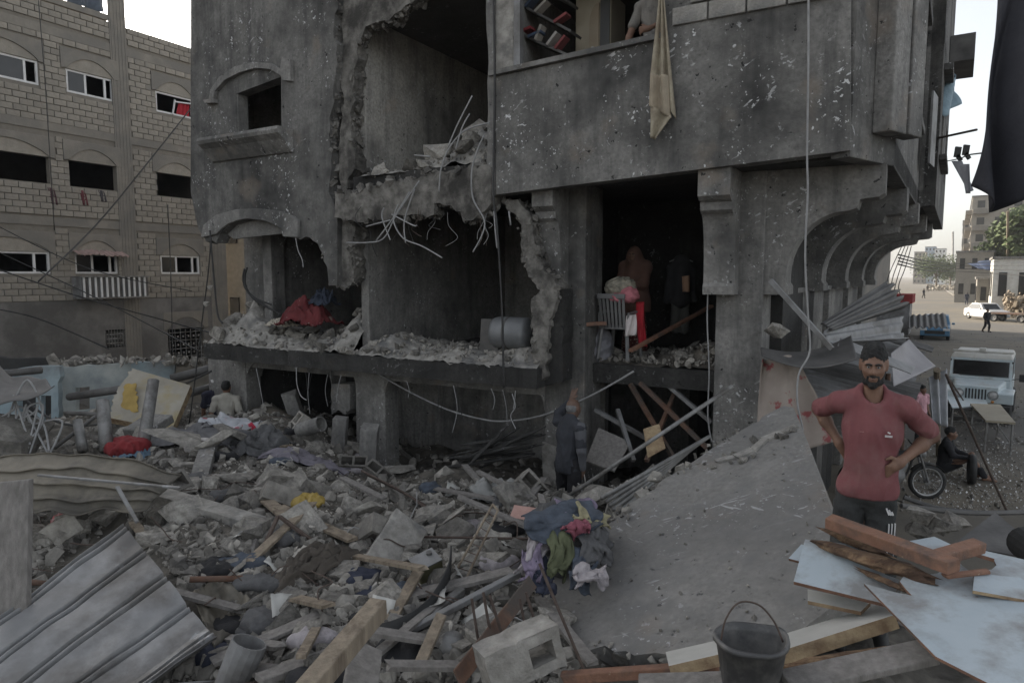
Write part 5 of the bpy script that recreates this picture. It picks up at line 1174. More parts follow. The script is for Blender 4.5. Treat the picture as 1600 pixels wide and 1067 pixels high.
MB().tube([pc + Vector((.09, -.02, -.02)), pc + Vector((.13, -.03, -.01)), pc + Vector((.13, -.03, .03)), pc + Vector((.09, -.02, .04))], .006, 6).build('handle', M['dark_sheet'], pt)
bw = thing('metal_tube', 'crushed grey metal tube at the bottom of the heap', 'tube', P(372, 1062, 3.9)); 
MB().lathe(P(360, 1075, 3.8), [(.10, 0), (.105, .28), (.095, .28), (.09, 0)], axis=(.35, .2, .9), n=16).build('shell', M['galv'], bw)
# tiles, bag, curled cardboard
for px, py, s, m, lab in ((817, 801, .22, mat('pink_tile', (.42, .25, .21), (.5, .31, .27), 5, .6, bump=.1), 'broken pink floor tile in the rubble'), (668, 615 + 365, .0, None, '')):
    if m: o = place(MSL[2], P(px, py, 6.6), (s * 1.25, s * .9, s * .25), lab, 'tile', None, (R(48), R(8), 0)); me2 = MSL[2].copy(); me2.materials[0] = m; o.data = me2; o.name = 'broken_tile'
def crumple(name, label, cat, m, c, rx, ry, hgt, rz=0.0, seed=0, fold=1.0, n=34, lift=.0, ground=True, group=None, rf=1.0):
    """a crumpled cloth or bag lying on the heap"""
    b = MB(); c = Vector(c); cz, sz = math.cos(rz), math.sin(rz); rr = random.Random(seed); ox, oy = rr.uniform(0, 50), rr.uniform(0, 50)
    for j in range(n + 1):
        for i in range(n + 1):
            a, e = i / n * 2 - 1, j / n * 2 - 1
            q = Vector((a * 1.7 * fold + ox, e * 1.7 * fold + oy, 0)); w = noise.noise_vector(q * 1.3) * .30
            x, y = (a + w.x) * rx, (e + w.y) * ry; d = max(0, 1 - (a * a + e * e) ** 1.3 * .8)
            z = hgt * (d * .75 + .5 * rf * noise.noise(q * 2.2) * (.35 + d) + .28 * rf * abs(noise.noise(q * 5.0)))
            X, Y = c.x + x * cz - y * sz, c.y + x * sz + y * cz
            b.v.append(Vector((X, Y, (max(hz(X, Y), c.z - .12) if ground else c.z) + .015 + lift + max(-.01, z))))
    w_ = n + 1; b.f = [(j * w_ + i, j * w_ + i + 1, (j + 1) * w_ + i + 1, (j + 1) * w_ + i) for j in range(n) for i in range(n)]; b.m = [0] * len(b.f)
    return ob1(b, name, m, label, cat, group, smooth=True, solid=.008)
def bundle(name, label, cat, m, c, r3, seed=0, amp=.05, sc=4.0, h=.02, n=4):
    rr = random.Random(seed); c = Vector(c); pr = [('e', (0, 0, r3[2] * .5), r3)]
    for k in range(n): pr.append(('e', (rr.uniform(-.9, .9) * r3[0], rr.uniform(-.8, .8) * r3[1], rr.uniform(.1, .6) * r3[2]), tuple(q * rr.uniform(.35, .65) for q in r3)))
    pr = [(p[0], tuple(p[1][i] + (seed * .37 if i == 0 else 0) for i in range(3)), p[2]) for p in pr]
    o = sdf_ob(name, m, None, pr, h=h, k=.06, cre=(amp, sc, (1, 1, 1)))
    for v in o.data.vertices: v.co.x -= seed * .37
    o.location = c; return tag(o, label, cat)
bundle('plastic_bag', 'crumpled yellow plastic bag among the concrete chunks', 'bag', cloth('yellow_plastic', (.28, .20, .05), rough=.5), H(478, 790), (.15, .12, .07), 3, .04, 7, .012)
cs = MB(); cs.patch(P(300, 925, 4.75), P(345, 902, 4.9), P(392, 935, 4.7), P(335, 1012, 4.2), 30, 30, lambda a, b: .10 * math.sin(a * 3.1) * math.sin(b * 2.5) + .05 * noise.noise(Vector((a * 4, b * 4, 2))) + .02 * noise.noise(Vector((a * 11, b * 11, 5)))); ob1(cs, 'brown_tin_sheet', M['tan_sheet'], 'crumpled brown tin sheet beside the ribbed metal sheet', 'tin sheet', smooth=True, solid=.006)
# clothes and blankets
CL = dict(denim=(.06, .073, .095), lilac=(.18, .15, .21), green=(.09, .10, .055), yellow=(.28, .255, .16), pinkr=(.22, .07, .095), grey=(.09, .09, .092), white=(.33, .305, .315), navy=(.025, .03, .05), black=(.02, .02, .022))
CM = {k: cloth('cloth_' + k, v, stain=tuple(x * .75 for x in v), stscale=6) for k, v in CL.items()}
def drape(name, label, m, tops, bots, n=14, group='clothes in the pile on the slab', fold=.035, seed=0, cat='clothing'):
    """a garment hanging/lying: top edge tops -> bottom edge bots (px,py,d)"""
    t = [P(*q) for q in tops]; e = [P(*q) for q in bots]; b = MB()
    n = 22; wv = (t[1] - t[0]) * .35; t = [t[0] - wv, t[1] + wv]; e = [e[0] - wv * .8, e[1] + wv * .8]
    def dsp(a, c):
        q = Vector((a * 3.2 + seed, c * 3.0, seed * 2)); w = noise.noise_vector(q * .8); r = 1 - 2 * abs(noise.noise(q * 1.6 + w))
        return Vector((w.x * .07, -.03 - .045 * r - .05 * math.sin(c * 3.1), w.z * .07 - .02 * a))
    b.patch(t[0], t[1], e[1], e[0], n, n, dsp)
    return ob1(b, name, m, label, cat, None, smooth=True, solid=.012)
sdf_b = [('e', tuple(P(880, 815, 5.25)), (.26, .22, .17)), ('e', tuple(P(905, 850, 5.0)), (.24, .2, .2)), ('e', tuple(P(870, 865, 5.0)), (.16, .15, .16))]
o = sdf_ob('clothes_heap', CM['grey'], None, sdf_b, h=.02, k=.1, disp=lambda X, Y, Zz: .03 * np.sin(X * 30 + 4 * np.sin(Zz * 14)) * np.sin(Y * 24 + Zz * 20)); tag(o, 'grey heap of clothes at the core of the pile on the slab', 'clothes')
for nm, lab, m, t, b_, s in (
    ('jeans', 'blue denim jeans lying on top of the clothes pile', 'denim', ((840, 800, 5.0), (905, 778, 5.2)), ((852, 832, 4.75), (918, 818, 4.8)), 1),
    ('blouse', 'lilac blouse on the top of the clothes pile', 'lilac', ((882, 772, 5.3), (918, 776, 5.3)), ((890, 800, 5.0), (922, 802, 5.0)), 2),
    ('shirt', 'pale yellow strip of cloth at the edge of the clothes pile', 'yellow', ((912, 788, 5.05), (942, 800, 5.05)), ((912, 806, 4.9), (930, 812, 4.9)), 3),
    ('scarf', 'pink-red scarf in the middle of the clothes pile', 'pinkr', ((890, 808, 4.86), (914, 806, 4.86)), ((896, 826, 4.8), (916, 824, 4.8)), 4),
    ('trousers', 'grey trousers hanging down the right of the clothes pile', 'grey', ((912, 812, 4.9), (940, 820, 4.9)), ((916, 876, 4.62), (944, 872, 4.62)), 5),
    ('dress', 'green cloth strip hanging down the clothes pile', 'green', ((866, 825, 4.82), (884, 822, 4.82)), ((858, 892, 4.55), (876, 896, 4.55)), 6),
    ('shirt', 'lilac-white shirt hanging from the left of the clothes pile', 'white', ((842, 826, 4.85), (862, 826, 4.85)), ((806, 884, 4.62), (828, 888, 4.62)), 7),
    ('jeans', 'dark denim leg trailing from the clothes pile onto the slab', 'denim', ((902, 850, 4.75), (922, 850, 4.75)), ((888, 910, 4.45), (912, 910, 4.45)), 8),
    ('vest', 'black cloth hanging below the clothes pile', 'navy', ((838, 870, 4.7), (858, 868, 4.7)), ((838, 922, 4.4), (856, 922, 4.4)), 9),
    ('shirt', 'pink-striped cloth hanging beside the clothes pile', 'lilac', ((828, 850, 4.75), (842, 845, 4.75)), ((820, 898, 4.5), (836, 902, 4.5)), 10),
    ('rag', 'white rag lying on the slab below the clothes pile', 'white', ((906, 884, 4.5), (934, 880, 4.5)), ((904, 908, 4.35), (932, 904, 4.35)), 11)):
    drape(nm, lab, CM[m], t, b_, seed=s * 1.7)
bundle('red_cloth', 'bright red cloth bundle beside the standing posts', 'cloth', cloth('red_cloth', (.17, .022, .025)), H(198, 702), (.22, .17, .08), 6, .09, 5.5, .016)
crumple('blue_cloth', 'pale blue cloth lying under the red bundle', 'cloth', cloth('blue_cloth', (.10, .15, .20)), H(212, 708), .2, .16, .1, seed=7)
crumple('blanket', 'grey striped blanket spread over the rubble', 'blanket', cloth('grey_blanket', (.10, .10, .105), (.17, .17, .175)), H(305, 688), .85, .5, .2, seed=8, fold=1.4, n=60, rf=.5)
FLW = mat('flowered_blanket', (.40, .42, .45), (.48, .48, .5), 3, .95, bump=.3, specks=(.42, .03, .06), sscale=4.2, sthr=.56)
crumple('blanket', 'white blanket with red flowers beside the grey blanket', 'blanket', FLW, H(345, 672), .48, .38, .2, seed=9)
crumple('dark_cloth', 'dark grey cloth lying over the broken rubble ridge', 'cloth', CM['grey'], H(412, 706), .32, .5, .3, seed=10, fold=1.2, n=50, rf=.45)
crumple('clothes', 'mauve-grey clothes strewn beside the bent dark sheet', 'clothes', cloth('mauve_cloth', (.14, .13, .15)), H(480, 728), .55, .25, .15, seed=11, fold=1.6, n=50, rf=.6)
bundle('white_bag', 'white bag lying on the grey blanket', 'bag', cloth('white_bag', (.42, .40, .39)), H(313, 702), (.14, .12, .1), 12, .04, 6, .016)
crumple('clothes', 'red and white clothes stuffed beside the tall grey board', 'clothes', mat('red_white_cloth', (.35, .03, .03), (.5, .47, .47), 6, .95, bump=.3), H(100, 822), .13, .1, .12, seed=13)
crumple('brown_cloth', 'brown-grey cloth twisted along the rubble slope', 'cloth', cloth('brown_grey_cloth', (.07, .06, .05)), H(495, 890), .12, .4, .16, seed=14, rz=-.6, fold=1.6)
crumple('sack', 'crumpled silver sheet on the mound below the pillar', 'plastic sheet', cloth('silver_sheet', (.22, .22, .21), rough=.5), H(780, 782), .3, .2, .2, seed=15)

for k in range(34):
    x, y = rpx(); p = H(x, y); cn = ('grey', 'white', 'denim', 'black', 'navy', 'grey', 'grey', 'black')[k % 8]
    bundle('cloth_scrap', '%s cloth scrap by the %s' % ({'denim': 'blue', 'navy': 'dark blue'}.get(cn, cn), near_lm(x, y)), 'cloth', CM[cn], p, (random.uniform(.08, .2), random.uniform(.06, .14), random.uniform(.025, .05)), 40 + k, .035, 7, .02, 3)['group'] = 'cloth scraps in the rubble'
for k in range(30):
    x, y = rpx(); p = H(x, y) + Vector((0, 0, .03)); s = random.uniform(.05, .13); b = MB(); r3_ = rotm(random.gauss(0, .5), random.gauss(0, .5), random.uniform(0, 6)); sd_ = random.random() * 9
    b.patch(*[p + r3_ @ Vector((sx * s, sy * s * .7, 0)) for sx, sy in ((-1, -1), (1, -1), (1, 1), (-1, 1))], 5, 5, lambda a, c: .03 * noise.noise(Vector((a * 3 + sd_, c * 3, 0))))
    ob1(b, 'paper_scrap', M['white_paint'], 'pale paper scrap by the %s' % near_lm(x, y), 'paper', 'paper scraps in the rubble', smooth=True, solid=.003)
# ------------------------------------------------------------------ timber and panels beside the man
def board(name, label, cat, m, c4, th, edge=None, jagged=None, group=None):
    """flat board through 3+ pixel corners (px,py,d): plane of the first three"""
    p = [P(*q) for q in c4]; n_ = (p[1] - p[0]).cross(p[2] - p[0]).normalized()
    if n_.z < 0: n_ = -n_
    x = (p[1] - p[0]).normalized(); y = n_.cross(x)
    p = p[:3] + [onp(q[0], q[1], p[0], n_) for q in c4[3:]]
    L = [((q - p[0]).dot(x), (q - p[0]).dot(y)) for q in p]
    if jagged: L = rag([l + ((0,) if i not in jagged else ()) for i, l in enumerate(L)], .018, .05)
    b = MB().poly(L, lambda a, c, t: p[0] + x * a + y * c + n_ * t, 0, -th)
    nt_ = len(tessellate_polygon([[Vector((a, c, 0)) for a, c in L]]))
    if edge: b.m = [0] * (2 * nt_) + [1] * (len(b.f) - 2 * nt_)
    return tag(b.build(name, [M[m], M[edge]] if edge else M[m]), label, cat, group)
board('panel', 'pale blue panel lying under the splintered timber', 'panel', 'panel', ((1258, 842, 3.5), (1240, 908, 3.25), (1395, 946, 3.0), (1405, 905, 3.1), (1330, 850, 3.4)), .02, 'wood_red', (3,))
board('panel', 'small pale panel corner sticking out beside the tilted slab', 'panel', 'panel', ((1232, 872, 3.5), (1252, 850, 3.55), (1275, 856, 3.5), (1262, 880, 3.4)), .018, 'wood_red')
board('panel', 'grey-green panel edge lying below the pale panels', 'panel', 'white_paint', ((1262, 920, 3.35), (1262, 938, 3.25), (1345, 955, 3.1), (1360, 940, 3.15)), .02, 'edge_tan')
board('panel', 'large pale blue broken panel lying over the pile at the right', 'panel', 'panel', ((1350, 911, 3.0), (1462, 1025, 2.45), (1560, 1075, 2.25), (1640, 1075, 2.25), (1640, 900, 2.9), (1560, 868, 3.1), (1520, 905, 2.95), (1500, 880, 3.05), (1465, 895, 3.0), (1412, 900, 3.0), (1425, 930, 2.85)), .012, 'wood_red', (3, 4, 5, 6, 7, 8, 9, 10))
board('panel', 'pale blue panel behind the red-brown beam', 'panel', 'panel', ((1420, 845, 3.7), (1460, 838, 3.8), (1490, 852, 3.7), (1468, 862, 3.6)), .018, 'wood_red')
board('panel', 'pale panel lying to the right of the red-brown beam', 'panel', 'panel', ((1518, 862, 3.4), (1530, 858, 3.5), (1620, 878, 3.3), (1620, 892, 3.2)), .018, 'wood_red')
board('panel', 'short overlapping panel piece on top of the large broken panel', 'panel', 'panel', ((1525, 895, 2.95), (1520, 922, 2.80), (1620, 940, 2.72), (1620, 905, 2.9)), .014, 'edge_tan', (0, 2))
wd = lambda *a, **k: beam(*a, **k)
wd('timber_beam', 'red-brown painted timber beam lying across the pile', 'timber', 'wood_red', (1296, 814), (1492, 886), .075, .06, 3.45, 2.85, up=Vector((0, -.3, 1)))
wd('timber_piece', 'short broken red-brown timber crossing the long beam', 'timber', 'wood_red', (1462, 872), (1530, 852), .075, .05, 3.0, 3.15, jag=.03)
def splinter(name, label, a, b, w, seed):
    p, q = P(*a), P(*b); bm_ = MB(); n = 9; r = random.Random(seed); d = (q - p).normalized(); x = d.cross(Vector((0, 0, 1))).normalized(); y = x.cross(d)
    for i in range(n + 1):
        t = i / n; k = w * (.35 + .65 * min(1, t * 4 + .1, (1 - t) * 4 + .15)); c = p.lerp(q, t)
        for j in range(8):
            an = 2 * math.pi * j / 8; rr = k * (.7 + .5 * r.random()); e = d * (r.uniform(-.06, .06) if i in (0, n) else 0)
            bm_.v.append(c + x * math.cos(an) * rr + y * math.sin(an) * rr * .55 + e)
    bm_.f = [(i * 8 + j, i * 8 + (j + 1) % 8, (i + 1) * 8 + (j + 1) % 8, (i + 1) * 8 + j) for i in range(n) for j in range(8)] + [tuple(range(7, -1, -1)), tuple(n * 8 + j for j in range(8))]; bm_.m = [0] * len(bm_.f)
    return ob1(bm_, name, M['wood_split'], label, 'timber')
splinter('splintered_log', 'thick splintered brown log lying below the red-brown beam', (1278, 848, 3.45), (1455, 905, 2.95), .062, 1)
splinter('split_wood', 'pale split wood lying between the beam and the log', (1288, 828, 3.5), (1390, 868, 3.25), .035, 2)
splinter('split_wood', 'splintered end of wood on the pale panel', (1345, 890, 3.2), (1418, 924, 2.95), .022, 3)
board('painted_plank', 'white-topped plank with a raw tan edge running behind the bucket', 'plank', 'white_paint', ((1212, 994, 3.15), (1385, 940, 3.25), (1398, 960, 3.0), (1215, 1018, 2.9)), .06, 'edge_tan')
board('painted_plank', 'white-topped plank end to the left of the bucket', 'plank', 'white_paint', ((1040, 1018, 3.2), (1120, 1000, 3.2), (1122, 1022, 2.95), (1045, 1040, 2.95)), .05, 'edge_tan')
splinter('rough_timber', 'dark rough timber lying in front of the white-topped plank', (1222, 1042, 2.75), (1408, 1012, 2.85), .032, 4)
wd('timber_plank', 'red-brown plank along the bottom edge of the slab', 'plank', 'wood_red', (880, 1058), (1122, 1042), .05, .05, 3.2, 3.0)
wd('timber_plank', 'grey-brown plank under the bucket', 'plank', 'wood_grey', (1000, 1068), (1240, 1062), .12, .03, 2.75, 2.6)
wd('timber_plank', 'dark plank under the large pale panel', 'plank', 'wood_grey', (1230, 1066), (1450, 1018), .14, .03, 2.55, 2.6)
wd('thin_strip', 'thin brown strip on top of the large pale panel', 'plank', 'wood_red', (1475, 900), (1545, 892), .03, .02, 2.9, 2.95)
bk = thing('bucket', 'scuffed dark plastic bucket with a wire handle on the timber pile', 'bucket', P(1172, 1085, 2.62)); bc = Vector(bk.location)
zt_ = P(1165, 995, 2.62).z - bc.z
MB().lathe(bc, [(.0, .0), (.095, 0), (.10, .02), (.128, zt_ - .02), (.138, zt_ - .018), (.138, zt_), (.126, zt_), (.122, zt_ - .03), (.09, .02), (0, .02)], n=28).build('body', M['plastic_dark'], bk, smooth=True)
for v_ in bk.children[0].data.vertices: v_.co += Vector((1, .6, .2)) * .03 * noise.noise(v_.co * 7)
MB().tube([bc + Vector((-.125, 0, zt_ - .02)), bc + Vector((-.105, .01, zt_ + .07)), bc + Vector((-.05, .02, zt_ + .135)), bc + Vector((.03, .02, zt_ + .125)), bc + Vector((.09, .01, zt_ + .06)), bc + Vector((.125, 0, zt_ - .02))], .004, 6).build('handle', M['rebar'], bk, smooth=True)
board('black_sheet', 'black sheet of metal lying on the street rubble behind the timber', 'metal sheet', 'dark_sheet', ((1555, 800, 5.6), (1490, 850, 5.1), (1590, 868, 4.9), (1625, 860, 5.0)), .01)
dr = thing('dark_pipe', 'open black pipe end at the edge of the street rubble', 'pipe', P(1600, 870, 4.9))
MB().lathe(P(1602, 848, 4.9), [(.12, 0), (.125, .5), (.105, .5), (.10, 0)], axis=(-.3, -.8, .1), n=18).build('shell', M['black'], dr)
for i, (px, py, s) in enumerate(((1440, 805, .2), (1470, 830, .28), (1445, 835, .25), (1495, 815, .18), (1462, 815, .2))):
    place(MCH[i], P(px, py, 6.0), s, 'dark lump of broken concrete on the street rubble behind the man', 'rubble', 'dark lumps behind the man')
for k, (a, b) in enumerate((((1408, 790, 8.6), (1610, 800, 8.8)), ((1412, 777, 9.2), (1520, 800, 8.9)))):
    tag(MB().tube([P(*a), P((a[0] + b[0]) / 2, (a[1] + b[1]) / 2 + 6, (a[2] + b[2]) / 2), P(*b)], .035, 7).build('curved_strip', M['dark_sheet']), ('long dark metal strip lying along the street edge', 'shorter dark strip crossing behind the long strip')[k], 'metal strip')

# ------------------------------------------------------------------ street: vehicles
def wheel(T, c, r, w, axis, name='wheel'):
    c = Vector(c); ax = Vector(axis)
    o = MB().lathe(c, [(r * .62, -w / 2), (r * .9, -w / 2), (r, -w * .32), (r, w * .32), (r * .9, w / 2), (r * .62, w / 2), (r * .62, -w / 2)], axis=ax, n=24).build(name, M['black'], T, smooth=True, local=True)
    MB().lathe(c, [(0.001, w * .25), (r * .25, w * .38), (r * .3, w * .2), (r * .55, w * .25), (r * .63, w * .42), (r * .63, -w * .42), (r * .3, -w * .2), (.001, -w * .25)], axis=ax, n=20).build('rim', M['galv'], o, smooth=False, local=True)
    return o
JW = mat('pale_blue_white_car_paint', (.40, .47, .50), (.52, .58, .60), 3, .4, bump=.05, stain=(.34, .35, .34), stscale=3, stthr=.6)
jf = (Z(1490, 660, 0) + Z(1570, 658, 0)) / 2
jp = jf + V2 * 1.15; jeep = thing('jeep', 'pale blue-white jeep parked in the street with a round-headlight grille', 'jeep', jp, -A2 - R(5))
jeep.scale = (1.06, 1.06, 1.06)
def lb(b, name, m, T=None, **k): return b.build(name, m, T or jeep, local=True, **k)
lb(MB().box((0, .75, .78), (1.42, 2.1, .52)), 'tub', JW, bevel=.04)
hd_ = MB(); hd_.add([(-.5, -1.48, .6), (.5, -1.48, .6), (.62, -.3, .6), (-.62, -.3, .6), (-.46, -1.48, .98), (.46, -1.48, .98), (.6, -.3, 1.06), (-.6, -.3, 1.06)], [(0, 3, 2, 1), (4, 5, 6, 7), (0, 1, 5, 4), (1, 2, 6, 5), (2, 3, 7, 6), (3, 0, 4, 7)]); lb(hd_, 'hood', JW, bevel=.05)
for sx in (-1, 1):
    fb = MB(); fb.box((sx * .63, -1.0, .84), (.34, 1.0, .05)); lb(fb, 'fender', JW, bevel=.02)
    lb(MB().box((sx * .63, -1.5, .72), (.34, .05, .26)), 'fender_front', JW, bevel=.02)
    hl = lb(MB().lathe((sx * .37, -1.5, .80), [(.001, .05), (.075, .045), (.095, .03), (.105, 0)], axis=(0, -1, 0), n=20), 'headlight', mat('headlight_glass', .35, .45, 4, .15, bump=0), smooth=True)
    MB().lathe((sx * .37, -1.5, .80), [(.10, .0), (.12, .035), (.105, .045)], axis=(0, -1, 0), n=20).build('ring', M['galv'], hl, local=True)
    lb(MB().lathe((sx * .37, -1.5, .63), [(.001, .04), (.035, .03), (.04, 0)], axis=(0, -1, 0), n=12), 'indicator', mat('amber_lens', (.45, .18, .03), None, 3, .3, bump=0))
    wheel(jeep, (sx * .66, -1.03, .36), .36, .22, (sx, 0, 0)); wheel(jeep, (sx * .66, 1.15, .36), .36, .22, (sx, 0, 0))
    lb(MB().box((sx * .70, .18, 1.33), (.03, .7, .44)), 'side_window', M['glass'])
    lb(MB().box((sx * .715, .20, .82), (.02, .8, .44)), 'door', JW, bevel=.01)
    lb(MB().bar((sx * .68, -.25, 1.05), (sx * .68, -.12, 1.58), .06, .06), 'windscreen_post', JW)
lb(MB().box((0, -1.5, .80), (.96, .05, .42)), 'grille', JW, bevel=.02)
for k in range(7): lb(MB().box((-.21 + .07 * k, -1.527, .80), (.035, .02, .28)), 'grille_slot', M['black'])
lb(MB().box((0, -1.66, .50), (1.5, .14, .13)), 'bumper', M['black'], bevel=.015)
lb(MB().box((0, -.17, 1.33), (1.26, .03, .40), rotm(-.22, 0, 0)), 'windscreen', M['glass'])
lb(MB().box((0, -.26, 1.08), (1.36, .06, .07)), 'windscreen_sill', JW, bevel=.01); lb(MB().box((0, -.12, 1.57), (1.42, .08, .07)), 'windscreen_top', JW, bevel=.01)
lb(MB().box((0, .80, 1.66), (1.44, 1.95, .14), taper=.92), 'roof', M['white_paint'], bevel=.04)
lb(MB().box((0, 1.72, 1.30), (1.40, .06, .62)), 'rear_panel', JW)
lb(MB().box((0, .15, 1.76), (1.40, .10, .05)), 'roof_rack', M['white_paint']); lb(MB().box((0, .15, 1.82), (.16, .16, .10)), 'roof_lamp', M['white_paint'], bevel=.02)
lb(MB().box((.93, -.22, 1.14), (.14, .04, .20)), 'mirror', M['black'], bevel=.015); lb(MB().bar((.70, -.22, 1.08), (.90, -.22, 1.12), .02, .02), 'mirror_arm', M['black'])
def car(name, label, loc, rz, paint, cat='car', L=4.3, W=1.75, Hh=1.55, sc=1.0):
    T = thing(name, label, cat, loc, rz); T.scale = (sc,) * 3
    side = [(-L / 2, .32), (-L / 2, .72), (-L / 2 + .15, .86), (-.95, .98), (-.35, Hh - .06), (.1, Hh), (1.1, Hh - .03), (1.75, 1.05), (L / 2 - .03, .95), (L / 2, .40), (L / 2 - .1, .28), (-L / 2 + .1, .28)]
    low = [p for p in side]
    b = MB().poly(side, lambda y, z, t: Vector((t * (1 if z < 1.0 else .86), y, z)), -W / 2, W / 2); b.build('body', paint, T, local=True, bevel=.05)
    b = MB(); b.add([(-W * .38, -.93, 1.0), (W * .38, -.93, 1.0), (W * .34, -.37, Hh - .10), (-W * .34, -.37, Hh - .10)], [(0, 1, 2, 3)])
    for i in range(4): b.v[i] += Vector((0, -.035, .03))
    b.build('windscreen', M['glass'], T, local=True, solid=.01)
    for sx in (-1, 1):
        b = MB(); xx = sx * (W / 2 * .86 + .06); b.add([(xx + sx * .04, -.72, 1.0), (xx + sx * .04, 1.5, 1.0), (xx - sx * .02, 1.05, Hh - .12), (xx - sx * .02, -.22, Hh - .12)], [(0, 1, 2, 3)]); b.build('side_window', M['glass'], T, local=True, solid=.01)
        for y in (-1.35, 1.35): wheel(T, (sx * (W / 2 - .08), y, .33), .33, .2, (sx, 0, 0))
        MB().box((sx * .62, -L / 2 - .005, .70), (.36, .06, .15)).build('headlight', mat('lamp_lens', .5, .6, 4, .2, bump=0), T, local=True, bevel=.02)
        MB().box((sx * .97, -.72, 1.02), (.16, .10, .12)).build('mirror', paint, T, local=True, bevel=.02)
    MB().box((0, -L / 2 - .005, .52), (1.1, .05, .22)).build('grille', M['black'], T, local=True, bevel=.01)
    return T
car('white_car', 'white saloon car parked on the sunlit side of the road', Z(1541, 500, 0) + V2 * 1.0, -A2 + R(28), mat('white_car_paint', .48, .56, 3, .35, bump=.02, stain=(.36, .34, .31), stscale=2, stthr=.6), sc=1.0)
car('blue_car', 'small blue vehicle parked beyond the metal canopies', Z(1460, 531, 0) + V2 * 1.6, -A2, mat('blue_car_paint', (.05, .13, .22), (.07, .17, .27), 3, .4, bump=.02), cat='car', W=1.6)
# flat cart behind the pedestrian
ct_ = thing('farm_cart', 'rust-red flat cart with rubber wheels beside the white car', 'cart', Z(1580, 503, 0), -A2 + R(60))
lb(MB().box((0, 0, .75), (1.6, 3.2, .12)), 'bed', M['rust'], ct_); lb(MB().box((0, -1.55, .95), (1.6, .06, .3)), 'headboard', M['rust'], ct_)
for y in (-1.1, 1.1):
    for sx in (-1, 1): wheel(ct_, (sx * .7, y, .36), .36, .2, (sx, 0, 0))
    lb(MB().box((0, y, .48), (1.3, .1, .1)), 'axle', M['black'], ct_)
lb(MB().bar((0, -1.6, .7), (0, -2.6, .4), .08, .08), 'drawbar', M['rust'], ct_)
# motorcycle
mc = thing('motorcycle', 'black motorcycle parked behind the man with its spoked front wheel showing', 'motorcycle', Z(1448, 779, 0) + Vector((-.62, .1, 0)), R(-8))
def mwheel(x):
    T = lb(MB().lathe((x, 0, .32), [(.265, -.045), (.30, -.05), (.325, -.02), (.325, .02), (.30, .05), (.265, .045), (.265, -.045)], axis=(0, 1, 0), n=30), 'wheel', M['black'], mc, smooth=True)
    MB().lathe((x, 0, .32), [(.245, -.018), (.266, -.024), (.266, .024), (.245, .018), (.245, -.018)], axis=(0, 1, 0), n=30).build('rim', M['alu'], T, local=True, smooth=True)
    MB().lathe((x, 0, .32), [(.001, -.05), (.045, -.05), (.045, .05), (.001, .05)], axis=(0, 1, 0), n=14).build('hub', M['galv'], T, local=True)
    for k in range(18):
        a = 2 * math.pi * k / 18; MB().tube([(x + .04 * math.cos(a + .4), .03 * (-1) ** k, .32 + .04 * math.sin(a + .4)), (x + .25 * math.cos(a), 0, .32 + .25 * math.sin(a))], .0035, 4, smooth=False).build('spoke', M['galv'], T, local=True)
mwheel(.62); mwheel(-.62)
for sy in (-1, 1): lb(MB().tube([(.62, .07 * sy, .32), (.42, .075 * sy, .92)], .02, 8, smooth=False), 'fork', M['galv'], mc)
lb(MB().tube([(.40, -.34, 1.02), (.38, -.2, 1.0), (.40, 0, .96), (.38, .2, 1.0), (.40, .34, 1.02)], .014, 8), 'handlebar', M['black'], mc)
lb(MB().lathe((.50, 0, .84), [(.001, .07), (.06, .06), (.085, 0), (.05, -.06), (.001, -.07)], axis=(1, 0, -.1), n=16), 'headlamp', M['galv'], mc, smooth=True)
sdf_ob('fuel_tank', M['black'], mc, [('c', (.28, 0, .80), (-.02, 0, .77), .11, .09)], h=.02, k=.03); sdf_ob('seat', M['plastic_dark'], mc, [('c', (-.05, 0, .76), (-.6, 0, .80), .10, .09)], h=.02, k=.03)
sdf_ob('engine', M['galv'], mc, [('e', (.05, 0, .42), (.19, .13, .16)), ('c', (.12, 0, .45), (.2, 0, .62), .08, .08)], h=.02, k=.03)
lb(MB().tube([(.40, 0, .88), (.15, 0, .66), (-.15, 0, .62), (-.62, .06, .34)], .022, 8), 'frame', M['black'], mc); lb(MB().tube([(.36, 0, .78), (.2, 0, .36), (-.2, 0, .28), (-.3, 0, .6)], .02, 8), 'cradle', M['black'], mc)
lb(MB().tube([(.15, .12, .35), (-.1, .15, .25), (-.7, .15, .32)], .03, 8), 'exhaust', M['galv'], mc)
fdm = MB(); fdm.v = []; 
for k in range(12):
    a = R(35 + 110 * k / 11)
    for y in (-.055, .055): fdm.v.append(Vector((.62 + .35 * math.cos(a), y, .32 + .35 * math.sin(a))))
fdm.f = [(2 * k, 2 * k + 1, 2 * k + 3, 2 * k + 2) for k in range(11)]; fdm.m = [0] * 11; lb(fdm, 'mudguard', M['black'], mc, solid=.006)
ty = thing('spare_tyre', 'loose black tyre standing behind the motorcycle', 'tyre', Z(1517, 756, 0), R(62)); lb(MB().lathe((0, 0, .30), [(.2, -.05), (.28, -.06), (.30, 0), (.28, .06), (.2, .05), (.2, -.05)], axis=(0, 1, 0), n=26), 'tread', M['black'], ty, smooth=True)
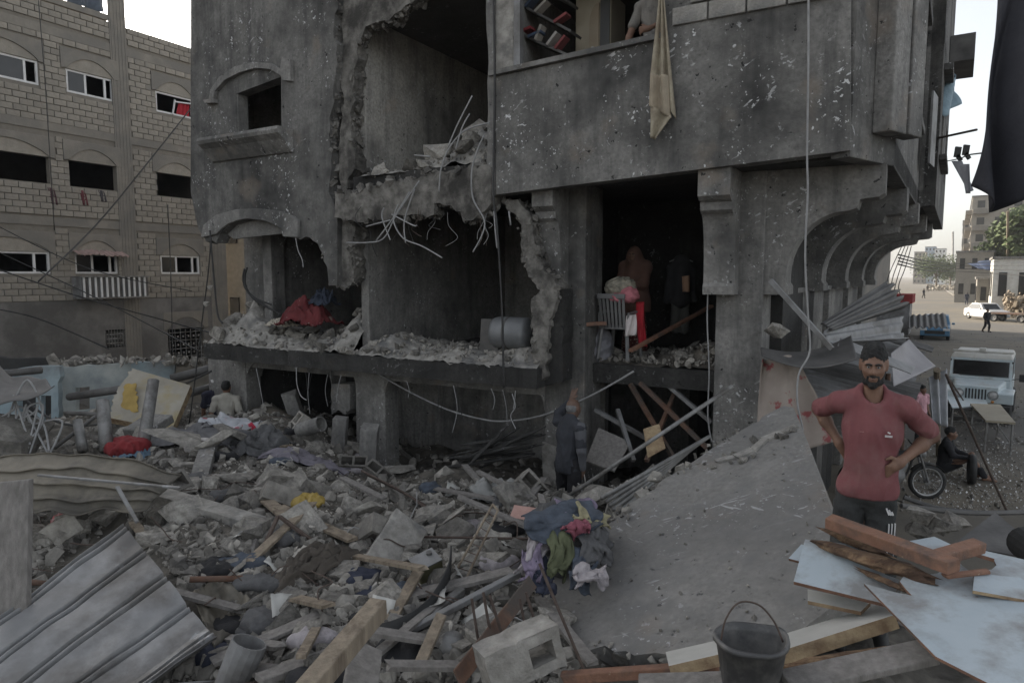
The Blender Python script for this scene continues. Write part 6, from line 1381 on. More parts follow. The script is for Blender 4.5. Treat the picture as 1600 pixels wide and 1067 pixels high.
# tables
tb = thing('wooden_table', 'plain table with a tan top and thin metal legs standing in the street', 'table', Z(1552, 700, 0))
tz = .78; q4 = [Z(1516, 630, tz), Z(1563, 632, tz), Z(1587, 660, tz), Z(1540, 656, tz)]
b = MB(); b.add(q4 + [p - Vector((0, 0, .05)) for p in q4], [(0, 1, 2, 3), (7, 6, 5, 4), (0, 4, 5, 1), (1, 5, 6, 2), (2, 6, 7, 3), (3, 7, 4, 0)]); b.build('top', mat('table_top', (.26, .23, .17), (.34, .30, .23), 3, .7, bump=.1), tb)
cen = sum(q4, Vector()) / 4
for p in q4: e = p.lerp(cen, .12); MB().tube([Vector((e.x, e.y, 0)), e - Vector((0, 0, .03))], .022, 7, smooth=False).build('leg', M['pipe'], tb)
for a, c in ((0, 3), (1, 2), (3, 2)): p, q = q4[a].lerp(cen, .12), q4[c].lerp(cen, .12); MB().tube([Vector((p.x, p.y, .25)), Vector((q.x, q.y, .25))], .016, 6, smooth=False).build('stretcher', M['pipe'], tb)
tb2 = thing('market_bench', 'grey-topped bench with metal slats leaning beside the table', 'bench', Z(1505, 690, 0))
q4 = [Z(1478, 618, .72), Z(1538, 620, .72), Z(1545, 634, .72), Z(1488, 636, .72)]
b = MB(); b.add(q4 + [p - Vector((0, 0, .03)) for p in q4], [(0, 1, 2, 3), (7, 6, 5, 4), (0, 4, 5, 1), (1, 5, 6, 2), (2, 6, 7, 3), (3, 7, 4, 0)]); b.build('top', JW, tb2)
cen = sum(q4, Vector()) / 4
for p in q4: MB().tube([Vector((p.x, p.y, 0)), p.lerp(cen, .05) - Vector((0, 0, .03))], .02, 7, smooth=False).build('leg', M['pipe'], tb2)
for k in range(3): MB().tube([Z(1490, 640 + 9 * k, .5 - .12 * k), Z(1535, 643 + 9 * k, .5 - .12 * k)], .018, 6, smooth=False).build('slat', M['pipe'], tb2)
tag(MB().tube([Z(1573, 798, 0), P(1478, 585, 10.6)], .02, 7, smooth=False).build('canopy_pole', M['rebar']), 'long thin pole leaning from the canopy down to the street', 'pole')
tag(MB().tube([P(1478, 585, 10.6), P(1505, 560 + 65, 14.2)], .015, 6, smooth=False).build('canopy_pole', M['rebar']), 'short brace pole at the corner of the canopy', 'pole')
def s_gl():
    while True:
        p = Z(random.uniform(1420, 1600), random.uniform(690, 800), 0)
        if p.x > 5.5: p.z = .015; return p
scatter('broken_glass', mat('glass_shards', .55, .75, 3, .2, bump=0), 900, s_gl, .012, .045, lib=SL)
def s_st():
    p = Z(random.uniform(1400, 1600), random.uniform(520, 800), 0); p.z = .01; return p
scatter('road_grit', M['chunk'], 1500, s_st, .02, .12)
# ------------------------------------------------------------------ canopies and sheets along the side of the ruin
def sheet(name, label, m, c4, n=(40, 14), f=None, cat='metal sheet', group=None):
    b = MB(); b.patch(*[P(*q) for q in c4], n[0], n[1], f); return ob1(b, name, M[m] if isinstance(m, str) else m, label, cat, group, smooth=True, solid=.01)
cg = lambda fr, am, s=0: (lambda a, b: am * math.sin(b * fr) + .05 * noise.noise(Vector((a * 3, b * 3, s))))
sheet('canopy_sheet', 'bent dark canopy sheet fixed across the corner column', 'dark_sheet', ((1188, 543, 7.7), (1330, 524, 7.9), (1340, 560, 7.1), (1190, 556, 7.2)), f=lambda a, b: .12 * math.sin(a * 3.1))
sheet('canopy_sheet', 'long drooping canopy edge behind the man', 'galv', ((1315, 526, 8.0), (1432, 572, 8.2), (1425, 582, 7.9), (1310, 538, 7.7)), f=lambda a, b: .02)
sheet('corrugated_roofing', 'torn corrugated roofing sheet tilted up against the parapet', 'dark_sheet', ((1283, 505, 8.8), (1388, 438, 10.8), (1418, 478, 11.2), (1300, 516, 8.4)), f=lambda a, b: .05 * math.sin(b * 26) * (.4 + a))
sheet('corrugated_roofing', 'curled grey roofing sheet lying on the canopy', 'galv', ((1288, 516, 8.4), (1412, 494, 10.6), (1420, 530, 9.6), (1312, 536, 8.0)), f=lambda a, b: .10 * math.sin(b * 3.1) + .03 * math.sin(b * 18))
sheet('corrugated_roofing', 'dark corrugated awning farther along the street', 'dark_sheet', ((1420, 493, 14.5), (1478, 490, 15.5), (1482, 512, 14), (1420, 512, 13)), f=lambda a, b: .025 * math.sin(a * 40))
sheet('canopy_cloth', 'pale grey canopy sheet hanging at a slant behind the man', mat('pale_canopy', (.26, .25, .26), (.33, .32, .33), 3, .7, bump=.1), ((1392, 552, 9.2), (1420, 530, 10.2), (1462, 572, 9.8), (1396, 604, 8.8)), f=lambda a, b: .08 * math.sin(a * 3) * math.sin(b * 3), cat='canopy')
sheet('hanging_sheet', 'white sheet hanging from the canopy corner', cloth('white_sheet', (.36, .37, .39)), ((1452, 590, 11.5), (1482, 575, 11.5), (1482, 668, 11.3), (1458, 660, 11.3)), f=lambda a, b: .06 * math.sin(a * 14), cat='cloth')
tag(MB().tube([Z(1466, 712, 0), P(1464, 578, 11.2)], .05, 8, smooth=False).build('canopy_post', M['wood']), 'wooden canopy post wrapped in rags beside the girl', 'post')
tag(MB().bar(P(1204, 438, 7.75), P(1300, 545, 7.3), .05, .05).build('steel_angle', M['galv']), 'square steel tube slanting down from the bracket', 'steel bar')
place(MCH[3], P(1213, 517, 7.65), (.26, .22, .28), 'grey concrete lump resting on the canopy sheet', 'rubble', None, (.1, .1, .3))
FLM = mat('flowered_mattress', (.24, .20, .175), (.31, .27, .235), 3, .95, bump=.3, specks=(.24, .07, .07), sscale=5.5, sthr=.57)
sheet('mattress', 'dusty flowered mattress cover hanging beside the corner column', FLM, ((1192, 560, 7.6), (1250, 556, 7.6), (1306, 690, 7.2), (1182, 720, 7.2)), (30, 30), lambda a, b: .08 * math.sin(a * 8 + b * 3) + .05 * noise.noise(Vector((a * 4, b * 4, 3))), 'mattress')
SH = thing('shop_front', 'dark boarded shop front behind the flowered mattress', 'shop front', Cc + V2 * 1.2 + U2 * .2)
for k in range(9):
    q = Cc + V2 * (.75 + .62 * k) + U2 * .02; MB().bar(q, q + Vector((0, 0, 2.55)), .6, .04, up=U2).build('plank', M['soot' if k % 3 else 'dark_sheet'], SH)
for k in range(4):
    q = Cc + V2 * (1.0 + 2.5 * k) + U2 * 1.1; tag(MB().tube([q, q + Vector((0, 0, 2.5 + .1 * k))], .04, 7, smooth=False).build('canopy_post', M['rust']), 'thin rusty post holding up the canopy sheets', 'post', 'posts under the canopy sheets')
AR = thing('street_awning', 'dark dented metal awning running along the side of the ruin above the shops', 'awning', Cc + V2 * 5 + U2 * .9)
for k in range(6):
    a0_ = Cc + V2 * (.7 + 1.75 * k) + U2 * .06 + Vector((0, 0, 2.72)); a1_ = a0_ + V2 * 1.72; dz = Vector((0, 0, -.28 - .05 * (k % 3))); w_ = U2 * (1.35 + .12 * (k % 2))
    MB().patch(a0_, a1_, a1_ + w_ + dz, a0_ + w_ + dz + Vector((0, 0, random.uniform(-.1, .1))), 36, 12, lambda s, t, k=k: .018 * math.sin(s * 44) + .10 * noise.noise(Vector((s * 2 + k * 3, t * 2, k))) * t).build('roof_sheet', M['dark_sheet' if k % 2 else 'galv'], AR, solid=.008)
# red kiosk roof and bits down the street
KI = thing('red_kiosk', 'red and grey roadside kiosk at the end of the ruined building', 'kiosk', Z(1388, 522, 0))
kz = Z(1386, 522, 0)
MB().bar(kz + Vector((0, 0, 1.1)), kz + V2 * 3 + Vector((0, 0, 1.1)), 2.6, 2.2).build('body', M['galv'], KI)
b = MB(); b.bar(kz - V2 * .4 + Vector((0, 0, 2.5)), kz + V2 * 3.4 + Vector((0, 0, 2.5)), 2.9, .6); b.build('fascia', cloth('red_fascia', (.20, .03, .028)), KI)
# ------------------------------------------------------------------ far street
def block(name, label, px0, px1, ytop, d, depth, m, floors=0, cat='building', rz=-A2, wins_=4, bal=False):
    p, q = P(px0, ytop, d), P(px1, ytop, d); zt = p.z; w = (q - p).length; c = (p + q) / 2; c.z = 0
    T = thing(name, label, cat, c, rz)
    fc = MB().box((0, depth / 2, zt / 2), (w, depth, zt)).build('wall', M[m] if isinstance(m, str) else m, T, local=True)
    MB().box((0, depth / 2, zt + .1), (w + .3, depth + .3, .25)).build('roof', M['conc'], T, local=True)
    if floors:
        fh = zt / floors
        for f in range(floors):
            for k in range(wins_):
                x = -w / 2 + w * (k + .5) / wins_
                MB().box((x, -.02, fh * (f + .55)), (w / wins_ * .42, .08, fh * .42)).build('window', M['glass'], T, local=True)
                if bal and k % 2 == 0:
                    MB().box((x, -.6, fh * f + .35), (w / wins_ * .9, 1.2, .9)).build('balcony', M['band'], T, local=True, bevel=.02)
            for k in range(max(2, int(depth / 4))):
                y = depth * (k + .5) / max(2, int(depth / 4)); MB().box((-w / 2 - .02, y, fh * (f + .55)), (.08, 1.6, fh * .45)).build('window', M['glass'], T, local=True)
                if bal: MB().box((-w / 2 - .5, y, fh * f + .35), (1.0, 2.4, .8)).build('balcony', M['band'], T, local=True)
    return T
block('apartment_building', 'tall cream apartment block with stacked balconies beyond the tree', 1530, 1625, 305, 130, 34, M['block'], 6, wins_=4, bal=True)
block('apartment_building', 'slim grey apartment block standing behind the cream one', 1508, 1535, 345, 185, 20, M['band'], 5, wins_=3)
block('corner_house', 'low tan corner house with a dark doorway', 1500, 1548, 394, 104, 9, M['block'], 2, wins_=3, cat='house')
block('roadside_shop', 'low pale roadside shop beside the corner house', 1531, 1566, 436, 78, 6, M['band'], 1, wins_=2, cat='shop')
block('long_shed', 'long white shed behind the red awning', 1562, 1640, 404, 70, 8, M['white_paint'], 1, wins_=3, cat='shed')
block('white_tower', 'far white apartment tower at the end of the street', 1462, 1477, 389, 330, 18, M['alu'], 7, wins_=3)
block('blue_tower', 'far blue-grey apartment tower at the end of the street', 1447, 1461, 386, 360, 18, mat('blue_grey_wall', (.22, .28, .36), (.3, .36, .44), 2, .8, bump=.1), 7, wins_=3)
block('pale_tower', 'far pale apartment block left of the blue-grey tower', 1430, 1446, 394, 340, 18, M['band'], 6, wins_=3)
block('yard_house', 'tan block house at the back of the rubble yard', 318, 470, 280, 30, 8, M['block'], 2, wins_=3, cat='house', rz=-A)
def tree(label, base, h, crown, n, seed, leafm='leaf', name='street_tree'):
    r = random.Random(seed); T = thing(name, label, 'tree', base); b0 = Vector(base); tm = MB()
    tm.tube([b0, b0 + Vector((.1, 0, h * .3)), b0 + Vector((.0, .1, h * .6))], [h * .035, h * .02], 8); tm.build('trunk', M['trunk'], T, smooth=True)
    cl = []
    for k in range(7):
        a = r.uniform(0, 6.28); e = b0 + Vector((math.cos(a) * crown[0] * .55, math.sin(a) * crown[0] * .55, h * r.uniform(.55, .9))); cl.append((e, r.uniform(.38, .6) * crown[0]))
        MB().tube([b0 + Vector((0, 0, h * .42)), (b0 + Vector((0, 0, h * .55))).lerp(e, .4), e], [h * .014, h * .004], 6).build('limb', M['trunk'], T, smooth=True)
    cl.append((b0 + Vector((0, 0, h * .8)), crown[0] * .6)); V_ = []; F_ = []
    for i in range(n):
        c, rad = r.choice(cl); d = Vector((r.gauss(0, 1), r.gauss(0, 1), r.gauss(0, .8))).normalized() * rad * r.random() ** .45; p = c + d; s = h * r.uniform(.018, .035)
        x = Vector((r.gauss(0, 1), r.gauss(0, 1), r.gauss(0, 1))).normalized(); y = x.orthogonal().normalized(); k = len(V_)
        V_ += [p - x * s - y * s * .4, p + x * s - y * s * .4, p + x * s * .6 + y * s * .7, p - x * s * .6 + y * s * .7]; F_.append((k, k + 1, k + 2, k + 3))
    cb_ = MB(); cb_.v = V_; cb_.f = F_; cb_.m = [0] * len(F_); stuff(cb_.build('crown', M[leafm], T, recalc=False)); return T
tree('green leafy tree in front of the cream apartment block', Z(1588, 474, 0), 14, (5.5,), 6500, 1)
tree('smaller green tree beside the wooden pole', Z(1561, 472, 0), 11, (3.6,), 3600, 2)
tree('dark spreading tree in the middle of the far street', Z(1462, 453, 0), 8.5, (7.5,), 4200, 3)
tree('dark tree before the far white tower', Z(1484, 452, 0), 7, (5,), 2600, 4)
tag(MB().tube([Z(1573, 470, 0), P(1575, 330, 96)], .16, 7, smooth=False).build('utility_pole', M['wood']), 'wooden utility pole rising in front of the green tree', 'pole')
tag(MB().tube([P(1489, 440, 300), P(1489, 362, 300)], .35, 6, smooth=False).build('radio_mast', M['galv']), 'thin far radio mast against the sky', 'mast')
AW = thing('red_awning', 'red roadside awning on thin posts in front of the white shed', 'awning', Z(1575, 488, 0)); ac = Z(1548, 487, 0); ad = Z(1625, 490, 0)
b = MB(); b.patch(ac + Vector((0, 0, 2.7)), ad + Vector((0, 0, 3.4)), ad + V2 * 4 + Vector((0, 0, 3.6)), ac + V2 * 4 + Vector((0, 0, 3.0)), 10, 4, lambda a, b_: .1 * math.sin(a * 9)); b.build('cloth', cloth('red_awning_cloth', (.26, .035, .03)), AW, solid=.04)
MB().bar(ac + Vector((0, 0, 2.45)), ad + Vector((0, 0, 3.1)), .06, .5).build('valance', cloth('red_valance', (.22, .035, .03)), AW)
for t in (.05, .3, .55, .8): p = ac.lerp(ad, t); MB().tube([p, p + Vector((0, 0, 2.6 + .6 * t))], .06, 6, smooth=False).build('post', M['rebar'], AW)
bt = MB(); bt.patch(P(1512, 412, 95), P(1560, 404, 88), P(1560, 424, 88), P(1530, 420, 92), 20, 6, lambda a, b_: .4 * math.sin(a * 9)); ob1(bt, 'blue_tarpaulin', cloth('blue_tarp', (.014, .026, .058)), 'blue tarpaulin stretched across the corner house', 'tarpaulin', smooth=True, solid=.03)
def s_pile():
    t = random.random(); p = Z(1572, 497, 0) + U2 * random.uniform(0, 5) + V2 * random.uniform(0, 5); p.z = 2.4 * random.random() * math.exp(-((random.random() - .5) ** 2)); return p
scatter('scrap_pile', M['wood'], 700, s_pile, .2, 1.3, lib=BR)
def s_bank2():
    p = Z(random.uniform(1450, 1500), random.uniform(449, 455), 0); p.z = random.uniform(0, 1.2); return p
scatter('far_rubble', M['block'], 260, s_bank2, .3, 1.6)
pv = MB(); pv.patch(Z(1490, 462, .14), Z(1560, 462, .14), Z(1540, 448, .14), Z(1470, 448, .14), 6, 4); struct(pv.build('pavement', M['band'], solid=.12))
# ------------------------------------------------------------------ hanging cloth, tarps
def fb3(u, z, v=FV): return B(u, v, z)
bc_ = thing('hanging_cloth', 'long beige cloth hanging from the upper window sill', 'cloth', B(fac(1036, 200)[0], FV - .1, fac(1036, 218)[1]))
M['beige'] = cloth('beige_cloth', (.34, .30, .22), (.44, .40, .31), stain=(.24, .20, .15), stscale=3, bump=.2)
def fpatch(c4, n, dsp, v=FV - .09):
    b = MB(); q = [fac(x, y, v) for x, y in c4]; b.patch(*[B(u, v, z) for u, z in q], n[0], n[1], dsp); return b
fpatch(((1030, -4), (1038, -4), (1056, 186), (1018, 118)), (24, 30), lambda a, b: V * (-.035 * math.sin(a * 15 + b) * (.4 + b))).build('upper_fold', M['beige'], bc_, smooth=True, solid=.008)
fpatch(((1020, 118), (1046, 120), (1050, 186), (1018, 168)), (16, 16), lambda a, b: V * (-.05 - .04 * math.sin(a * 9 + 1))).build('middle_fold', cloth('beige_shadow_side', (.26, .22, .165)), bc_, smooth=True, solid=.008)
fpatch(((1018, 166), (1052, 184), (1026, 220), (1018, 216)), (16, 12), lambda a, b: V * (-.03 - .04 * math.sin(a * 8))).build('lower_corner', M['beige'], bc_, smooth=True, solid=.008)
tp = MB(); tp.patch(P(1562, -60, 5.0), P(1760, -60, 4.4), P(1760, 300, 4.4), P(1512, 292, 5.0), 60, 50, lambda a, b: Vector((0, -.10 * math.sin(a * 16 + 2 * math.sin(b * 3)) * (.3 + b) , (-.16 * math.sin(min(1, a * 2.2) * 3.14) * b ** 6))))
ob1(tp, 'black_tarpaulin', M['tarp'], 'black speckled tarpaulin hanging at the edge of the street', 'tarpaulin', smooth=True, solid=.01)
sheet('grey_cloth', 'small grey cloth corner hanging on the line beside the black tarpaulin', cloth('grey_line_cloth', (.16, .165, .18)), ((1487, 252, 5.6), (1516, 256, 5.3), (1518, 302, 5.3), (1512, 298, 5.4)), (10, 10), lambda a, b: .03 * math.sin(a * 6), 'cloth')
tag(MB().tube([P(1480, 252, 9), P(1500, 248, 6.5), P(1530, 240, 5.2), P(1700, 230, 4.4)], .006, 5).build('washing_line', M['cable']), 'washing line running from the ruined side wall to the black tarpaulin', 'line')
for x, y in ((1495, 246), (1508, 243)):
    b = MB(); c = P(x, y, 6.2); b.bar(c, c + Vector((.01, 0, .09)), .02, .05); b.bar(c + Vector((0, 0, .02)), c + Vector((.04, 0, -.03)), .02, .03); o = b.build_each('clothes_peg', M['black'])
    for k in o: tag(k, 'dark clothes peg on the washing line', 'peg', 'pegs on the washing line')
tag(MB().tube([P(1466, 216, 12), P(1526, 203, 11)], .02, 6, smooth=False).build('iron_rod', M['rebar']), 'thin iron rod sticking out of the side wall', 'rod')
sheet('blue_sheeting', 'torn pale blue plastic sheeting on the side wall', cloth('blue_sheeting', (.16, .23, .27), rough=.5), ((1466, 150, 13), (1490, 110, 13.5), (1492, 165, 13.5), (1468, 185, 13)), (12, 12), lambda a, b: .12 * math.sin(a * 7 + b * 4), 'plastic sheet')
# ------------------------------------------------------------------ cables and bent bars
def wire(name, label, pts, r, m, v=FV - .12, cat='cable', group=None, d=None):
    q = [P(p[0], p[1], p[2] if len(p) > 2 else d) if (d or len(p) > 2) else B(fac(p[0], p[1], v)[0], v, fac(p[0], p[1], v)[1]) for p in pts]
    return tag(MB().tube(q, r, 6).build(name, M[m], smooth=True), label, cat, group)
wire('cable', 'black cable hanging straight down from the balcony corner', [(770, -40), (773, 120), (771, 300), (776, 345), (781, 420), (785, 500), (787, 606)], .014, 'cable')
wire('cable', 'thick grey cable sagging from the left floor edge to the right bay', [(562, 560), (590, 583), (640, 612), (700, 640), (760, 656), (800, 657), (850, 648), (915, 622), (960, 598), (990, 580)], .015, 'wire', v=PV - .02)
wire('cable', 'pale wire hanging in front of the balcony and the bracket', [(1263, -40), (1263, 100), (1261, 240), (1262, 300), (1258, 400), (1263, 500), (1265, 550), (1248, 585), (1246, 630), (1254, 672), (1246, 690)], .010, 'wire', d=6.6)
wire('cable', 'thin cable hanging in the upper torn room', [(574, 35), (575, 130), (577, 205), (578, 236)], .010, 'cable', v=FV + .6)
wire('cable', 'cable hanging beside the left torn floor', [(330, 372), (325, 430), (316, 500), (305, 590), (296, 660)], .012, 'cable')
wire('cable', 'second cable hanging beside the left torn floor', [(328, 360), (334, 430), (340, 490), (348, 505)], .016, 'cable')
wire('cable', 'pale wire hanging from the left arch', [(462, 372), (466, 392), (472, 405), (474, 418)], .008, 'wire')
wire('cable', 'pale wire hanging below the left floor slab', [(463, 575), (464, 600), (470, 618), (479, 625)], .008, 'wire')
wire('cable', 'wire hanging below the broken slab end', [(800, 615), (805, 635), (798, 650), (806, 670)], .007, 'wire')
wire('cable', 'pale green cord hanging beside the corner column', [(1104, 300), (1107, 420), (1105, 500), (1108, 580), (1106, 650), (1112, 690)], .009, 'wire', v=PV - .05)
for pts in ([(655, 283), (620, 335), (600, 372), (575, 379), (541, 379)], [(622, 320), (615, 345), (630, 372), (660, 385), (691, 403)], [(640, 300), (615, 340), (588, 376)], [(648, 295), (632, 345), (634, 380)], [(612, 335), (645, 352), (651, 352)], [(600, 325), (597, 340), (610, 375)], [(610, 344), (572, 354)], [(690, 260), (700, 235), (725, 205), (765, 192)], [(700, 230), (715, 195), (738, 150)], [(712, 234), (722, 200), (734, 178)], [(686, 300), (688, 270), (692, 255)], [(756, 212), (744, 240), (737, 270), (739, 310), (757, 345), (752, 370), (739, 394)], [(672, 245), (650, 243), (648, 243)], [(772, 330), (774, 360), (777, 388)], [(795, 330), (798, 352)]):
    wire('rebar', 'bent wire or bar hanging from the broken upper slab', pts, .011, 'wire', cat='rebar', group='bent bars on the broken upper slab')
for k in range(16):
    x = random.uniform(545, 765); y = random.uniform(318, 342); s_ = random.choice((-1, 1)); L_ = random.uniform(18, 70)
    wire('thin_wire', 'thin wire dangling below the broken upper slab', [(x, y), (x + s_ * random.uniform(0, 10), y + L_ * .4), (x + s_ * random.uniform(-6, 16), y + L_ * .75), (x + s_ * random.uniform(-10, 22), y + L_)], random.uniform(.003, .006), random.choice(('wire', 'cable', 'rebar')), v=FV + random.uniform(-.1, .2), cat='wire', group='thin wires below the broken upper slab')
for k in range(14):
    x = random.uniform(400, 835); y = 560 + (x - 320) * .088 + 8; s_ = random.choice((-1, 1)); L_ = random.uniform(20, 75)
    wire('thin_wire', 'thin wire dangling below the lower floor slab', [(x, y), (x + s_ * random.uniform(0, 6), y + L_ * .5), (x + s_ * random.uniform(-4, 12), y + L_)], random.uniform(.003, .006), random.choice(('wire', 'cable')), v=FV - .03, cat='wire', group='thin wires below the lower floor slab')
for pts in ([(382, 420), (380, 440), (392, 462), (420, 480), (440, 492)], [(383, 425), (384, 448), (400, 470), (432, 487)], [(386, 418), (381, 445), (398, 465), (425, 476)]):
    wire('cable', 'cable in the bundle drooping inside the left room', pts, .018, 'cable', v=FV + .6, group='cable bundle in the left room')
for x, y in ((337, 448), (334, 473)): o = place(MCH[5], B(fac(x, y)[0], FV - .12, fac(x, y)[1]), .14, 'lump of concrete dangling on a cable by the left floor', 'rubble', 'dangling concrete lumps')
for k, pts in enumerate(([(-20, 415, 21), (120, 462, 21), (255, 500, 22), (330, 520, 16)], [(-20, 480, 20), (60, 498, 20), (170, 545, 18)], [(302, 165, 24), (225, 262, 22), (150, 352, 20), (60, 440, 17)], [(-20, 560, 12), (80, 655, 12), (180, 658, 12), (250, 620, 12.5), (330, 580, 12.2)], [(60, 0, 21), (72, 150, 21), (85, 360, 21)], [(262, 320, 21), (267, 430, 21), (270, 560, 20)], [(-20, 345, 20), (140, 420, 20), (300, 455, 21)], [(0, 395, 20), (160, 470, 19), (310, 548, 14)])):
    wire('overhead_cable', ('black cable slung across the block building', 'lower cable slung past the blue wall', 'cable slanting down from the red-curtain window', 'cable sagging in front of the blue wall', 'drop wire running down the block building', 'service pipe wire between two windows', 'thin cable below the striped balcony', 'slanting cable to the ruined corner')[k], pts, .02 if k < 4 else .014, 'cable')
for k in range(4): wire('overhead_cable', 'black cable in the bunch strung over the street', [(1404, 398 + 5 * k, 20), (1450, 408 + 5 * k, 45), (1500, 412 + 4 * k, 60), (1620, 405 + 9 * k, 55)], .022, 'cable', group='cables strung over the street')
for k in range(4): wire('cable', 'black cable hanging in the bunch under the overhang', [(1424 - 5 * k, 385, 16), (1414 - 9 * k, 420 + 5 * k, 15), (1404 - 7 * k, 448 + 9 * k, 14), (1412 - 12 * k, 470 + 6 * k, 13.5)], .009, 'cable', group='cables under the overhang')
# ------------------------------------------------------------------ things in the torn rooms
tk = thing('water_tank', 'grey cylindrical water tank lying at the edge of the middle room', 'tank', B(fac(806, 555, FV + .4)[0], FV + .4, zS1t + .12))
ta = B(fac(776, 535, FV + .45)[0], FV + .45, zS1t + .42); 
MB().lathe(ta, [(.001, -.05), (.14, -.045), (.21, -.01), (.225, .04), (.225, .48), (.20, .53), (.001, .55)], axis=U, n=24).build('shell', mat('grey_tank', (.13, .135, .14), (.2, .205, .21), 4, .5, .2, bump=.1, specks=.6, sscale=6, sthr=.68), tk, smooth=True)
MB().lathe(ta, [(.228, .2), (.232, .22), (.228, .24)], axis=U, n=24).build('band', M['dark_sheet'], tk)
ob1(MB().bar(B(fac(752, 520, FV + .5)[0], FV + .5, zS1t + .35), B(fac(778, 555, FV + .5)[0], FV + .5, zS1t + .35), .04, .5, jag=.03), 'metal_plate', M['dark_sheet'], 'square dark metal plate leaning on the water tank', 'metal sheet')
def cr2(name, label, m, px, py, v, rx, ry, h, zf, seed, cat='cloth', rz=-A): u, z = fac(px, py, v); return crumple(name, label, cat, m, B(u, v, zf), rx, ry, h, rz=rz, seed=seed, fold=1.5, ground=False)
crumple('red_blanket', 'dark red patterned blanket heaped in the left torn room', 'blanket', mat('red_blanket', (.085, .012, .015), (.15, .03, .032), 4, .95, bump=.4, specks=(.33, .24, .21), sscale=5, sthr=.62), B(fac(482, 500, FV + .5)[0], FV + .5, zS1t + .38), .46, .36, .5, rz=-A, seed=21, fold=1.2, n=50, ground=False, rf=.5)
cr2('blue_cloth', 'dark blue cloth on top of the red blanket', cloth('dark_blue_cloth', (.03, .037, .055)), 504, 472, FV + .6, .22, .2, .22, zS1t + .72, 22)
cr2('cream_cloth', 'pale cloth lying beside the red blanket', cloth('cream_cloth', (.34, .31, .26)), 440, 512, FV + .45, .28, .15, .12, zS1t + .34, 23)
# plastic chair with clothes, sacks
cl0 = onp(968, 548, Vector((0, 0, zS1t)), Vector((0, 0, 1))); chp = P(968, 548, 9.55); chp.z = zS1t + .06
ch = thing('plastic_chair', 'grey plastic garden chair standing in the burnt room under clothes', 'chair', chp, R(-35)); CP = mat('grey_plastic', .12, .17, 5, .5, bump=.05)
lb(MB().box((0, 0, .44), (.44, .42, .035)), 'seat', CP, ch, bevel=.015)
for sx in (-1, 1):
    for sy in (-1, 1): lb(MB().bar((sx * .19, sy * .18, .43), (sx * .23, sy * .22, 0), .05, .04), 'leg', CP, ch, bevel=.01)
    lb(MB().tube([(sx * .22, -.19, .64), (sx * .23, .05, .66), (sx * .20, .2, .64)], .022, 6), 'armrest', CP, ch); lb(MB().bar((sx * .22, -.18, .44), (sx * .22, -.19, .64), .035, .03), 'arm_post', CP, ch)
for k in range(7): lb(MB().bar((-.165 + .055 * k, -.20, .45), (-.18 + .06 * k, -.28, .86), .036, .018), 'back_slat', CP, ch)
lb(MB().bar((-.21, -.285, .88), (.21, -.285, .88), .03, .07), 'back_rail', CP, ch, bevel=.01)
for nm, lab, m, off, r3, s in (('clothes_bundle', 'cream and black bundle of clothes on top of the plastic chair', mat('mixed_clothes', (.10, .10, .08), (.46, .42, .34), 9, .95, bump=.3), (0, 0, .98), (.22, .18, .16), 1), ('pink_cloth', 'pink cloth folded over the chair back', cloth('pink_dusty', (.36, .13, .15)), (.02, -.2, .86), (.2, .12, .07), 2)):
    o = sdf_ob(nm, m, None, [('e', (0, 0, 0), r3), ('e', (.08, .03, .05), (.12, .1, .1))], h=.014, k=.05, disp=lambda X, Y, Zz: .016 * np.sin(X * 42 + 4 * np.sin(Zz * 25)) * np.sin(Y * 36 + Zz * 30)); o.location = chp + Vector(off); tag(o, lab, 'clothes')
b = MB(); w0 = chp + Vector((.2, -.14, .80)); b.patch(w0, w0 + Vector((.13, .06, 0)), w0 + Vector((.16, .05, -.62)), w0 + Vector((.05, 0, -.62)), 8, 14, lambda a, c: .03 * math.sin(a * 7 + c * 3)); ob1(b, 'red_cloth', cloth('scarlet_cloth', (.34, .02, .03)), 'scarlet cloth hanging from the side of the plastic chair', 'cloth', smooth=True, solid=.008)
b = MB(); w0 = chp + Vector((.04, -.30, .62)); b.patch(w0, w0 + Vector((.13, .0, .02)), w0 + Vector((.14, -.02, -.26)), w0 + Vector((-.02, -.02, -.28)), 8, 10, lambda a, c: .03 * math.sin(a * 9 + c * 4)); ob1(b, 'white_cloth', cloth('white_cloth', (.48, .44, .43)), 'white cloth hanging on the chair back', 'cloth', smooth=True, solid=.008)
o = sdf_ob('sack', cloth('grey_sack', (.16, .16, .175)), None, [('e', (0, 0, .22), (.2, .17, .24)), ('e', (-.08, 0, .1), (.24, .2, .13))], h=.018, k=.08, disp=folds(.006), cre=(.04, 6, (1, 1, 1))); o.location = P(934, 552, 9.75); o.location.z = zS1t + .02; tag(o, 'grey filled sack standing beside the pillar in the burnt room', 'sack')
ob1(MB().bar(P(908, 507, 9.3), P(946, 505, 9.4), .1, .05), 'wood_piece', M['wood_red'], 'short red-brown board sticking out beside the pillar', 'board', bevel=.006)
ob1(MB().bar(P(985, 548, 9.0), P(1112, 478, 10.4), .07, .04), 'fallen_plank', M['wood_red'], 'brown plank leaning across the burnt room floor', 'plank', bevel=.006)
hc = thing('hanging_coat', 'dark coat and trousers hanging at the back of the burnt room', 'coat', P(1062, 510, 10.6))
sdf_ob('coat', cloth('dark_coat', (.022, .022, .024)), hc, [('c', (0, 0, .95), (0, 0, .45), .15, .17), ('c', (-.16, 0, .9), (-.2, 0, .4), .06, .06), ('c', (.16, 0, .9), (.2, 0, .42), .06, .06)], h=.02, k=.05, disp=folds(.012))
sdf_ob('trousers', cloth('grey_trousers', (.06, .06, .055)), hc, [('c', (-.06, .02, .5), (-.07, .02, -.05), .08, .07), ('c', (.08, .02, .5), (.08, .02, -.05), .08, .07)], h=.02, k=.03, disp=folds(.01))
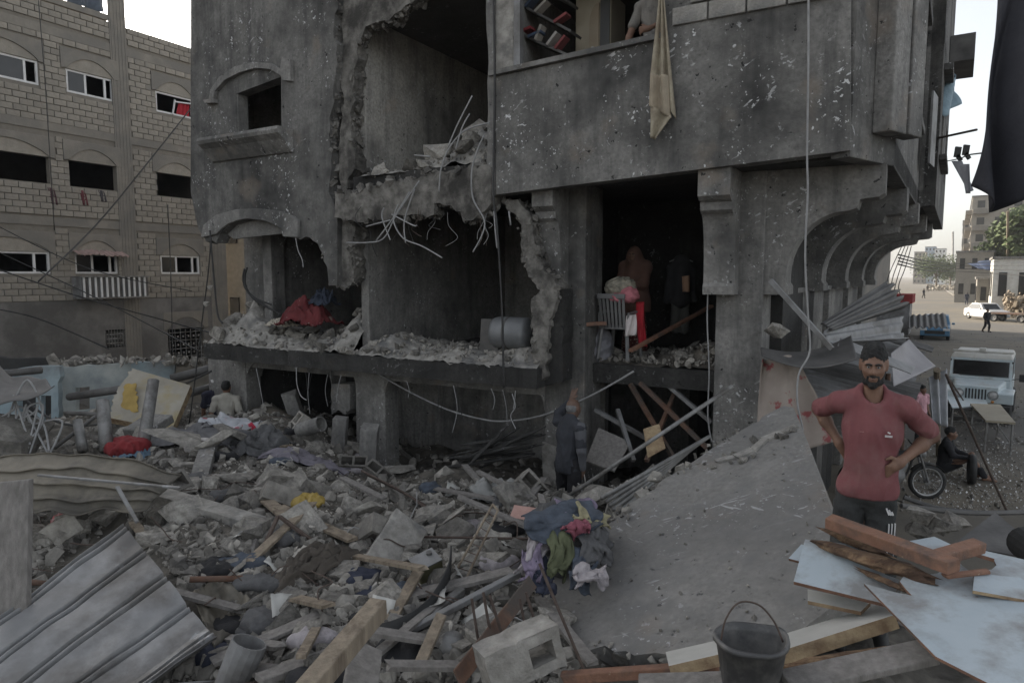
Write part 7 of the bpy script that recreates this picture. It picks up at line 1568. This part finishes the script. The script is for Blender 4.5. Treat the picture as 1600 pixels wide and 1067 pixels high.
MB().tube([Vector((-.18, 0, 1.0)), Vector((0, 0, 1.06)), Vector((.18, 0, 1.0))], .01, 6).build('hanger', M['wire'], hc, local=True)
b = MB(); b.patch(P(1066, 432, 10.3), P(1078, 430, 10.3), P(1078, 456, 10.3), P(1067, 456, 10.3), 6, 6, lambda a, c: .02 * math.sin(a * 7)); ob1(b, 'tan_cloth', cloth('tan_cloth', (.30, .19, .13)), 'tan cloth hanging beside the dark coat', 'cloth', smooth=True, solid=.008)
# furniture in the upper window: tilted shelves with books, wardrobe
WT = mat('cream_wardrobe', (.36, .31, .23), (.43, .38, .29), 3, .6, bump=.05)
bs2 = thing('bookshelf', 'collapsed bookshelf with tilted dark shelves in the upper window', 'bookshelf', B(fac(850, 80, FV + .8)[0], FV + .8, zS2t))
def v3(px, py, v): u, z = fac(px, py, v); return B(u, v, z)
for (a, b_) in (((806, 5), (900, 55)), ((806, 52), (896, 92)), ((806, -40), (895, 8))):
    p, q = v3(*a, FV + .7), v3(*b_, FV + .7); MB().bar(p, q, .34, .03, up=Vector((0, 0, 1))).build('shelf', M['dark_sheet'], bs2)
MB().bar(v3(803, 110, FV + .75), v3(803, -90, FV + .75), .03, .36, up=U).build('side', M['dark_sheet'], bs2); 
bcols = [(.20, .03, .035), (.05, .07, .11), (.30, .28, .25), (.13, .08, .06), (.33, .31, .29), (.18, .05, .05), (.08, .09, .08)]
bml = [cloth('book_cover_%d' % i, c) for i, c in enumerate(bcols)]
for k in (0, 1, 2, 4, 5, 8, 9, 12):
    t = .12 + .8 * (k % 7) / 7 + random.uniform(-.05, .05); y0, y1 = ((52, 92), (5, 55))[k // 7]; p = v3(806 + 92 * t, y0 + (y1 - y0) * t - 2, FV + .56); dn = random.uniform(.2, 1.6)
    ob1(MB().bar(p, p + (U * math.sin(dn) + Vector((0, 0, math.cos(dn)))) * .2, .15, .035, up=U), 'book', bml[k % 7], 'book lying on the tilted shelf with a %s cover' % ('red', 'navy', 'cream', 'brown', 'white', 'maroon', 'green-grey')[k % 7], 'book', 'books on the collapsed shelf')
wr = thing('wardrobe', 'cream wardrobe with an arched door standing behind the upper window', 'wardrobe', B(fac(935, 80, FV + 1.1)[0], FV + 1.1, zS2t))
u0, u1, u2 = fac(898, 60, FV + 1.1)[0], fac(929, 60, FV + 1.1)[0], fac(953, 60, FV + 1.1)[0]
MB().bar(B((u0 + u2) / 2, FV + 1.4, zS2t), B((u0 + u2) / 2, FV + 1.4, zS3b - .1), u2 - u0, .55, up=V).build('carcass', WT, wr, bevel=.01)
za = fac(930, 5, FV + 1.1)[1]
MB().poly([(u0 + .22, zS2t + .1), (u1 + .06, zS2t + .1), (u1 + .06, za)] + [(u1 + .06 - (u1 - u0 - .16) * math.sin(t), za - .25 * (1 - math.cos(t))) for t in [math.pi / 2 * k / 6 for k in range(1, 7)]], lambda a, b, t: B(a, FV + 1.1 + t, b), 0, .02).build('door', mat('tan_door', (.30, .24, .17), (.35, .29, .21), 3, .6, bump=.05), wr)
MB().poly(rect(u1 + .08, u2 - .01, zS2t + .1, zS3b - .2), lambda a, b, t: B(a, FV + 1.1 + t, b), 0, .02).build('door', mat('dark_door', .05, .07, 3, .5, bump=.05), wr)
# fallen steel and furniture under the right bay, charred wood under the middle room
for k, (a, b_) in enumerate((((1000, 598, 9.0), (1105, 700, 8.3)), ((1030, 590, 9.1), (1112, 660, 8.6)), ((985, 600, 9.2), (1055, 720, 8.5)), ((930, 640, 9.3), (1020, 690, 8.6)), ((1060, 600, 9.3), (1010, 720, 8.4)), ((965, 640, 9), (990, 720, 8.4)))):
    ob1(MB().bar(P(*a), P(*b_), .05, .05), 'fallen_bar', M['galv' if k % 2 else 'rust'], 'steel bar fallen in the tangle under the right bay', 'steel bar', 'tangle of fallen bars under the right bay')
board('chipboard', 'tan chipboard piece in the tangle under the right bay', 'board', 'edge_tan', ((1005, 670, 8.6), (1030, 662, 8.6), (1040, 700, 8.4), (1012, 715, 8.4)), .02)
board('charred_board', 'dark wooden board leaning under the right bay', 'board', 'wood_grey', ((935, 668, 8.9), (985, 690, 8.6), (960, 735, 8.2), (915, 720, 8.4)), .03)
for k in range(12):
    a = (random.uniform(690, 760), random.uniform(690, 735), random.uniform(8.9, 9.6)); b_ = (random.uniform(790, 850), random.uniform(650, 720), random.uniform(8.9, 9.8))
    splinter('charred_branch', 'charred timber in the dark heap under the middle room', a, b_, random.uniform(.02, .05), 30 + k)['group'] = 'charred timber under the middle room'
for o in list(COL.objects):
    if o.name.startswith('charred_branch'): o.data.materials[0] = M['soot']
# broken columns standing in the rubble
for k, (px0, py0, px1, py1, d, w, lab) in enumerate(((533, 648, 528, 715, 10.6, .22, 'broken column stump under the left slab edge'), (578, 668, 575, 745, 10.2, .26, 'broken double stump beside the dark doorway'), (452, 615, 470, 668, 12.2, .24, 'leaning dark column inside the ground floor'))):
    ob1(MB().bar(P(px1, py1, d), P(px0, py0, d), w, w * .8, up=Vector((0, 1, 0)), jag=.06), 'column_stump', M['conc'], lab, 'column', bevel=.012)
# ------------------------------------------------------------------ rubble yard, left
BHO = thing('blue_wall_house', 'ruined single-storey house with pale blue painted walls', 'house', P(150, 690, 15.5))
BW = mat('pale_blue_wall', (.26, .34, .38), (.36, .43, .46), 2, .9, bump=.2, stain=(.20, .21, .21), stscale=.8, stthr=.55)
def bwall(c, m, name='wall', th=.15, holes=()):
    p = [P(*q) for q in c]; ob_ = MB(); n_ = Vector((0, 1, 0)); L = [(q.x, q.z) for q in p]; d0 = p[0].y; sl_ = (p[1].y - p[0].y) / (p[1].x - p[0].x)
    f = lambda x, z, t: Vector((x, d0 + (x - p[0].x) * sl_ + t, z)); hh_ = [[(onp(x, y, p[0], Vector((-sl_, 1, 0)).normalized()).x, onp(x, y, p[0], Vector((-sl_, 1, 0)).normalized()).z) for x, y in h] for h in holes]
    return MB().poly(rag(L, .02, .2), f, 0, th, holes=hh_).build(name, m, BHO)
bwall(((-30, 580, 14.5), (92, 572, 15.2), (92, 700, 15.2), (-30, 700, 14.5)), BW, holes=[[(28, 606), (56, 608), (56, 692), (28, 692)], [(64, 618), (80, 618), (80, 692), (64, 692)]])
bwall(((92, 574, 15.8), (215, 566, 16.6), (215, 690, 16.6), (92, 695, 15.8)), mat('blue_white_wall', (.36, .40, .40), (.46, .48, .46), 2, .9, bump=.2, stain=(.24, .27, .28), stscale=.8), holes=[[(118, 606), (140, 604), (140, 640), (118, 642)]])
bwall(((205, 566, 16.5), (275, 564, 17.0), (275, 680, 17.0), (205, 680, 16.5)), BW); bwall(((275, 568, 17), (345, 566, 17.6), (345, 650, 17.6), (275, 660, 17)), M['block'])
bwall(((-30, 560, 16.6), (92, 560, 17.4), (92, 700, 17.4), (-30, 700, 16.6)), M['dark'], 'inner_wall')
def s_top():
    p = P(random.uniform(80, 320), random.uniform(560, 568), random.uniform(15.9, 17.2)); return p
scatter('loose_debris', M['chunk'], 200, s_top, .06, .35, lib=SL + BR)
MT = mat('torn_mattress_board', (.24, .22, .18), (.37, .345, .29), 1.8, .9, bump=.5, stain=(.30, .235, .09), stscale=1.1, stthr=.60)
M['mtb'] = MT; foam = board('foam_board', 'torn cream and yellow foam board leaning in the yard', 'foam board', 'mtb', ((205, 575, 12.6), (298, 602, 12.3), (268, 672, 11.4), (168, 652, 11.8), (182, 612, 12.2)), .14, 'edge_tan', (3, 4))
yp = board('yellow_patch', 'yellow torn lining showing on the foam board', 'foam board', 'yell', ((196, 600, 12.1), (212, 598, 12.1), (216, 642, 11.7), (188, 640, 11.7)), .02, None, (0, 1, 2, 3)) if M.setdefault('yell', cloth('yellow_foam', (.27, .19, .06))) else None
yp.parent = foam; yp.matrix_parent_inverse = Matrix.Translation(foam.location).inverted(); del yp['category']
yp['label'] = 'yellow torn lining'
for k, (a, b_, r) in enumerate((((240, 594, 9.7), (222, 706, 9.2), .085), ((160, 626, 9.4), (167, 705, 9.1), .09), ((121, 657, 9.3), (130, 705, 9.1), .07))):
    tag(MB().tube([P(*b_), P(*a)], [r, r * .9], 12, smooth=False).build('metal_post', M['pipe'], smooth=True), ('tall leaning grey post in front of the foam board', 'middle grey post standing in the yard rubble', 'short stained post standing in the yard rubble')[k], 'post')
ob1(MB().bar(P(212, 678, 10.4), P(252, 652, 10.9), .5, .14), 'concrete_kerb', M['conc'], 'grey concrete box lying behind the red cloth', 'concrete box', bevel=.02)
o = place(MSL[1], H(270, 712) + Vector((0, 0, .2)), (.75, .55, .35), 'dark grey slatted crate lying below the blanket', 'crate', None, (.5, .2, .6)); o.name = 'grey_crate'
for k, (a, b_, r, lab) in enumerate((((-10, 585, 13), (65, 578, 13.2), .07, 'horizontal pipe along the blue wall'), ((108, 620, 14), (190, 608, 13.5), .08, 'thick pipe crossing in front of the blue wall'), ((268, 592, 13.4), (345, 572, 13.6), .09, 'dark pipe running to the left slab corner'), ((285, 618, 13.7), (345, 600, 14.0), .08, 'lower dark pipe beside the two men'), ((105, 645, 11.5), (165, 648, 11), .035, 'thin dark bar in the yard rubble'), ((85, 700, 9.8), (150, 650, 10.5), .03, 'slanting dark bar in the yard rubble'))):
    tag(MB().tube([P(*a), P(*b_)], r, 8, smooth=False).build('yard_pipe', M['dark_sheet'], smooth=True), lab, 'pipe')
o = place(MCH[1], P(12, 690, 8.8), (.9, .8, .9), 'large grey boulder of concrete at the edge of the yard', 'rubble', None, (.2, .3, .4))
for k in range(9):
    a = P(random.uniform(-5, 40), random.uniform(640, 700), 8.9); wire_p = [a, a + Vector((random.uniform(0, .3), 0, random.uniform(.1, .5))), a + Vector((random.uniform(.1, .6), 0, random.uniform(-.1, .3))), a + Vector((random.uniform(.2, .8), -.2, -.3))]
    tag(MB().tube(wire_p, .013, 6).build('rebar', M['wire']), 'bent wire in the tangle on the large boulder', 'rebar', 'wire tangle on the large boulder')
for k in range(30):
    x, y = rpx(); p = H(x, y); L_ = random.uniform(.4, 1.2); a = random.uniform(0, 6.28); d = Vector((math.cos(a), math.sin(a), random.uniform(-.05, .25))).normalized()
    ob1(MB().bar(p + Vector((0, 0, .05)), p + d * L_ + Vector((0, 0, .1)), random.uniform(.05, .12), .025, jag=.03), 'broken_plank', M[('wood', 'wood_grey', 'wood_grey')[k % 3]], 'broken %s plank by the %s' % (('brown', 'grey', 'grey')[k % 3], near_lm(x, y)), 'plank', 'broken planks in the rubble')
for k in range(40):
    x, y = rpx(); p = H(x, y); a = random.uniform(0, 6.28); L_ = random.uniform(.3, .9); d = Vector((math.cos(a), math.sin(a), 0)) * L_
    tag(MB().tube([p, p + d * .4 + Vector((random.gauss(0, .06), random.gauss(0, .06), random.uniform(.03, .16))), p + d * .7 + Vector((random.gauss(0, .06), 0, random.uniform(.0, .15))), p + d + Vector((0, 0, random.uniform(-.05, .2)))], random.uniform(.004, .007), 5).build('rebar', M['rebar' if k % 3 else 'wire']), 'loose bent %s by the %s' % ('rebar' if k % 3 else 'wire', near_lm(x, y)), 'rebar', 'loose bent rebars over the rubble')

# ------------------------------------------------------------------ dusty air
hb = MB().box((150, 1000, 13.5), (2130, 2430, 31)).build('haze', M['dark']); hb.data.materials.clear()
hm = bpy.data.materials.new('dusty_air'); hm.use_nodes = True; hn = hm.node_tree; hn.nodes.clear(); h_out = hn.nodes.new('ShaderNodeOutputMaterial'); h_vol = hn.nodes.new('ShaderNodeVolumePrincipled')
h_vol.inputs['Density'].default_value = .0004; h_vol.inputs['Color'].default_value = (.86, .88, .91, 1); hn.links.new(h_vol.outputs[0], h_out.inputs['Volume']); hb.data.materials.append(hm); stuff(hb)
